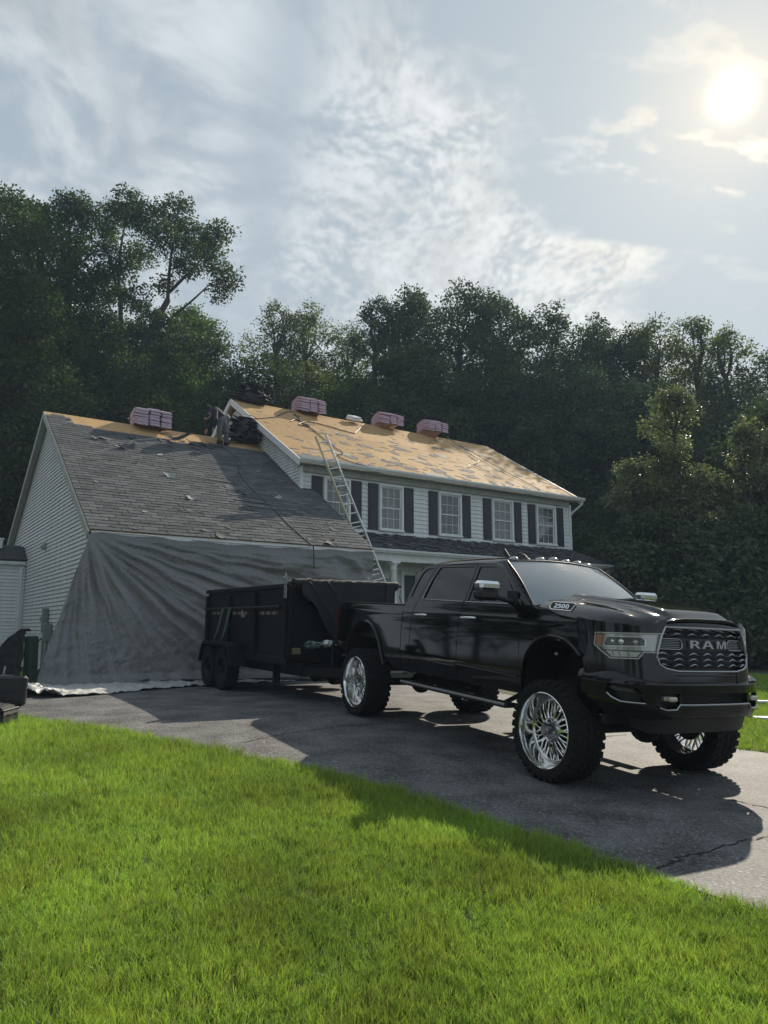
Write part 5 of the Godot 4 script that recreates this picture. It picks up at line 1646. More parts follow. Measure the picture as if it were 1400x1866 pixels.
# ---------------------------------------------------------------- trailer: x forward to the pickup, z to its right, origin on the ground under its front right corner
func build_trailer() -> void:
	var o := Vector3(-1.582, 0, -12.2)
	o.y = g(o.x, o.z)
	var fwd := Vector3(0.515, -0.016, 0.857).normalized()
	var tr := thing("dump_trailer", "black high-sided twin-axle dump trailer behind the pickup", "trailer", Transform3D(Basis(fwd, Vector3.UP, fwd.cross(Vector3.UP)).orthonormalized(), o))
	var L := 4.2
	var W := 2.0
	var top := 1.84
	var deck := 0.68
	var b := B.new()
	b.bx(Vector3(-L / 2, (top + deck) / 2, -0.02), Vector3(L, top - deck, 0.03), 0.004)
	b.bx(Vector3(-L / 2, deck - 0.05, -0.015), Vector3(L, 0.12, 0.06), 0.008)
	part("side_panel", b, M.trailer, tr)
	b = B.new()
	b.bx(Vector3(-L / 2, (top + deck) / 2, -W + 0.02), Vector3(L, top - deck, 0.03), 0.004)
	part("side_panel", b, M.trailer, tr)
	for x in [-0.05, -1.42, -2.78, -4.13]:
		for z in [0.025, -W - 0.01]:
			b = B.new(); b.bx(Vector3(x, (top + deck) / 2 - 0.03, z), Vector3(0.10, top - deck - 0.07, 0.075), 0.008)
			part("side_post", b, M.trailer, tr)
	b = B.new()
	for z in [0.01, -W + 0.01]: b.bx(Vector3(-L / 2, top + 0.02, z), Vector3(L + 0.02, 0.075, 0.09), 0.012)
	b.bx(Vector3(0.0, top + 0.021, -W / 2), Vector3(0.08, 0.073, W - 0.1), 0.012)
	part("top_rail", b, M.trailer, tr)
	b = B.new()
	b.bx(Vector3(-0.02, (top + deck) / 2, -W / 2), Vector3(0.03, top - deck, W - 0.06))
	for z in [-0.02, -W + 0.02]: b.bx(Vector3(0.0, (top + deck) / 2, z), Vector3(0.10, top - deck, 0.07), 0.008)
	part("front_panel", b, M.trailer, tr)
	b = B.new()
	b.bx(Vector3(-L + 0.02, (top + deck) / 2, -W / 2), Vector3(0.03, top - deck, W - 0.06))
	part("rear_panel", b, M.trailer, tr)
	b = B.new()
	b.bx(Vector3(-L / 2, deck, -W / 2), Vector3(L - 0.05, 0.05, W - 0.08))
	part("deck", b, M.trailer, tr)
	b = B.new()
	for z in [-0.25, -W + 0.25]:
		b.bar(Vector3(-L, 0.50, z), Vector3(0.15, 0.50, z), 0.10, 0.20)
		b.bar(Vector3(0.1, 0.48, z), Vector3(1.30, 0.47, -W / 2), 0.09, 0.14)
	for x in [-0.1, -1.2, -2.2, -3.9]: b.bar(Vector3(x, 0.52, -0.2), Vector3(x, 0.52, -W + 0.2), 0.09, 0.1)
	b.bar(Vector3(-0.55, 0.58, -0.06), Vector3(-0.55, 0.24, -0.06), 0.12, 0.05)
	b.bx(Vector3(1.36, 0.48, -W / 2), Vector3(0.2, 0.1, 0.12), 0.02)
	part("chassis", b, M.trailer, tr)
	b = B.new()
	b.tube([Vector3(1.05, 0.18, -W / 2 + 0.1), Vector3(1.05, 1.0, -W / 2 + 0.1)], 0.035, 10)
	b.bx(Vector3(0.40, 0.78, -W / 2), Vector3(0.45, 0.40, 1.0), 0.02)
	part("tongue_box", b, M.trailer, tr)
	# wheels and mudguards
	for sg in [1.0, -1.0]:
		var z0 := 0.0 if sg > 0 else -W
		for x in [-2.40, -3.22]:
			var wh := Node3D.new()
			put(wh, "wheel", tr)
			wh.transform = Transform3D(Basis(Vector3.RIGHT, PI / 2 * sg), Vector3(x, 0.385, z0 + sg * 0.17))
			if not M.has("m_ttyre"):
				M["m_ttyre"] = tyre_mesh(0.385, 0.225, 0.205, 30).mesh()
				var q := B.new()
				q.lathe([Vector2(0.207, 0.10), Vector2(0.20, 0.105), Vector2(0.19, 0.07), Vector2(0.17, 0.045), Vector2(0.09, 0.055), Vector2(0.07, 0.075), Vector2(0.055, 0.078), Vector2(0.05, 0.13), Vector2(0, 0.135)], Transform3D.IDENTITY, 32)
				for i in 8: q.lathe([Vector2(0, 0.09), Vector2(0.011, 0.088), Vector2(0.012, 0.05)], Transform3D(Basis.IDENTITY, Vector3(cos(TAU * i / 8) * 0.083, 0, sin(TAU * i / 8) * 0.083)), 6)
				M["m_trim"] = q.mesh()
			part("tyre", M.m_ttyre, M.rubber, wh)
			part("rim", M.m_trim, M.trailer, wh)
		b = B.new()
		var prof := [Vector2(-3.78, 0.46), Vector2(-3.60, 0.80), Vector2(-3.50, 0.86), Vector2(-2.14, 0.86), Vector2(-2.02, 0.80), Vector2(-1.84, 0.46)]
		for i in prof.size() - 1:
			var p: Vector2 = prof[i]
			var q: Vector2 = prof[i + 1]
			var zc: float = z0 + sg * 0.15
			b.bar(Vector3(p.x, p.y, zc), Vector3(q.x, q.y, zc), 0.30, 0.012)
		b.prism(pv([-3.78, 0.46, -3.60, 0.80, -3.50, 0.86, -2.14, 0.86, -2.02, 0.80, -1.84, 0.46, -1.90, 0.46, -2.06, 0.76, -2.16, 0.81, -3.48, 0.81, -3.57, 0.76, -3.72, 0.46]), Transform3D(Basis.IDENTITY, Vector3(0, 0, z0 + sg * 0.30 - 0.006)), 0.012)
		part("mudguard", b, M.trailer, tr)
	# tarp bar on the side, straps, reflective tape, sticker
	b = B.new()
	b.tube([Vector3(-4.1, 1.50, 0.09), Vector3(-0.15, 1.52, 0.09)], 0.021, 10)
	for x in [-0.25, -1.42, -2.78, -4.05]: b.bx(Vector3(x, 1.51, 0.055), Vector3(0.05, 0.06, 0.09), 0.006)
	part("tarp_bar", b, M.plastic, tr)
	for q in [[-0.38, -1.30, 7], [-1.75, -2.62, 6], [-3.30, -3.95, 5]]:
		for i in q[2]:
			b = B.new()
			var w: float = (q[0] - q[1]) / q[2]
			b.bx(Vector3(q[0] - w * (i + 0.5), 1.415, 0.0), Vector3(w - 0.006, 0.055, 0.012))
			part("reflector_tape", b, M.tape_red if i % 2 == 0 else M.tape_white, tr)
	for q in [[-2.85, -3.25], [-2.45, -2.80]]:
		b = B.new()
		b.tube([Vector3(q[0], 1.52, 0.115), Vector3(q[0] - 0.05, 1.44, 0.12), Vector3((q[0] + q[1]) / 2, 1.1, 0.14), Vector3(q[1], 0.90, 0.16)], 0.018, 6, true, 0.3)
		b.tube([Vector3(q[0] - 0.10, 1.50, 0.115), Vector3(q[0] - 0.22, 1.2, 0.13), Vector3(q[1] + 0.02, 0.88, 0.17)], 0.013, 6, true, 0.3)
		part("tie_strap", b, M.strap, tr)
	b = B.new()
	b.bx(Vector3(-1.98, 1.36, 0.03), Vector3(0.14, 0.05, 0.05), 0.01); b.bx(Vector3(-2.02, 1.42, 0.04), Vector3(0.05, 0.09, 0.03), 0.01)
	part("ratchet", b, M.galvanised, tr)
	b = B.new()
	b.bx(Vector3(0.004, 0.80, -0.16), Vector3(0.006, 0.10, 0.15))
	part("warning_sticker", b, M.sticker, tr)
	b = B.new()
	b.prism(pv([-0.05, 0, 0.05, 0, 0.05, 0.36, 0.0, 0.42, -0.05, 0.36]), Transform3D(Basis.IDENTITY, Vector3(0.0, top - 0.18, 0.055)), 0.008)
	b.tube([Vector3(-0.04, top + 0.15, 0.07), Vector3(0.03, top + 0.15, 0.07)], 0.03, 10)
	part("roller_bracket", b, M.galvanised, tr)
	b = B.new()
	for i in 4: b.lathe([Vector2(0, 0.002), Vector2(0.014, 0.002), Vector2(0.014, -0.002)], Transform3D(Basis(Vector3.RIGHT, PI / 2), Vector3(0.0, top - 0.12 + i * 0.08, 0.066)), 10)
	part("bracket_hole", b, M.under, tr)
	# rolled mesh cover along the front, with its loose cloth hanging over the front panel
	rng.seed = 9
	b = B.new()
	var pts := []
	var rr := []
	for i in 30:
		pts.append(Vector3(0.10 + rng.randf_range(-0.004, 0.004), top + 0.065 + rng.randf_range(-0.008, 0.008), -0.04 - 1.98 * i / 29.0))
		rr.append(0.075 + rng.randf_range(-0.012, 0.014))
	b.tube(pts, rr, 14)
	b.tube([Vector3(0.10, top + 0.065, 0.06), Vector3(0.10, top + 0.065, -2.12)], 0.022, 8)
	var roll := part("cover_roll", b, M.mesh_cloth, tr)
	b = B.new()
	var cl := func(u: float, v: float) -> Vector3:
		var z := -0.20 - 1.75 * u
		var hang := lerpf(0.30, 0.95, smoothstep(0.0, 0.35, u)) if u < 0.5 else 0.95
		return Vector3(0.19 + 0.045 * sin(u * 23.0) * v + 0.03 * sin(u * 9.0 + 1.0) * v - 0.02 * v, top + 0.08 - hang * v, z + 0.25 * v * (1.0 - u) - 0.3 * v * v * (1.0 - u))
	b.grid(60, 16, cl, Vector3.RIGHT)
	part("hanging_cloth", b, M.mesh_cloth, roll)
	b = B.new()
	for q in [[-0.28, -0.95, 0.85], [-0.62, -1.25, 0.9], [-1.78, -1.70, 0.75]]:
		b.tube([Vector3(0.20, top + 0.09, q[0]), Vector3(0.235, top - 0.3, lerpf(q[0], q[1], 0.45)), Vector3(0.25, top - q[2], q[1])], 0.011, 6)
	b.tube([Vector3(0.1, top - 0.1, -2.08), Vector3(0.5, top - 0.8, -2.15), Vector3(0.8, top - 1.3, -2.0)], 0.008, 5)
	part("bungee", b, M.hose, roll)
	b = B.new()
	b.bx(Vector3(0.245, top - 0.27, -1.60), Vector3(0.01, 0.01, 0.01))
	var tm := text_mesh("HOMESTEADER", "Droid Sans", true, 0.115, 0.004)
	var o2 := MeshInstance3D.new()
	o2.mesh = tm; o2.material_override = M.letter_grey
	o2.transform = Transform3D(Basis(Vector3(0, 0, -1), Vector3(-0.12, 1, 0).normalized(), Vector3(1, 0.12, 0).normalized()), Vector3(0.285, top - 0.30, -1.36))
	put(o2, "lettering", roll)
	# odds and ends on the drawbar
	rng.seed = 31
	for q in [["crumpled_bag", "crumpled pale plastic bag lying on the trailer drawbar", M.white_wrap, Vector3(0.52, 0.93, -0.50), 0.10], ["canvas_bundle", "bundled olive canvas on the trailer drawbar under the pale bag", M.strap, Vector3(0.38, 0.91, -0.26), 0.11]]:
		b = B.new()
		var n := FastNoiseLite.new(); n.seed = rng.randi() % 99; n.frequency = 9.0
		var rad: float = q[4]
		var lump := func(u: float, v: float) -> Vector3:
			var d := Vector3(sin(v * PI) * cos(u * TAU), cos(v * PI) * 0.45, sin(v * PI) * sin(u * TAU))
			return d * rad * (1.0 + 1.3 * n.get_noise_3dv(d * 0.5))
		b.grid(24, 14, lump, Vector3.UP)
		var t: Transform3D = tr.transform * Transform3D(Basis.IDENTITY, q[3])
		var o3 := part(q[0], b, q[2], self, t)
		tag(o3, q[1], "bag" if q[0] == "crumpled_bag" else "canvas")

# ---------------------------------------------------------------- tarp over the garage front
func build_tarp() -> void:
	var n := FastNoiseLite.new(); n.seed = 17; n.frequency = 1.0; n.fractal_octaves = 4
	var gy := 0.40
	var f := func(u: float, v: float) -> Vector3:
		# u along the eave, v down the cloth
		var top := Vector3(lerpf(0.02, 7.10, u), 3.47 - 0.05 * sin(u * PI) * sin(u * PI) + 0.015 * sin(u * 40.0), 0.045)
		var bx := lerpf(-0.98, 7.05, pow(u, 0.92))
		var bz := lerpf(0.72, 0.35, smoothstep(0.0, 0.35, u))
		var bottom := Vector3(bx, gy, bz)
		var p := top.lerp(bottom, v)
		# billow, long folds fanning out of the top left corner
		var sag := sin(PI * v) * 0.10
		p.z -= sag * 0.7
		var ang := atan2(v * 3.1, u * 7.0 + 0.08)
		var rad := sqrt(pow(v * 3.1, 2) + pow(u * 7.0, 2))
		var fold := sin(ang * 21.0 + n.get_noise_2d(ang * 3.0, 0.0) * 3.0) * 0.05 * exp(-rad / 5.0) * smoothstep(0.0, 0.9, rad)
		fold += n.get_noise_2d(ang * 9.0, rad * 0.25) * 0.085 * smoothstep(0.0, 1.2, rad)
		# drooping folds on the right, hanging between the nails
		fold += 0.05 * sin(v * 16.0 - pow((u - 0.62) * 5.5, 2.0) * 2.4 + n.get_noise_2d(u * 3.0, v * 2.0) * 4.0) * smoothstep(0.3, 0.6, u) * smoothstep(1.0, 0.3, v) * smoothstep(0.0, 0.12, v)
		fold += n.get_noise_2d(u * 24.0, v * 12.0) * 0.03 * smoothstep(0.25, 1.0, v)
		fold += 0.035 * (0.5 - absf(n.get_noise_2d(ang * 8.0 + 3.0, rad * 0.16)) * 3.0) * smoothstep(0.2, 1.5, rad)
		fold += n.get_noise_2d(u * 60.0 + 5.0, v * 36.0) * 0.010
		p.z += fold * smoothstep(0.0, 0.08, v) + 0.02
		p.z = maxf(p.z, -0.05)
		p.x += 0.5 * n.get_noise_2d(u * 4.0, v * 3.0 + 9.0) * 0.12 * v
		if v > 0.93: p.z += 0.25 * pow((v - 0.93) / 0.07, 2.0)
		return p
	var root := thing("tarpaulin", "large grey tarpaulin hung from the garage eave down to the driveway", "tarpaulin", house_t)
	var b := B.new()
	b.grid(220, 90, f, Vector3.BACK)
	part("hanging_sheet", b, M.tarp, root)
	# right return of the sheet round the corner, with its ragged edge
	b = B.new()
	var f2 := func(u: float, v: float) -> Vector3:
		return Vector3(7.08 + 0.02 * sin(v * 30.0) + 0.14 * u + 0.06 * u * n.get_noise_2d(3.0, v * 9.0), lerpf(3.46, 0.45, v), 0.02 - 0.45 * u + 0.07 * n.get_noise_2d(u * 3.0, v * 5.0))
	b.grid(12, 50, f2, Vector3.BACK)
	part("corner_flap", b, M.tarp, root)
	# white hem strip along the eave
	b = B.new()
	for q in [[0.1, 1.6], [2.2, 3.0], [3.05, 5.3]]:
		var pts := []
		for i in 20:
			var x: float = lerpf(q[0], q[1], i / 19.0)
			pts.append(Vector3(x, 3.50 - 0.05 * pow(sin((x - 0.02) / 7.08 * PI), 2) + 0.01 * n.get_noise_2d(x * 6.0, 1.0), 0.075))
		b.tube(pts, 0.022, 6, true, 0.5)
	part("hem", b, M.tarp_pale, root)
	# sheet lying on the driveway in front
	b = B.new()
	var poly := pv([-0.85, 0.25, -1.35, 0.9, -1.65, 1.8, -1.55, 2.7, -1.1, 3.2, -0.45, 3.05, 0.5, 2.5, 1.6, 1.9, 2.7, 1.35, 3.9, 0.95, 4.6, 0.6, 4.6, 0.1, 0.0, 0.2])
	var inv := house_t
	var f3 := func(q: Vector2) -> Vector3:
		var w := inv * Vector3(q.x, 0, q.y)
		var edge := smoothstep(-0.4, -1.5, q.x) * smoothstep(0.4, 1.6, q.y)
		var h := 0.02 + 0.05 * maxf(0.0, n.get_noise_2d(q.x * 2.2, q.y * 2.2) + 0.1) + 0.035 * maxf(0.0, n.get_noise_2d(q.x * 6.0 + 4.0, q.y * 6.0)) + 0.17 * edge * maxf(0.0, 0.6 + n.get_noise_2d(q.x * 3.0, q.y * 1.6 + 7.0))
		return Vector3(q.x, g(w.x, w.z) + h, q.y)
	b.skin(poly, Vector2(0.06, 0.06), f3, Vector3.UP, Vector3(0, -0.008, 0))
	part("ground_sheet", b, M.tarp_pale, root)
	# dark curled scraps on the sheet
	rng.seed = 71
	for q in [[1.0, 0.95, 0.22, 0.5], [2.1, 0.72, 0.35, 0.06], [2.6, 0.62, 0.25, 0.05], [1.5, 0.85, 0.15, 0.1]]:
		var w := house_t * Vector3(q[0], 0, q[1])
		var t := Transform3D(Basis(Vector3.UP, rng.randf() * 6.0) * Basis(Vector3.RIGHT, -PI / 2), Vector3(w.x, g(w.x, w.z) + 0.07, w.z))
		var o := part("shingle_scrap", curled_piece(ragged(q[2], q[2] * 0.5, 10), t, q[3] * 2.0, 0.008), M.strip_pile, self)
		tag(o, "black curled shingle scrap on the ground sheet below the tarpaulin", "shingle scrap", "scraps on the ground sheet")

# ---------------------------------------------------------------- things on the roofs
func roof_y_garage(z: float) -> float:
	return 3.55 + 4.14 * (-z / 6.4) if z > -6.4 else 7.69 - 4.14 * ((-z - 6.4) / 6.4)

func roof_y_main(z: float) -> float:
	return 6.46 + 3.28 * ((-2.93 - z) / 5.42) if z > -8.35 else 9.74 - 3.28 * ((-8.35 - z) / 5.42)

func bundle_mesh(sd: int) -> ArrayMesh:
	# a wrapped bundle bent over the ridge: z along its length
	var b := B.new()
	var n := FastNoiseLite.new(); n.seed = sd; n.frequency = 5.0
	var w := 0.17
	var h := 0.085
	var sec := []
	for i in 16:
		var a := TAU * i / 16
		var c := cos(a)
		var s := sin(a)
		sec.append(Vector2(signf(c) * pow(absf(c), 0.35) * w, signf(s) * pow(absf(s), 0.45) * h / 2))
	var rings := []
	for j in 11:
		var z := lerpf(-0.46, 0.46, j / 10.0)
		var k := 0.90 if j == 0 or j == 10 else 1.0
		var q := []
		for p in sec:
			q.append(Vector3(p.x * k * (1.0 + 0.03 * n.get_noise_2d(p.y * 40.0, z * 3.0)), p.y * k + 0.006 * n.get_noise_2d(p.x * 6.0, z * 5.0) - 0.36 * (sqrt(z * z + 0.01) - 0.1), z))
		rings.append(q)
	for j in 10:
		for i in 16:
			var i2 := (i + 1) % 16
			b.quad(rings[j][i2], rings[j][i], rings[j + 1][i], rings[j + 1][i2])
	for e in [0, 10]:
		var c0 := Vector3.ZERO
		for p in rings[e]: c0 += p / 16.0
		c0.z += 0.015 if e == 10 else -0.015
		for i in 16:
			var i2 := (i + 1) % 16
			if e == 10: b.tri(c0, rings[e][i], rings[e][i2])
			else: b.tri(c0, rings[e][i2], rings[e][i])
	return b.mesh()

func build_bundles() -> void:
	var meshes := [bundle_mesh(1), bundle_mesh(2), bundle_mesh(3)]
	var stacks := [[3.02, 3, 6, 7.69, -6.4, "stack on the garage ridge"], [9.62, 3, 6, 9.74, -8.35, "stack nearest the black strips"], [13.35, 3, 5, 9.86, -8.37, "stack right of the white packet"], [15.72, 3, 5, 9.93, -8.38, "stack farthest right on the roof"]]
	var order := ["lowest", "second", "third", "fourth", "fifth", "sixth", "seventh"]
	var cols := ["left", "middle", "right"]
	rng.seed = 3
	for s in stacks:
		for c in s[1]:
			for k in s[2]:
				var at := Vector3(s[0] + (c - (s[1] - 1) / 2.0) * 0.353 + rng.randf_range(-0.012, 0.012), s[3] + 0.055 + k * 0.0875 + (0.02 if c == 1 else 0.0), s[4] + 0.10 + rng.randf_range(-0.03, 0.03))
				var t := house_t * Transform3D(Basis(Vector3.UP, rng.randf_range(-0.03, 0.03)) * Basis(Vector3.BACK, rng.randf_range(-0.02, 0.02)), at)
				var o := part("shingle_bundle", meshes[int(rng.randi() % 3)], M.pink_wrap, self, t)
				var pos: String = "topmost" if k == s[2] - 1 else order[k]
				tag(o, "pink shingle bundle, %s in the %s column, %s" % [pos, cols[c], s[5]], "shingle bundle", "pink shingle bundles stacked on the ridges")
	# white packet on the main ridge
	var b := B.new()
	b.bx(Vector3.ZERO, Vector3(0.62, 0.10, 0.42), 0.03); b.bx(Vector3(-0.05, 0.09, 0.0), Vector3(0.5, 0.08, 0.38), 0.03)
	var o := part("white_packet", b, M.white_wrap, self, house_t * Transform3D(Basis(Vector3.RIGHT, 0.42) * Basis(Vector3.UP, 0.3), Vector3(11.62, 9.75, -8.10)))
	tag(o, "white wrapped packet lying on the main ridge between two pink stacks", "packet")
	# piles of stripped shingles
	for q in [["pile of stripped black shingle strips on the left end of the main ridge", Vector3(7.22, 9.74, -8.32), 1.35, 0.50, 34, true], ["heap of stripped black shingles on the garage ridge against the main gable", Vector3(6.05, 7.62, -6.25), 1.0, 0.85, 36, false]]:
		var root := thing("shingle_pile", q[0], "shingle pile", house_t * Transform3D(Basis.IDENTITY, q[1]))
		b = B.new()
		for i in 9:
			b.ball(Vector3(rng.randf_range(-0.32, 0.32) * q[2] * (1.0 - 0.07 * i), q[3] * (0.1 + 0.08 * i), rng.randf_range(-0.05, 0.12)), Vector3(0.26 * q[2], 0.14, 0.26), 9, 5)
		part("heap", b, M.strip_pile, root)
		for i in q[4]:
			var p := ragged(rng.randf_range(0.22, 0.42), rng.randf_range(0.12, 0.2), 9)
			var y: float = q[3] * i / q[4]
			var sp: float = q[2] * (0.5 - 0.28 * i / q[4])
			var bs := Basis(Vector3.UP, rng.randf_range(-0.7, 0.7)) * Basis(Vector3.BACK, rng.randf_range(-0.45, 0.35)) * Basis(Vector3.RIGHT, -PI / 2 + rng.randf_range(0.0, 0.75))
			var t := Transform3D(bs, Vector3(rng.randf_range(-sp, sp), y + 0.02, rng.randf_range(-0.12, 0.32)))
			part("shingle_strip", curled_piece(p, t, rng.randf_range(-0.5, 0.9), 0.012), M.strip_pile, root)
		for i in 12:
			b = B.new()
			b.bx(Vector3.ZERO, Vector3(rng.randf_range(0.5, 0.9), 0.05, 0.3), 0.01)
			part("shingle_strip", b, M.strip_pile, root, Transform3D(Basis(Vector3.UP, rng.randf_range(-0.5, 0.5)) * Basis(Vector3.BACK, rng.randf_range(-0.3, 0.2)), Vector3(rng.randf_range(-0.3, 0.35) * q[2], 0.03 + (q[3] - 0.1) * i / 12.0, rng.randf_range(-0.05, 0.15))))
	# scraps strewn over the garage roof
	var spots := [[1.44, -4.97], [1.63, -4.5], [1.81, -4.45], [3.19, -5.38], [3.25, -5.01], [3.75, -5.52], [3.95, -5.35], [4.05, -5.15], [1.83, -3.54], [2.72, -4.3], [3.0, -4.11], [2.91, -3.51], [2.62, -2.95], [2.61, -2.64], [3.47, -3.0], [2.84, -1.82], [1.41, -0.9], [0.58, -2.17], [2.35, -1.18], [2.55, -1.17], [2.81, -1.13], [0.5, -0.15], [1.0, -0.12], [2.7, -0.24], [4.22, -2.7], [4.58, -2.4], [5.01, -4.24], [5.64, -4.04], [6.07, -3.8], [6.04, -4.52], [6.29, -3.5], [6.51, -1.92], [5.95, -0.55], [5.89, -0.15], [5.37, -0.22], [6.43, -0.81], [5.85, -0.81], [6.48, -1.18], [3.68, -3.15], [2.95, -0.1], [1.2, -4.8], [1.35, -4.65], [2.0, -4.7], [2.2, -5.2], [4.4, -5.3], [5.5, -2.4], [6.2, -2.6], [4.9, -0.9], [3.3, -0.5]]
	var gt := slope_frame(Vector3(0, 3.55, 0), Vector3(0, 7.69, -6.4))
	for s in spots:
		var dark := rng.randf() < 0.45
		var big := rng.randf() < 0.4
		var t := house_t * gt * Transform3D(Basis(Vector3.BACK, rng.randf_range(-0.8, 0.8)), Vector3(s[0], -s[1] / 6.4 * 7.622, 0.03))
		var r := rng.randf_range(0.15, 0.30) if big else rng.randf_range(0.06, 0.14)
		var o3 := part("shingle_scrap", curled_piece(ragged(r, r * rng.randf_range(0.3, 0.7), 9), t, rng.randf_range(0.2, 2.2), 0.006), M.strip_pile if dark else ([M.felt, M.scrap_light][int(rng.randi() % 2)]), self)
		tag(o3, "%s %s torn scrap %s on the %s part of the grey garage roof" % ["large" if big else "small", "black" if dark else "pale", "high up" if s[1] < -4.0 else ("halfway up" if s[1] < -1.6 else "low down"), "left" if s[0] < 2.4 else ("middle" if s[0] < 4.6 else "right")], "shingle scrap", "torn scraps strewn over the garage roof")
	# long curled flaps along the torn edge, and slid laths
	for q in [[3.45, -5.55, 0.5, 0.14, "first"], [4.15, -5.45, 0.42, 0.16, "second"], [4.55, -5.4, 0.3, 0.12, "third"], [4.8, -5.55, 0.3, 0.1, "fourth"]]:
		var t := house_t * gt * Transform3D(Basis(Vector3.BACK, rng.randf_range(-0.25, 0.05)), Vector3(q[0], -q[1] / 6.4 * 7.622, 0.06))
		var o4 := part("curled_shingle_flap", curled_piece(ragged(q[2], q[3], 10), t, 1.3, 0.01), M.strip_pile, self)
		tag(o4, "dark curled flap of shingles at the torn garage roof edge, %s from the left" % q[4], "shingle flap", "curled flaps along the torn edge")
	for q in [[3.62, -3.05, 0.60, "uppermost"], [4.15, -2.25, 0.62, "second"], [4.22, -1.98, 0.62, "third"], [4.45, -1.70, 0.60, "lowest"]]:
		b = B.new()
		b.bx(Vector3.ZERO, Vector3(q[2] * 1.7, 0.075, 0.012), 0.003)
		var t := house_t * gt * Transform3D(Basis(Vector3.BACK, -0.10), Vector3(q[0] + 0.35, -q[1] / 6.4 * 7.622, 0.035))
		var o5 := part("metal_strip", b, M.felt, self, t)
		tag(o5, "loose pale flashing strip on the garage roof, %s of four" % q[3], "flashing strip", "loose strips on the garage roof")
	# lines over the roofs
	var mainp := func(a: Array) -> Array:
		var out := []
		for i in range(0, a.size(), 2): out.append(house_t * Vector3(a[i], roof_y_main(a[i + 1]) + 0.03 + (0.12 * clampf((a[i] - 11.0) / 8.0, 0, 1) * (-a[i + 1] - 3.0) / 5.3), a[i + 1]))
		return smooth(out)
	var garp := func(a: Array) -> Array:
		var out := []
		for i in range(0, a.size(), 2): out.append(house_t * Vector3(a[i], roof_y_garage(a[i + 1]) + 0.035, a[i + 1]))
		return out
	var lines := [
		["rope", "thin dark line running from the left rake over the ridge down to the ladder top", mainp.call([6.5, -6.25, 7.52, -6.9, 8.77, -8.05, 8.57, -6.82, 8.66, -6.15, 8.60, -5.1, 8.55, -4.65, 8.66, -4.17, 8.53, -3.9, 8.24, -3.76, 8.35, -3.4, 8.72, -3.17, 9.11, -3.03]), 0.014],
		["air_hose", "black air hose looped on the plywood between the ladder and the white packet", mainp.call([8.08, -6.71, 8.47, -7.05, 8.63, -6.68, 8.70, -6.43, 8.28, -6.47, 8.9, -7.02, 9.57, -6.97, 10.52, -6.58, 10.94, -6.86, 12.06, -8.1]), 0.017],
		["air_hose", "hose from the right pink stack curling down to a loose end on the plywood", mainp.call([16.55, -8.3, 16.29, -7.25, 16.2, -6.37, 15.96, -5.6, 14.97, -4.98, 14.57, -4.65, 15.15, -4.93, 15.37, -4.58, 15.37, -3.99]), 0.014],
		["rope", "straight thin line slanting across the right part of the plywood to the gutter", mainp.call([16.35, -7.25, 16.54, -6.34, 16.57, -5.09, 16.86, -3.88, 16.96, -3.28]), 0.013],
	]
	var gr := garp.call([4.99, -5.75, 5.31, -4.65, 4.95, -3.9, 4.88, -3.5, 4.86, -2.91, 5.0, -1.88, 5.11, -0.78, 5.25, 0.02]) as Array
	gr.append(house_t * Vector3(5.26, 3.48, 0.16)); gr.append(house_t * Vector3(5.26, 2.95, 0.20))
	lines.append(["rope", "worker's lifeline snaking down the garage roof and over the eave", smooth(gr), 0.016])
	for l in lines:
		b = B.new()
		b.tube(l[2], l[3], 6)
		var o6 := part(l[0], b, M.hose if l[0] == "air_hose" else M.rope, self)
		tag(o6, l[1], "hose" if l[0] == "air_hose" else "rope")

func smooth(p: Array) -> Array:
	var out := []
	for i in p.size() - 1:
		var a: Vector3 = p[maxi(i - 1, 0)]
		var d: Vector3 = p[mini(i + 2, p.size() - 1)]
		for k in 5: out.append(p[i].cubic_interpolate(p[i + 1], a, d, k / 5.0))
	out.append(p[-1])
	return out

func build_ladder() -> void:
	var root := thing("extension_ladder", "tall yellowish extension ladder leaning on the main gutter beside the garage", "ladder", house_t)
	var foot := Vector3(8.88, 0.36, -0.64)
	var top := Vector3(7.20, 7.28, -3.03)
	var d := (top - foot).normalized()
	var L := foot.distance_to(top)
	var right := Vector3(1, 0.235, 0)
	right = (right - d * right.dot(d)).normalized()
	var out := right.cross(d).normalized()
	for s in [[0.0, 0.62, 0.25, 0.0], [0.30, 1.0, 0.20, 0.055]]:
		for sg in [-1, 1]:
			var b := B.new()
			b.bar(foot + d * L * s[0] + right * sg * s[2] + out * s[3], foot + d * L * s[1] + right * sg * (s[2] - 0.012) + out * s[3], 0.042, 0.09, right.cross(d), 0.008)
			part("rail", b, M.fibreglass if sg < 0 else M.aluminium, root)
		var n := int(L * (s[1] - s[0]) / 0.305)
		for i in n:
			var c: Vector3 = foot + d * (L * s[0] + 0.305 * (i + 0.5)) + out * s[3]
			var b := B.new()
			b.tube([c - right * (s[2] + 0.01), c + right * (s[2] + 0.01)], 0.022, 8)
			part("rung", b, M.aluminium, root)
	for sg in [-1, 1]:
		var b := B.new()
		b.bx(foot + right * sg * 0.25 + Vector3(0, -0.01, 0), Vector3(0.08, 0.05, 0.14), 0.01)
		part("foot_pad", b, M.plastic, root)
		b = B.new()
		b.bx(foot + d * L * 0.30 + right * sg * 0.215 + out * 0.03, Vector3(0.07, 0.14, 0.10), 0.01)
		part("lock", b, M.galvanised, root)

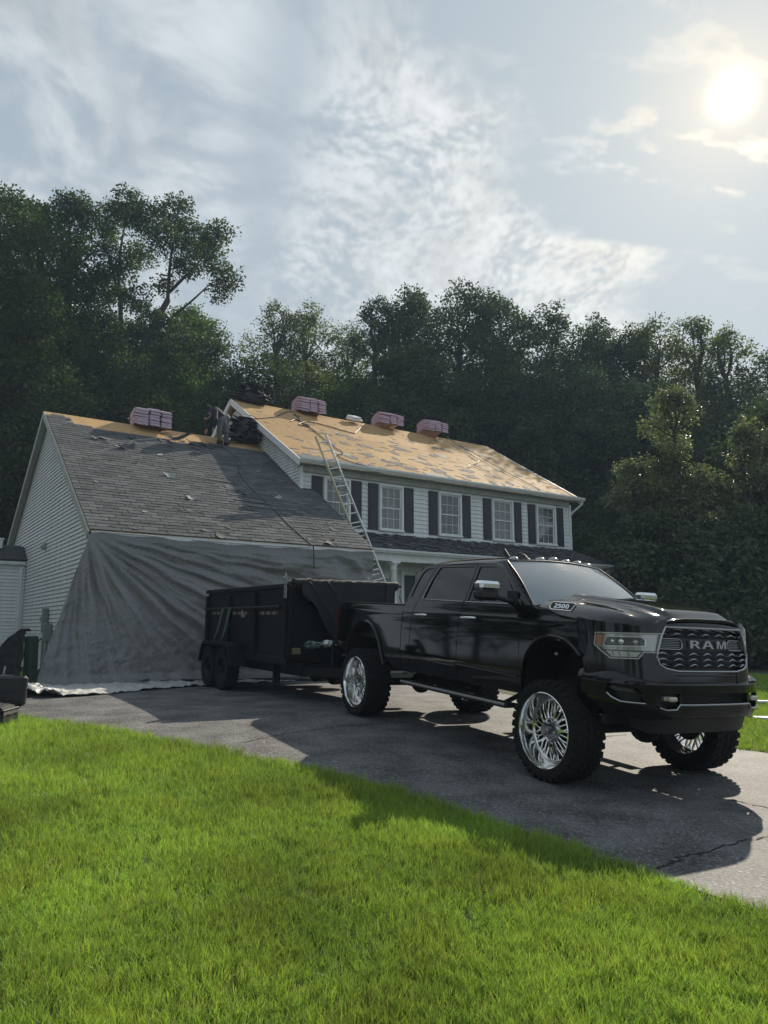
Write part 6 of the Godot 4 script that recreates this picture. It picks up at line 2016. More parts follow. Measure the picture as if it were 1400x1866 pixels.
# ---------------------------------------------------------------- person on the garage ridge
func field_mesh(bones: Array, cell: float, blend: float) -> B:
	var lo := Vector3.ONE * 99.0
	var hi := -lo
	for q in bones:
		var r: float = maxf(q[2], q[3]) + cell * 2
		lo = lo.min(q[0] - Vector3.ONE * r).min(q[1] - Vector3.ONE * r)
		hi = hi.max(q[0] + Vector3.ONE * r).max(q[1] + Vector3.ONE * r)
	var n := Vector3i(((hi - lo) / cell).ceil()) + Vector3i.ONE
	var val := PackedFloat32Array()
	val.resize(n.x * n.y * n.z)
	for i in n.x:
		for j in n.y:
			for k in n.z:
				var p := lo + Vector3(i, j, k) * cell
				var acc := 0.0
				for q in bones:
					var ab: Vector3 = q[1] - q[0]
					var t := clampf((p - q[0]).dot(ab) / maxf(ab.length_squared(), 1e-6), 0, 1)
					var d: float = p.distance_to(q[0] + ab * t) - lerpf(q[2], q[3], t)
					acc += exp(-d / blend)
				val[(i * n.y + j) * n.z + k] = -log(maxf(acc, 1e-30)) * blend
	var at := {}
	var b := B.new()
	var V := func(i: int, j: int, k: int) -> float: return val[(i * n.y + j) * n.z + k]
	var vert := func(i: int, j: int, k: int) -> Array:
		var key := Vector3i(i, j, k)
		if at.has(key): return at[key]
		var s := Vector3.ZERO
		var m := 0
		var c := []
		for e in 8: c.append(V.call(i + (e & 1), j + ((e >> 1) & 1), k + ((e >> 2) & 1)))
		for e in [[0, 1], [2, 3], [4, 5], [6, 7], [0, 2], [1, 3], [4, 6], [5, 7], [0, 4], [1, 5], [2, 6], [3, 7]]:
			var a: float = c[e[0]]
			var d: float = c[e[1]]
			if (a < 0.0) != (d < 0.0):
				var t := a / (a - d)
				var p0 := Vector3(e[0] & 1, (e[0] >> 1) & 1, (e[0] >> 2) & 1)
				var p1 := Vector3(e[1] & 1, (e[1] >> 1) & 1, (e[1] >> 2) & 1)
				s += p0.lerp(p1, t); m += 1
		var q := lo + (Vector3(i, j, k) + s / maxi(m, 1)) * cell
		var gr := Vector3(c[1] + c[3] + c[5] + c[7] - c[0] - c[2] - c[4] - c[6], c[2] + c[3] + c[6] + c[7] - c[0] - c[1] - c[4] - c[5], c[4] + c[5] + c[6] + c[7] - c[0] - c[1] - c[2] - c[3]).normalized()
		at[key] = [q, gr]
		return at[key]
	for i in range(1, n.x - 1):
		for j in range(1, n.y - 1):
			for k in range(1, n.z - 1):
				var a: float = V.call(i, j, k)
				for ax in 3:
					var e := Vector3i.ZERO
					e[ax] = 1
					var c: float = V.call(i + e.x, j + e.y, k + e.z)
					if (a < 0.0) == (c < 0.0): continue
					var u := Vector3i.ZERO
					u[(ax + 1) % 3] = 1
					var w := Vector3i.ZERO
					w[(ax + 2) % 3] = 1
					var q := []
					for o in [Vector3i.ZERO, -u, -u - w, -w]:
						q.append(vert.call(i + o.x, j + o.y, k + o.z))
					b.quadn(q[0][0], q[0][1], q[1][0], q[1][1], q[2][0], q[2][1], q[3][0], q[3][1])
	return b

func build_person() -> void:
	# x to the right along the ridge, y up, z towards the street; bent over to the left
	var at := Vector3(5.18, roof_y_garage(-5.78), -5.78)
	var root := thing("person", "person in a navy shirt and grey trousers bent over on the garage ridge", "person", house_t * Transform3D(Basis(Vector3.UP, 0.25), at))
	var hip := Vector3(0.06, 0.84, -0.10)
	var chest := Vector3(-0.24, 1.03, -0.12)
	var neck := Vector3(-0.43, 0.93, -0.10)
	var head := Vector3(-0.55, 0.83, -0.07)
	var fl := Vector3(-0.12, 0.04, 0.04)
	var fr := Vector3(0.14, 0.03, 0.06)
	var body := field_mesh([
		[hip + Vector3(-0.09, 0, 0.02), Vector3(-0.13, 0.47, 0.0), 0.095, 0.065], [Vector3(-0.13, 0.47, 0.0), fl + Vector3(0, 0.06, -0.05), 0.062, 0.042],
		[hip + Vector3(0.09, 0, 0.02), Vector3(0.13, 0.46, 0.02), 0.095, 0.065], [Vector3(0.13, 0.46, 0.02), fr + Vector3(0, 0.06, -0.05), 0.062, 0.042],
		[hip + Vector3(-0.06, 0.02, 0), hip + Vector3(0.08, 0.02, 0), 0.125, 0.125], [hip, chest, 0.13, 0.155], [chest, neck, 0.145, 0.07], [neck, head, 0.055, 0.06],
		[chest + Vector3(-0.12, 0.02, 0.15), Vector3(-0.42, 0.72, 0.18), 0.055, 0.045], [Vector3(-0.42, 0.72, 0.18), Vector3(-0.46, 0.46, 0.12), 0.043, 0.032],
		[chest + Vector3(-0.12, 0.02, -0.15), Vector3(-0.46, 0.72, -0.26), 0.055, 0.045], [Vector3(-0.46, 0.72, -0.26), Vector3(-0.52, 0.45, -0.16), 0.043, 0.032]], 0.022, 0.022)
	part("body", body, M.skin_tone, root)
	part("shirt", field_mesh([[hip + Vector3(-0.05, 0.08, 0), chest, 0.165, 0.20], [chest, neck + Vector3(0.05, 0.02, 0), 0.185, 0.10], [chest + Vector3(-0.10, 0.02, 0.15), Vector3(-0.42, 0.72, 0.18), 0.075, 0.066], [Vector3(-0.42, 0.72, 0.18), Vector3(-0.46, 0.50, 0.12), 0.064, 0.05], [chest + Vector3(-0.10, 0.02, -0.15), Vector3(-0.46, 0.72, -0.26), 0.075, 0.066], [Vector3(-0.46, 0.72, -0.26), Vector3(-0.52, 0.49, -0.16), 0.064, 0.05]], 0.022, 0.025), M.navy, root)
	part("trousers", field_mesh([[hip + Vector3(-0.09, 0, 0.02), Vector3(-0.13, 0.47, 0.0), 0.115, 0.085], [Vector3(-0.13, 0.47, 0.0), fl + Vector3(0, 0.10, -0.05), 0.082, 0.07], [hip + Vector3(0.09, 0, 0.02), Vector3(0.13, 0.46, 0.02), 0.115, 0.085], [Vector3(0.13, 0.46, 0.02), fr + Vector3(0, 0.10, -0.05), 0.082, 0.07], [hip + Vector3(-0.06, 0, 0), hip + Vector3(0.08, 0.0, 0), 0.135, 0.135]], 0.022, 0.02), M.trouser, root)
	part("tool_belt", field_mesh([[hip + Vector3(-0.12, 0.03, 0.03), hip + Vector3(0.08, 0.10, 0.03), 0.150, 0.150], [hip + Vector3(0.0, -0.08, 0.12), hip + Vector3(0.07, -0.18, 0.13), 0.07, 0.06]], 0.022, 0.015), M.belt, root)
	part("head", field_mesh([[head + Vector3(0.02, 0.01, 0), head + Vector3(-0.07, -0.05, 0), 0.085, 0.07], [head + Vector3(-0.02, -0.09, 0.03), head + Vector3(-0.05, -0.10, 0.03), 0.02, 0.015]], 0.018, 0.015), M.skin_tone, root)
	part("cap", field_mesh([[head + Vector3(-0.01, 0.04, 0), head + Vector3(-0.07, 0.0, 0), 0.088, 0.085]], 0.018, 0.012), M.navy, root)
	for q in [fl, fr]:
		part("boot", field_mesh([[q + Vector3(-0.01, 0.05, -0.08), q + Vector3(-0.03, 0.02, 0.12), 0.058, 0.045], [q + Vector3(0, 0.14, -0.06), q + Vector3(0, 0.05, -0.06), 0.055, 0.056]], 0.02, 0.015), M.boot, root)
	for q in [[Vector3(-0.46, 0.46, 0.12), 1.0], [Vector3(-0.52, 0.45, -0.16), -1.0]]:
		var b := B.new()
		var c0: Vector3 = q[0]
		b.ball(c0 + Vector3(0, -0.05, 0), Vector3(0.022, 0.05, 0.042), 10, 8)
		for i in 4:
			var z := -0.032 + 0.021 * i
			b.tube([c0 + Vector3(0, -0.085, z), c0 + Vector3(-0.012, -0.125, z), c0 + Vector3(0.0, -0.15 - 0.006 * (i % 2), z)], [0.010, 0.009, 0.007], 6)
		b.tube([c0 + Vector3(0, -0.03, 0.036 * q[1]), c0 + Vector3(-0.02, -0.07, 0.058 * q[1]), c0 + Vector3(-0.02, -0.10, 0.05 * q[1])], [0.012, 0.010, 0.008], 6)
		part("hand", b, M.skin_tone, root)

# ---------------------------------------------------------------- things on the ground
func build_small() -> void:
	# open black tool case at the left edge
	var root := thing("tool_case", "open black hard tool case with its lid up at the edge of the lawn", "tool case", frame_on_ground(-4.82, -8.97, 0.10))
	var b := B.new()
	b.bx(Vector3(0, 0.10, 0), Vector3(0.80, 0.19, 0.5), 0.03)
	for i in 5: b.bx(Vector3(-0.3 + 0.15 * i, 0.09, 0.252), Vector3(0.025, 0.15, 0.02), 0.006)
	b.bx(Vector3(0, 0.20, 0), Vector3(0.83, 0.022, 0.53), 0.008)
	part("case_base", b, M.case_black, root)
	b = B.new()
	b.bx(Vector3(0.02, 0.385, -0.30), Vector3(0.86, 0.36, 0.11), 0.03, Basis(Vector3.RIGHT, -0.10))
	for k in 3: b.bx(Vector3(0.02, 0.285 + 0.1 * k, -0.236 - 0.01 * k), Vector3(0.8, 0.012, 0.012), 0.003)
	part("lid", b, M.case_black, root)
	for x in [0.28, -0.28]:
		b = B.new()
		b.bx(Vector3(x, 0.12, 0.268), Vector3(0.085, 0.12, 0.014), 0.006)
		part("latch", b, M.galvanised, root)
		b = B.new()
		b.bx(Vector3(x, 0.115, 0.278), Vector3(0.058, 0.085, 0.012), 0.004)
		part("latch_grip", b, M.case_black, root)
	b = B.new()
	var n := FastNoiseLite.new(); n.seed = 6; n.frequency = 6.0
	var cf := func(u: float, v: float) -> Vector3:
		var x := lerpf(-0.36, 0.42, u)
		return Vector3(x, 0.235 + 0.10 * exp(-pow((x - 0.05) / 0.22, 2)) * sin(PI * v) + 0.03 * n.get_noise_2d(u * 2.0, v * 2.0) - 0.10 * smoothstep(0.40, 0.46, x + 0.03), lerpf(-0.22, 0.24, v))
	b.grid(24, 14, cf, Vector3.UP)
	var cl := part("tool_bag", b, M.black_cloth, self, root.transform)
	tag(cl, "crumpled black cloth bag lying in the open tool case", "bag")
	# black sheet over a frame by the gable, with a green tub behind and a grey bin
	var c0 := on_ground(-6.96, -13.9)
	root = thing("covered_barrow", "green garden barrow tipped on end under a black sheet by the gable wall", "wheelbarrow", Transform3D(Basis.IDENTITY, c0))
	b = B.new()
	b.bx(Vector3(0.44, 0.48, 0.02), Vector3(0.15, 0.94, 0.30), 0.03, Basis(Vector3.BACK, 0.03))
	part("tub", b, M.green_tub, root)
	b = B.new()
	var drape := func(u: float, v: float) -> Vector3:
		var x := lerpf(-1.1, 0.40, u)
		var top := 0.52 + 0.50 * smoothstep(0.45, 0.97, u) + 0.05 * u
		return Vector3(x + 0.05 * n.get_noise_2d(u * 3.0, v * 2.0), top * (1.0 - v) + 0.02, 0.15 + 0.25 * v + 0.08 * n.get_noise_2d(u * 2.5 + 3.0, v * 1.5))
	b.grid(40, 16, drape, Vector3.BACK)
	var drape2 := func(u: float, v: float) -> Vector3:
		var p: Vector3 = drape.call(u, 0.0)
		return p + Vector3(0, 0.01 * sin(v * PI) - 0.05 * v, -0.14 * v)
	b.grid(40, 6, drape2, Vector3.UP)
	part("black_sheet", b, M.black_cloth, root)
	b = B.new()
	b.tube([Vector3(0.18, 0.42, 0.42), Vector3(0.16, 0.25, 0.44), Vector3(0.17, 0.08, 0.45)], 0.02, 8)
	part("handle", b, M.galvanised, root)
	root = thing("storage_bin", "grey-green plastic storage bin with a handle slot in front of the black sheet", "storage bin", frame_on_ground(-6.85, -13.1, 0.1))
	b = B.new()
	b.bx(Vector3(0, 0.13, 0), Vector3(0.62, 0.25, 0.4), 0.03); part("bin_body", b, M.bin_grey, root)
	b = B.new()
	b.bx(Vector3(0, 0.265, 0), Vector3(0.66, 0.035, 0.44), 0.012); part("bin_lid", b, M.bin_grey, root)
	b = B.new()
	b.bx(Vector3(0.05, 0.21, 0.202), Vector3(0.13, 0.03, 0.012), 0.004); part("handle_slot", b, M.under, root)
	# black board leaning by the pipes
	b = B.new()
	b.prism(pv([0.0, 0.0, 0.20, 0.0, 0.42, 0.36, 0.36, 0.40, 0.26, 0.38]), Transform3D(Basis(Vector3.RIGHT, -0.3), Vector3.ZERO), 0.02)
	var sheet := part("black_board", b, M.case_black, self, frame_on_ground(-7.0, -14.75, 0.0))
	tag(sheet, "black pointed scrap of board leaning by the meter pipes", "board")
	# aluminium things on the right lawn
	b = B.new()
	b.tube([on_ground(6.4, -13.9, 0.06), on_ground(10.5, -14.6, 0.06)], 0.03, 10)
	var po := part("metal_pole", b, M.aluminium, self)
	tag(po, "bright metal pole lying on the lawn to the right behind the pickup", "pole")
	root = thing("aluminium_ladder", "aluminium ladder lying flat on the lawn at the right edge", "ladder", frame_on_ground(6.9, -12.0, -0.28))
	b = B.new()
	b.bar(Vector3(-1.0, 0.07, 0.1), Vector3(1.6, 0.09, -0.42), 0.05, 0.05, Vector3.UP, 0.006)
	b.bar(Vector3(-1.0, 0.07, 0.14), Vector3(1.6, 0.07, 0.40), 0.05, 0.05, Vector3.UP, 0.006)
	part("rail", b, M.aluminium, root)
	for i in 5:
		b = B.new()
		var x := -0.5 + 0.45 * i
		b.bar(Vector3(x, 0.075, 0.1 - 0.2 * (x + 1.0)), Vector3(x, 0.07, 0.14 + 0.1 * (x + 1.0)), 0.03, 0.03)
		part("rung", b, M.aluminium, root)
	# fallen leaves
	rng.seed = 15
	for q in [[1.60, -4.90, M.leaf_orange, "orange fallen leaf on the edge of the lawn by the driveway"], [0.57, -4.31, M.leaf_brown, "dark red-brown fallen leaf on the grass in the foreground"], [1.95, -4.55, M.leaf_pale, "pale dry leaf on the driveway edge at the right"]]:
		b = B.new()
		var p := PackedVector2Array()
		for i in 20:
			var a := TAU * i / 20
			p.append(Vector2(cos(a), sin(a) * 0.7) * 0.05 * (0.7 + 0.3 * cos(5.0 * a)))
		var up: float = 0.075 if q[2] != M.leaf_pale else 0.012
		var t := Transform3D(Basis(Vector3.UP, rng.randf() * 6.0) * Basis(Vector3.RIGHT, -PI / 2 + rng.randf_range(0.3, 0.7)), on_ground(q[0], q[1], up))
		var lf := func(c: Vector2) -> Vector3: return t * Vector3(c.x, c.y, 5.0 * c.x * c.x - 2.0 * c.y * c.y)
		b.skin(p, Vector2(0.02, 0.02), lf, t.basis.z)
		var o := part("fallen_leaf", b, q[2], self)
		tag(o, q[3], "leaf")

# ---------------------------------------------------------------- trees
var leaf_meshes := []

func leaf_clump(sd: int, count: int, spread: float, size: float, col: Color) -> ArrayMesh:
	rng.seed = sd
	var b := B.new()
	for i in count:
		var d := Vector3(rng.randfn(), rng.randfn() * 0.7, rng.randfn()).normalized() * spread * pow(rng.randf(), 0.5)
		var dir := (d.normalized() + Vector3(rng.randf_range(-0.8, 0.8), rng.randf_range(-0.9, 0.3), rng.randf_range(-0.8, 0.8))).normalized()
		var sidev := dir.cross(Vector3(rng.randf_range(-1, 1), rng.randf_range(0.2, 1), rng.randf_range(-1, 1))).normalized()
		var nn := sidev.cross(dir)
		var L := size * rng.randf_range(0.7, 1.35)
		var w := L * rng.randf_range(0.28, 0.42)
		var k := rng.randf_range(0.7, 1.35)
		b.col = Color(col.r * k * rng.randf_range(0.9, 1.2), col.g * k, col.b * k)
		var mid := d + dir * L * 0.5
		b.tri(d, mid + sidev * w + nn * w * 0.3, d + dir * L)
		b.tri(d, d + dir * L, mid - sidev * w + nn * w * 0.3)
	return b.mesh()

func limb(b: B, a: Vector3, c: Vector3, r0: float, r1: float, bend: float) -> void:
	var pts := []
	var rr := []
	var off := Vector3(rng.randf_range(-1, 1), rng.randf_range(-0.3, 0.5), rng.randf_range(-1, 1)) * bend * a.distance_to(c)
	for i in 8:
		var t := i / 7.0
		pts.append(a.lerp(c, t) + off * sin(PI * t))
		rr.append(lerpf(r0, r1, t))
	b.tube(pts, rr, 6)

# crown of lobes [x, y, z, radius] in the frame of the tree
func build_tree(called: String, label: String, group: String, at: Vector3, lobes: Array, trunk_top: Vector3, trunk_r: float, kind: int, clumps: int, sd: int, forks := []) -> void:
	var root := thing(called, label, "shrub" if called == "shrub" else "tree", Transform3D(Basis.IDENTITY, at), group)
	rng.seed = sd
	var b := B.new()
	limb(b, Vector3(0, -0.2, 0), trunk_top, trunk_r, trunk_r * 0.55, 0.03)
	if forks.size():
		for f in forks: limb(b, f[0], f[1], f[2], f[3], 0.07)
	for i in lobes.size():
		var l: Array = lobes[i]
		var c := Vector3(l[0], l[1], l[2])
		var from := trunk_top * clampf((c.y - l[3]) / maxf(trunk_top.y, 0.1), 0.35, 1.0)
		if forks.size():
			var best := 1e9
			for f in forks:
				for t in [0.3, 0.6, 1.0]:
					var q: Vector3 = f[0].lerp(f[1], t)
					var dd := q.distance_to(c) + (2.0 if q.y > c.y else 0.0)
					if dd < best:
						best = dd; from = q
		if i < 14 or forks.size(): limb(b, from, c, trunk_r * (0.22 if forks.is_empty() else 0.10), 0.015, 0.16)
		for k in (3 if forks.is_empty() else 7):
			var d: Vector3 = Vector3(rng.randfn(), rng.randfn() * 0.6 + 0.3, rng.randfn()).normalized() * l[3] * 0.9
			if i < 10 or forks.size(): limb(b, c - d * 0.2, c + d, 0.025, 0.008, 0.12)
	part("trunk", b, M.bark, root)
	var total := 0.0
	for l in lobes: total += l[3] * l[3]
	var places := []
	var cols := []
	var n := FastNoiseLite.new(); n.seed = sd; n.frequency = 0.55
	for l in lobes:
		var m := int(clumps * l[3] * l[3] / total)
		var tone := rng.randf_range(0.7, 1.3)
		for i in m:
			var d := Vector3(rng.randfn(), rng.randfn(), rng.randfn()).normalized()
			var rad: float = l[3] * (0.55 + 0.5 * rng.randf() + 0.35 * n.get_noise_3dv(d * 3.0 + Vector3(l[0], l[1], l[2])))
			var p := Vector3(l[0], l[1], l[2]) + d * rad * Vector3(1, 0.85, 1)
			if p.y < 0.1: p.y = rng.randf_range(0.1, 0.6)
			var s := rng.randf_range(0.7, 1.3)
			places.append(Transform3D(Basis(Vector3(rng.randf_range(-1, 1), 0, rng.randf_range(-1, 1)).normalized(), rng.randf() * 0.8) * Basis(Vector3.UP, rng.randf() * TAU).scaled(Vector3.ONE * s), p))
			var q := tone * rng.randf_range(0.8, 1.2)
			cols.append(Color(q, q, q))
	scatter("crown", "", leaf_meshes[kind * 2 + sd % 2], M["leaf%d" % [0, 1, 1, 2, 3, 1][kind]], places, root, "stuff", cols)

func trees() -> void:
	var tones := [Color(0.062, 0.095, 0.036), Color(0.084, 0.140, 0.034), Color(0.118, 0.146, 0.050), Color(0.073, 0.103, 0.056), Color(0.151, 0.185, 0.095), Color(0.101, 0.190, 0.039)]
	var sizes := [0.15, 0.16, 0.15, 0.155, 0.12, 0.14]
	for k in 6:
		for j in 2: leaf_meshes.append(leaf_clump(100 + k * 7 + j, 25, 0.42 if k != 4 else 0.28, sizes[k], tones[k]))
	var list := [
		[-19.59, -35.10, 23.60, 1.96, 0.10, 0, "tall dark tree at the far left edge with two thin leafy tips", "trees along the skyline"],
		[-20.29, -40.30, 25.89, 1.86, 0.10, 1, "greener tree behind the one at the far left edge", "trees along the skyline"],
		[-18.75, -41.60, 27.44, 1.79, 0.10, 0, "dark tree with a rounded top just left of the open oak", "trees along the skyline"],
		[-13.18, -48.10, 23.32, 2.22, 0.20, 1, "rounded bright green tree low behind the right limb of the open oak", "trees along the skyline"],
		[-8.07, -53.30, 26.29, 1.82, 0.15, 2, "thin yellowish tree, left of a pair above the black shingle pile", "trees along the skyline"],
		[-5.68, -54.60, 26.45, 1.79, 0.15, 2, "thin yellowish tree, right of a pair above the black shingle pile", "trees along the skyline"],
		[-2.98, -55.90, 25.42, 1.66, 0.15, 2, "lower pale tree where the thin trees meet the dense ones", "trees along the skyline"],
		[-0.39, -49.40, 24.75, 1.76, 0.15, 3, "dense tree beginning the tall dark row, above the middle pink stacks", "trees along the skyline"],
		[1.92, -50.70, 25.92, 1.81, 0.15, 3, "dense tree with two pointed tips, second of the tall dark row", "trees along the skyline"],
		[5.41, -48.10, 25.11, 2.57, 0.12, 3, "broadest and tallest tree of the dark row, with a peaked top", "trees along the skyline"],
		[8.32, -50.70, 25.28, 1.73, 0.15, 3, "dark tree with a narrow peak right of the broadest one in the row", "trees along the skyline"],
		[11.37, -48.10, 23.53, 2.36, 0.12, 3, "domed dark tree above the right end of the main ridge", "trees along the skyline"],
		[14.82, -49.40, 22.94, 1.91, 0.12, 3, "level-topped dark tree above the right eave of the house", "trees along the skyline"],
		[17.49, -50.70, 23.01, 1.73, 0.12, 3, "dark tree between the level top and the open twigs on the right", "trees along the skyline"],
		[18.64, -48.10, 22.69, 1.50, 0.12, 2, "open-topped tree left of the light streak of the sun", "trees along the skyline"],
		[20.52, -46.80, 22.07, 1.32, 0.12, 2, "open-topped tree directly under the sun", "trees along the skyline"],
		[23.46, -48.10, 21.89, 1.22, 0.12, 2, "thin spiky treetop to the right of the one under the sun", "trees along the skyline"],
		[26.26, -48.10, 20.23, 2.22, 0.12, 3, "dark rounded tree at the right edge of the skyline", "trees along the skyline"],
		[-18.02, -33.80, 19.02, 2.14, 0.05, 0, "dark inner tree behind the garage, first from the left below the skyline", "trees filling the wood behind the garage"],
		[-20.63, -44.20, 22.70, 2.63, 0.05, 1, "dark inner tree behind the garage, second from the left below the skyline", "trees filling the wood behind the garage"],
		[-14.83, -39.00, 17.94, 2.32, 0.05, 0, "dark inner tree behind the garage, third from the left below the skyline", "trees filling the wood behind the garage"],
		[-13.42, -42.90, 18.99, 2.55, 0.05, 1, "dark inner tree behind the garage, fourth from the left below the skyline", "trees filling the wood behind the garage"],
		[-11.54, -49.40, 20.09, 2.57, 0.05, 1, "dark inner tree behind the garage, fifth from the left below the skyline", "trees filling the wood behind the garage"],
		[-8.03, -46.80, 19.49, 2.44, 0.05, 0, "dark inner tree behind the garage, sixth from the left below the skyline", "trees filling the wood behind the garage"],
		[-5.24, -48.10, 19.60, 2.50, 0.05, 2, "dark inner tree behind the garage, seventh from the left below the skyline", "trees filling the wood behind the garage"],
		[-2.73, -46.80, 18.54, 2.09, 0.05, 1, "dark inner tree behind the garage, eighth from the left below the skyline", "trees filling the wood behind the garage"],
		[0.71, -45.50, 19.73, 2.54, 0.04, 3, "dark inner tree behind the main house, first from the left below the skyline", "trees filling the wood behind the main house"],
		[3.45, -44.20, 18.48, 2.46, 0.04, 3, "dark inner tree behind the main house, second from the left below the skyline", "trees filling the wood behind the main house"],
		[6.89, -44.20, 18.48, 2.63, 0.04, 3, "dark inner tree behind the main house, third from the left below the skyline", "trees filling the wood behind the main house"],
		[9.50, -42.90, 16.92, 2.39, 0.04, 3, "dark inner tree behind the main house, fourth from the left below the skyline", "trees filling the wood behind the main house"],
		[12.51, -42.90, 17.27, 2.55, 0.04, 3, "dark inner tree behind the main house, fifth from the left below the skyline", "trees filling the wood behind the main house"],
		[14.83, -41.60, 15.78, 2.32, 0.04, 3, "dark inner tree behind the main house, sixth from the left below the skyline", "trees filling the wood behind the main house"],
		[19.36, -41.60, 16.11, 2.32, 0.04, 3, "dark inner tree behind the main house, seventh from the left below the skyline", "trees filling the wood behind the main house"],
		[21.31, -40.30, 14.35, 2.25, 0.04, 3, "dark inner tree behind the main house, eighth from the left below the skyline", "trees filling the wood behind the main house"],
		[17.18, -30.00, 11.50, 1.78, 0.04, 3, "dark inner tree behind the main house, ninth from the left below the skyline", "trees filling the wood behind the main house"],
		[11.55, -29.00, 11.02, 1.03, 0.05, 4, "slender sunlit young tree, tallest at the wood's edge right of the house", "shrubs and young trees at the wood's edge right of the house"],
		[14.04, -27.50, 9.15, 0.94, 0.05, 4, "sunlit young tree near the right edge with glittering leaves", "shrubs and young trees at the wood's edge right of the house"],
		[10.11, -29.50, 8.28, 1.27, 0.02, 4, "sunlit spreading shrub just right of the house end", "shrubs and young trees at the wood's edge right of the house"],
		[11.70, -40.30, 8.04, 1.20, 0.00, 5, "bright green low bush touching the right eave of the house", "shrubs and young trees at the wood's edge right of the house"],
		[12.25, -28.00, 7.71, 1.14, 0.02, 4, "sunlit shrub between the two slender young trees", "shrubs and young trees at the wood's edge right of the house"],
		[8.91, -29.00, 5.05, 1.19, 0.00, 3, "dark low shrub at the wood's edge, next to the porch end", "dark shrubs low at the wood's edge"],
		[10.34, -28.00, 5.98, 1.35, 0.00, 3, "dark low shrub at the wood's edge, second row, left", "dark shrubs low at the wood's edge"],
		[11.13, -26.50, 4.93, 1.18, 0.00, 3, "dark low shrub at the wood's edge, second row, middle", "dark shrubs low at the wood's edge"],
		[12.71, -27.00, 5.61, 1.20, 0.00, 3, "dark low shrub at the wood's edge, second row, right", "dark shrubs low at the wood's edge"],
		[13.61, -26.00, 5.45, 1.16, 0.00, 3, "dark low shrub at the wood's edge, second row, far right", "dark shrubs low at the wood's edge"],
		[9.20, -27.50, 3.41, 1.12, 0.00, 3, "dark low shrub at the wood's edge, front row, left", "dark shrubs low at the wood's edge"],
		[10.12, -26.00, 2.91, 1.16, 0.00, 3, "dark low shrub at the wood's edge, front row, middle left", "dark shrubs low at the wood's edge"],
		[11.36, -25.50, 3.07, 1.14, 0.00, 3, "dark low shrub at the wood's edge, front row, middle right", "dark shrubs low at the wood's edge"],
		[12.42, -25.00, 2.85, 1.12, 0.00, 3, "dark low shrub at the wood's edge, front row, right", "dark shrubs low at the wood's edge"],
		[13.82, -25.00, 3.97, 1.30, 0.00, 3, "dark low shrub at the wood's edge, outermost at the frame edge", "dark shrubs low at the wood's edge"],
		[-40.44, -67.60, 31.83, 4.77, 0.02, 3, "far-row tree glimpsed through the crowns, first from the left", "trees of the far row glimpsed through the crowns"],
		[-34.58, -67.60, 31.85, 4.77, 0.02, 3, "far-row tree glimpsed through the crowns, second from the left", "trees of the far row glimpsed through the crowns"],
		[-28.63, -67.60, 30.29, 4.77, 0.02, 3, "far-row tree glimpsed through the crowns, third from the left", "trees of the far row glimpsed through the crowns"],
		[-22.66, -67.60, 27.57, 4.77, 0.02, 3, "far-row tree glimpsed through the crowns, fourth from the left", "trees of the far row glimpsed through the crowns"],
		[-16.76, -67.60, 24.83, 4.77, 0.02, 3, "far-row tree glimpsed through the crowns, fifth from the left", "trees of the far row glimpsed through the crowns"],
		[-10.99, -67.60, 24.29, 4.77, 0.02, 3, "far-row tree glimpsed through the crowns, sixth from the left", "trees of the far row glimpsed through the crowns"],
		[-5.24, -67.60, 24.83, 4.77, 0.02, 3, "far-row tree glimpsed through the crowns, seventh from the left", "trees of the far row glimpsed through the crowns"],
		[0.53, -67.60, 27.58, 4.77, 0.02, 3, "far-row tree glimpsed through the crowns, eighth from the left", "trees of the far row glimpsed through the crowns"],
		[6.32, -67.60, 27.58, 4.77, 0.02, 3, "far-row tree glimpsed through the crowns, ninth from the left", "trees of the far row glimpsed through the crowns"],
		[12.10, -67.60, 27.03, 4.77, 0.02, 3, "far-row tree glimpsed through the crowns, tenth from the left", "trees of the far row glimpsed through the crowns"],
		[17.89, -67.60, 27.03, 4.77, 0.02, 3, "far-row tree glimpsed through the crowns, eleventh from the left", "trees of the far row glimpsed through the crowns"],
		[23.68, -67.60, 27.03, 4.77, 0.02, 3, "far-row tree glimpsed through the crowns, twelfth from the left", "trees of the far row glimpsed through the crowns"],
		[29.44, -67.60, 26.48, 4.77, 0.02, 3, "far-row tree glimpsed through the crowns, thirteenth from the left", "trees of the far row glimpsed through the crowns"],
		[35.22, -67.60, 26.48, 4.77, 0.02, 3, "far-row tree glimpsed through the crowns, fourteenth from the left", "trees of the far row glimpsed through the crowns"],
		[40.90, -67.60, 25.38, 4.77, 0.02, 3, "far-row tree glimpsed through the crowns, fifteenth from the left", "trees of the far row glimpsed through the crowns"]]
	var sd := 500
	for t in list:
		sd += 1
		rng.seed = sd
		var h: float = t[2]
		var R: float = t[3] * (1.0 if t[5] == 4 else 1.6)
		var y0: float = h * t[4]
		var lobes := []
		var far: bool = t[7].begins_with("trees of the far")
		var small := h < 9.0
		var n := 18 if not small else 11
		# leader lobes make the ragged tips of the outline, inner lobes fill the crown
		lobes.append([0.0, h - R * 0.22, 0.0, R * 0.24])
		for i in 6:
			var a := rng.randf() * TAU
			var q := rng.randf_range(0.15, 0.55)
			lobes.append([cos(a) * R * q, h - R * (0.25 + q * rng.randf_range(0.5, 1.1)), sin(a) * R * q, R * rng.randf_range(0.2, 0.32)])
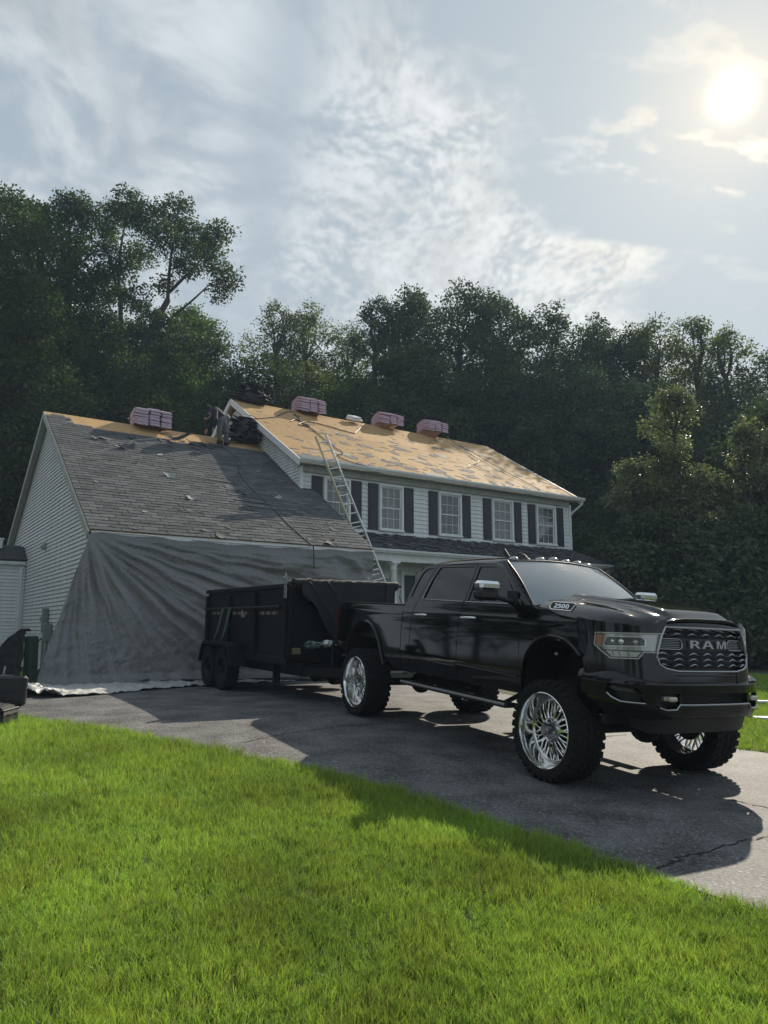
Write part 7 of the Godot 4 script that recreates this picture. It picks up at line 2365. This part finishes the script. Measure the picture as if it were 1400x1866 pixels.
		for i in n:
			var v := (i + 0.5) / n
			var y := lerpf(h - R * 0.85, y0 + R * 0.3, v)
			var a := i * 2.4 + rng.randf()
			var rr := R * (0.30 + 0.5 * sin(PI * minf(0.2 + v * 0.6, 1.0)))
			lobes.append([cos(a) * rr, y, sin(a) * rr, R * rng.randf_range(0.36, 0.56)])
			if i % 2 == 0: lobes.append([cos(a + 2.0) * rr * 0.35, y, sin(a + 2.0) * rr * 0.35, R * 0.5])
		var vol := (h - y0) * R
		var clumps := int(clampf(vol * (44.0 if t[5] != 2 else 26.0), 420, 5200) / (1.6 if t[0] != 0.0 and -t[1] > 34.0 else 1.0))
		if far: clumps = int(clumps * 0.6)
		if t[5] == 4: clumps = int(vol * 52.0)
		var called := "shrub" if t[7].contains("shrubs") else "tree"
		build_tree(called, t[6], t[7], on_ground(t[0], t[1]), lobes, Vector3(rng.randf_range(-0.4, 0.4), h * 0.82, rng.randf_range(-0.4, 0.4)), 0.05 + h * 0.012, t[5], clumps, sd)
	# trees left of the yard and across the street, outside the frame: seen only mirrored in paint and glass
	for i in 15:
		rng.seed = 900 + i
		var h := rng.randf_range(11.0, 16.0)
		var lobes := []
		for k in 14: lobes.append([rng.randf_range(-2.8, 2.8), rng.randf_range(2.0, h), rng.randf_range(-2, 2), rng.randf_range(1.3, 2.1)])
		build_tree("tree", "tree beside the yard, seen only mirrored in the pickup", "trees mirrored in the pickup", on_ground(rng.randf_range(-27.0, -22.0), 6.0 - i * 2.9) if i < 11 else on_ground(-70.0 + i * 5.0, rng.randf_range(17.0, 22.0)), lobes, Vector3(0, h * 0.8, 0), 0.2, 3, 650, 900 + i)
	# the open oak whose forked limbs show against the sky
	var raw := [-0.39, 27.23, -0.00, 1.12, -2.08, 27.36, -1.44, 0.97, 1.27, 25.47, 1.44, 1.03, 2.67, 26.75, -0.00, 1.06, 3.14, 26.31, -1.92, 1.11, 5.19, 25.41, -0.00, 0.81, 2.61, 24.14, 1.92, 0.89, 4.26, 24.43, -1.20, 1.16, 5.95, 22.54, -0.00, 0.75, 5.20, 22.23, -1.20, 0.58, 3.44, 22.81, 1.20, 0.67, -0.14, 25.18, -1.92, 0.85, -0.77, 23.79, -0.00, 1.06, -1.99, 22.60, -1.20, 1.28, 0.80, 20.57, 1.20, 0.91, 1.92, 22.36, -0.72, 0.57, 1.77, 19.56, -0.00, 1.06, 2.95, 19.01, -1.20, 1.35, -0.18, 19.10, -1.44, 1.29, -2.06, 19.62, -0.96, 1.60, 5.20, 17.46, 0.96, 0.92, 2.41, 16.47, -0.00, 1.87, -0.96, 16.54, -1.20, 1.93]
	var lobes := []
	for i in range(0, raw.size(), 4): lobes.append([raw[i], raw[i + 1] - 0.4, raw[i + 2], raw[i + 3] * 1.12])
	var forks := [[Vector3(0.00, 14.86, 0.00), Vector3(-0.45, 20.59, 0.00), 0.19, 0.15], [Vector3(-0.45, 20.59, 0.00), Vector3(-0.38, 26.32, 0.00), 0.12, 0.04], [Vector3(0.00, 15.12, 0.00), Vector3(2.42, 20.72, 0.10), 0.20, 0.18], [Vector3(2.42, 20.72, 0.10), Vector3(2.93, 26.06, 0.00), 0.12, 0.03], [Vector3(2.48, 21.23, 0.10), Vector3(4.58, 23.65, 0.10), 0.11, 0.03], [Vector3(1.53, 18.68, 0.05), Vector3(4.96, 21.74, 0.20), 0.11, 0.03], [Vector3(-0.38, 19.95, 0.00), Vector3(-2.04, 25.05, -0.50), 0.09, 0.03]]
	build_tree("tree", "open oak with dark forked limbs showing against the sky behind the garage", "", on_ground(-15.44, -42.0), lobes, Vector3(0, 15.2, 0), 0.34, 0, 2000, 950, forks)

# ---------------------------------------------------------------- everything
func _ready() -> void:
	var cam := Camera3D.new()
	cam.name = "camera"
	cam.position = Vector3(0, 1.5, 0)
	cam.rotation.x = deg_to_rad(8.96)
	cam.fov = 69.53
	cam.near = 0.05
	cam.far = 1500.0
	add_child(cam)
	cam.current = true
	var we := WorldEnvironment.new()
	we.name = "sky_and_air"
	var env := Environment.new()
	env.background_mode = Environment.BG_SKY
	env.sky = Sky.new()
	env.sky.sky_material = make_sky()
	env.tonemap_mode = Environment.TONE_MAPPER_LINEAR
	env.tonemap_exposure = 1.5
	env.sdfgi_enabled = true
	env.ssao_enabled = true
	env.ssil_enabled = true
	if FOG > 0.0:
		env.fog_enabled = true
		env.fog_density = FOG
		env.fog_light_color = Color(0.74, 0.84, 0.95)
	we.environment = env
	add_child(we)
	var sun := DirectionalLight3D.new()
	sun.name = "sun"
	sun.light_color = Color(1.0, 0.95, 0.87)
	sun.light_energy = 1.3
	sun.light_angular_distance = 0.6
	sun.shadow_enabled = true
	sun.look_at_from_position(SUN * 50.0, Vector3.ZERO, Vector3.UP)
	add_child(sun)
	make_materials()
	ground()
	build_house()
	trees()
	build_tarp()
	build_truck()
	build_trailer()
	build_ladder()
	build_bundles()
	build_person()
	build_small()
	grass()
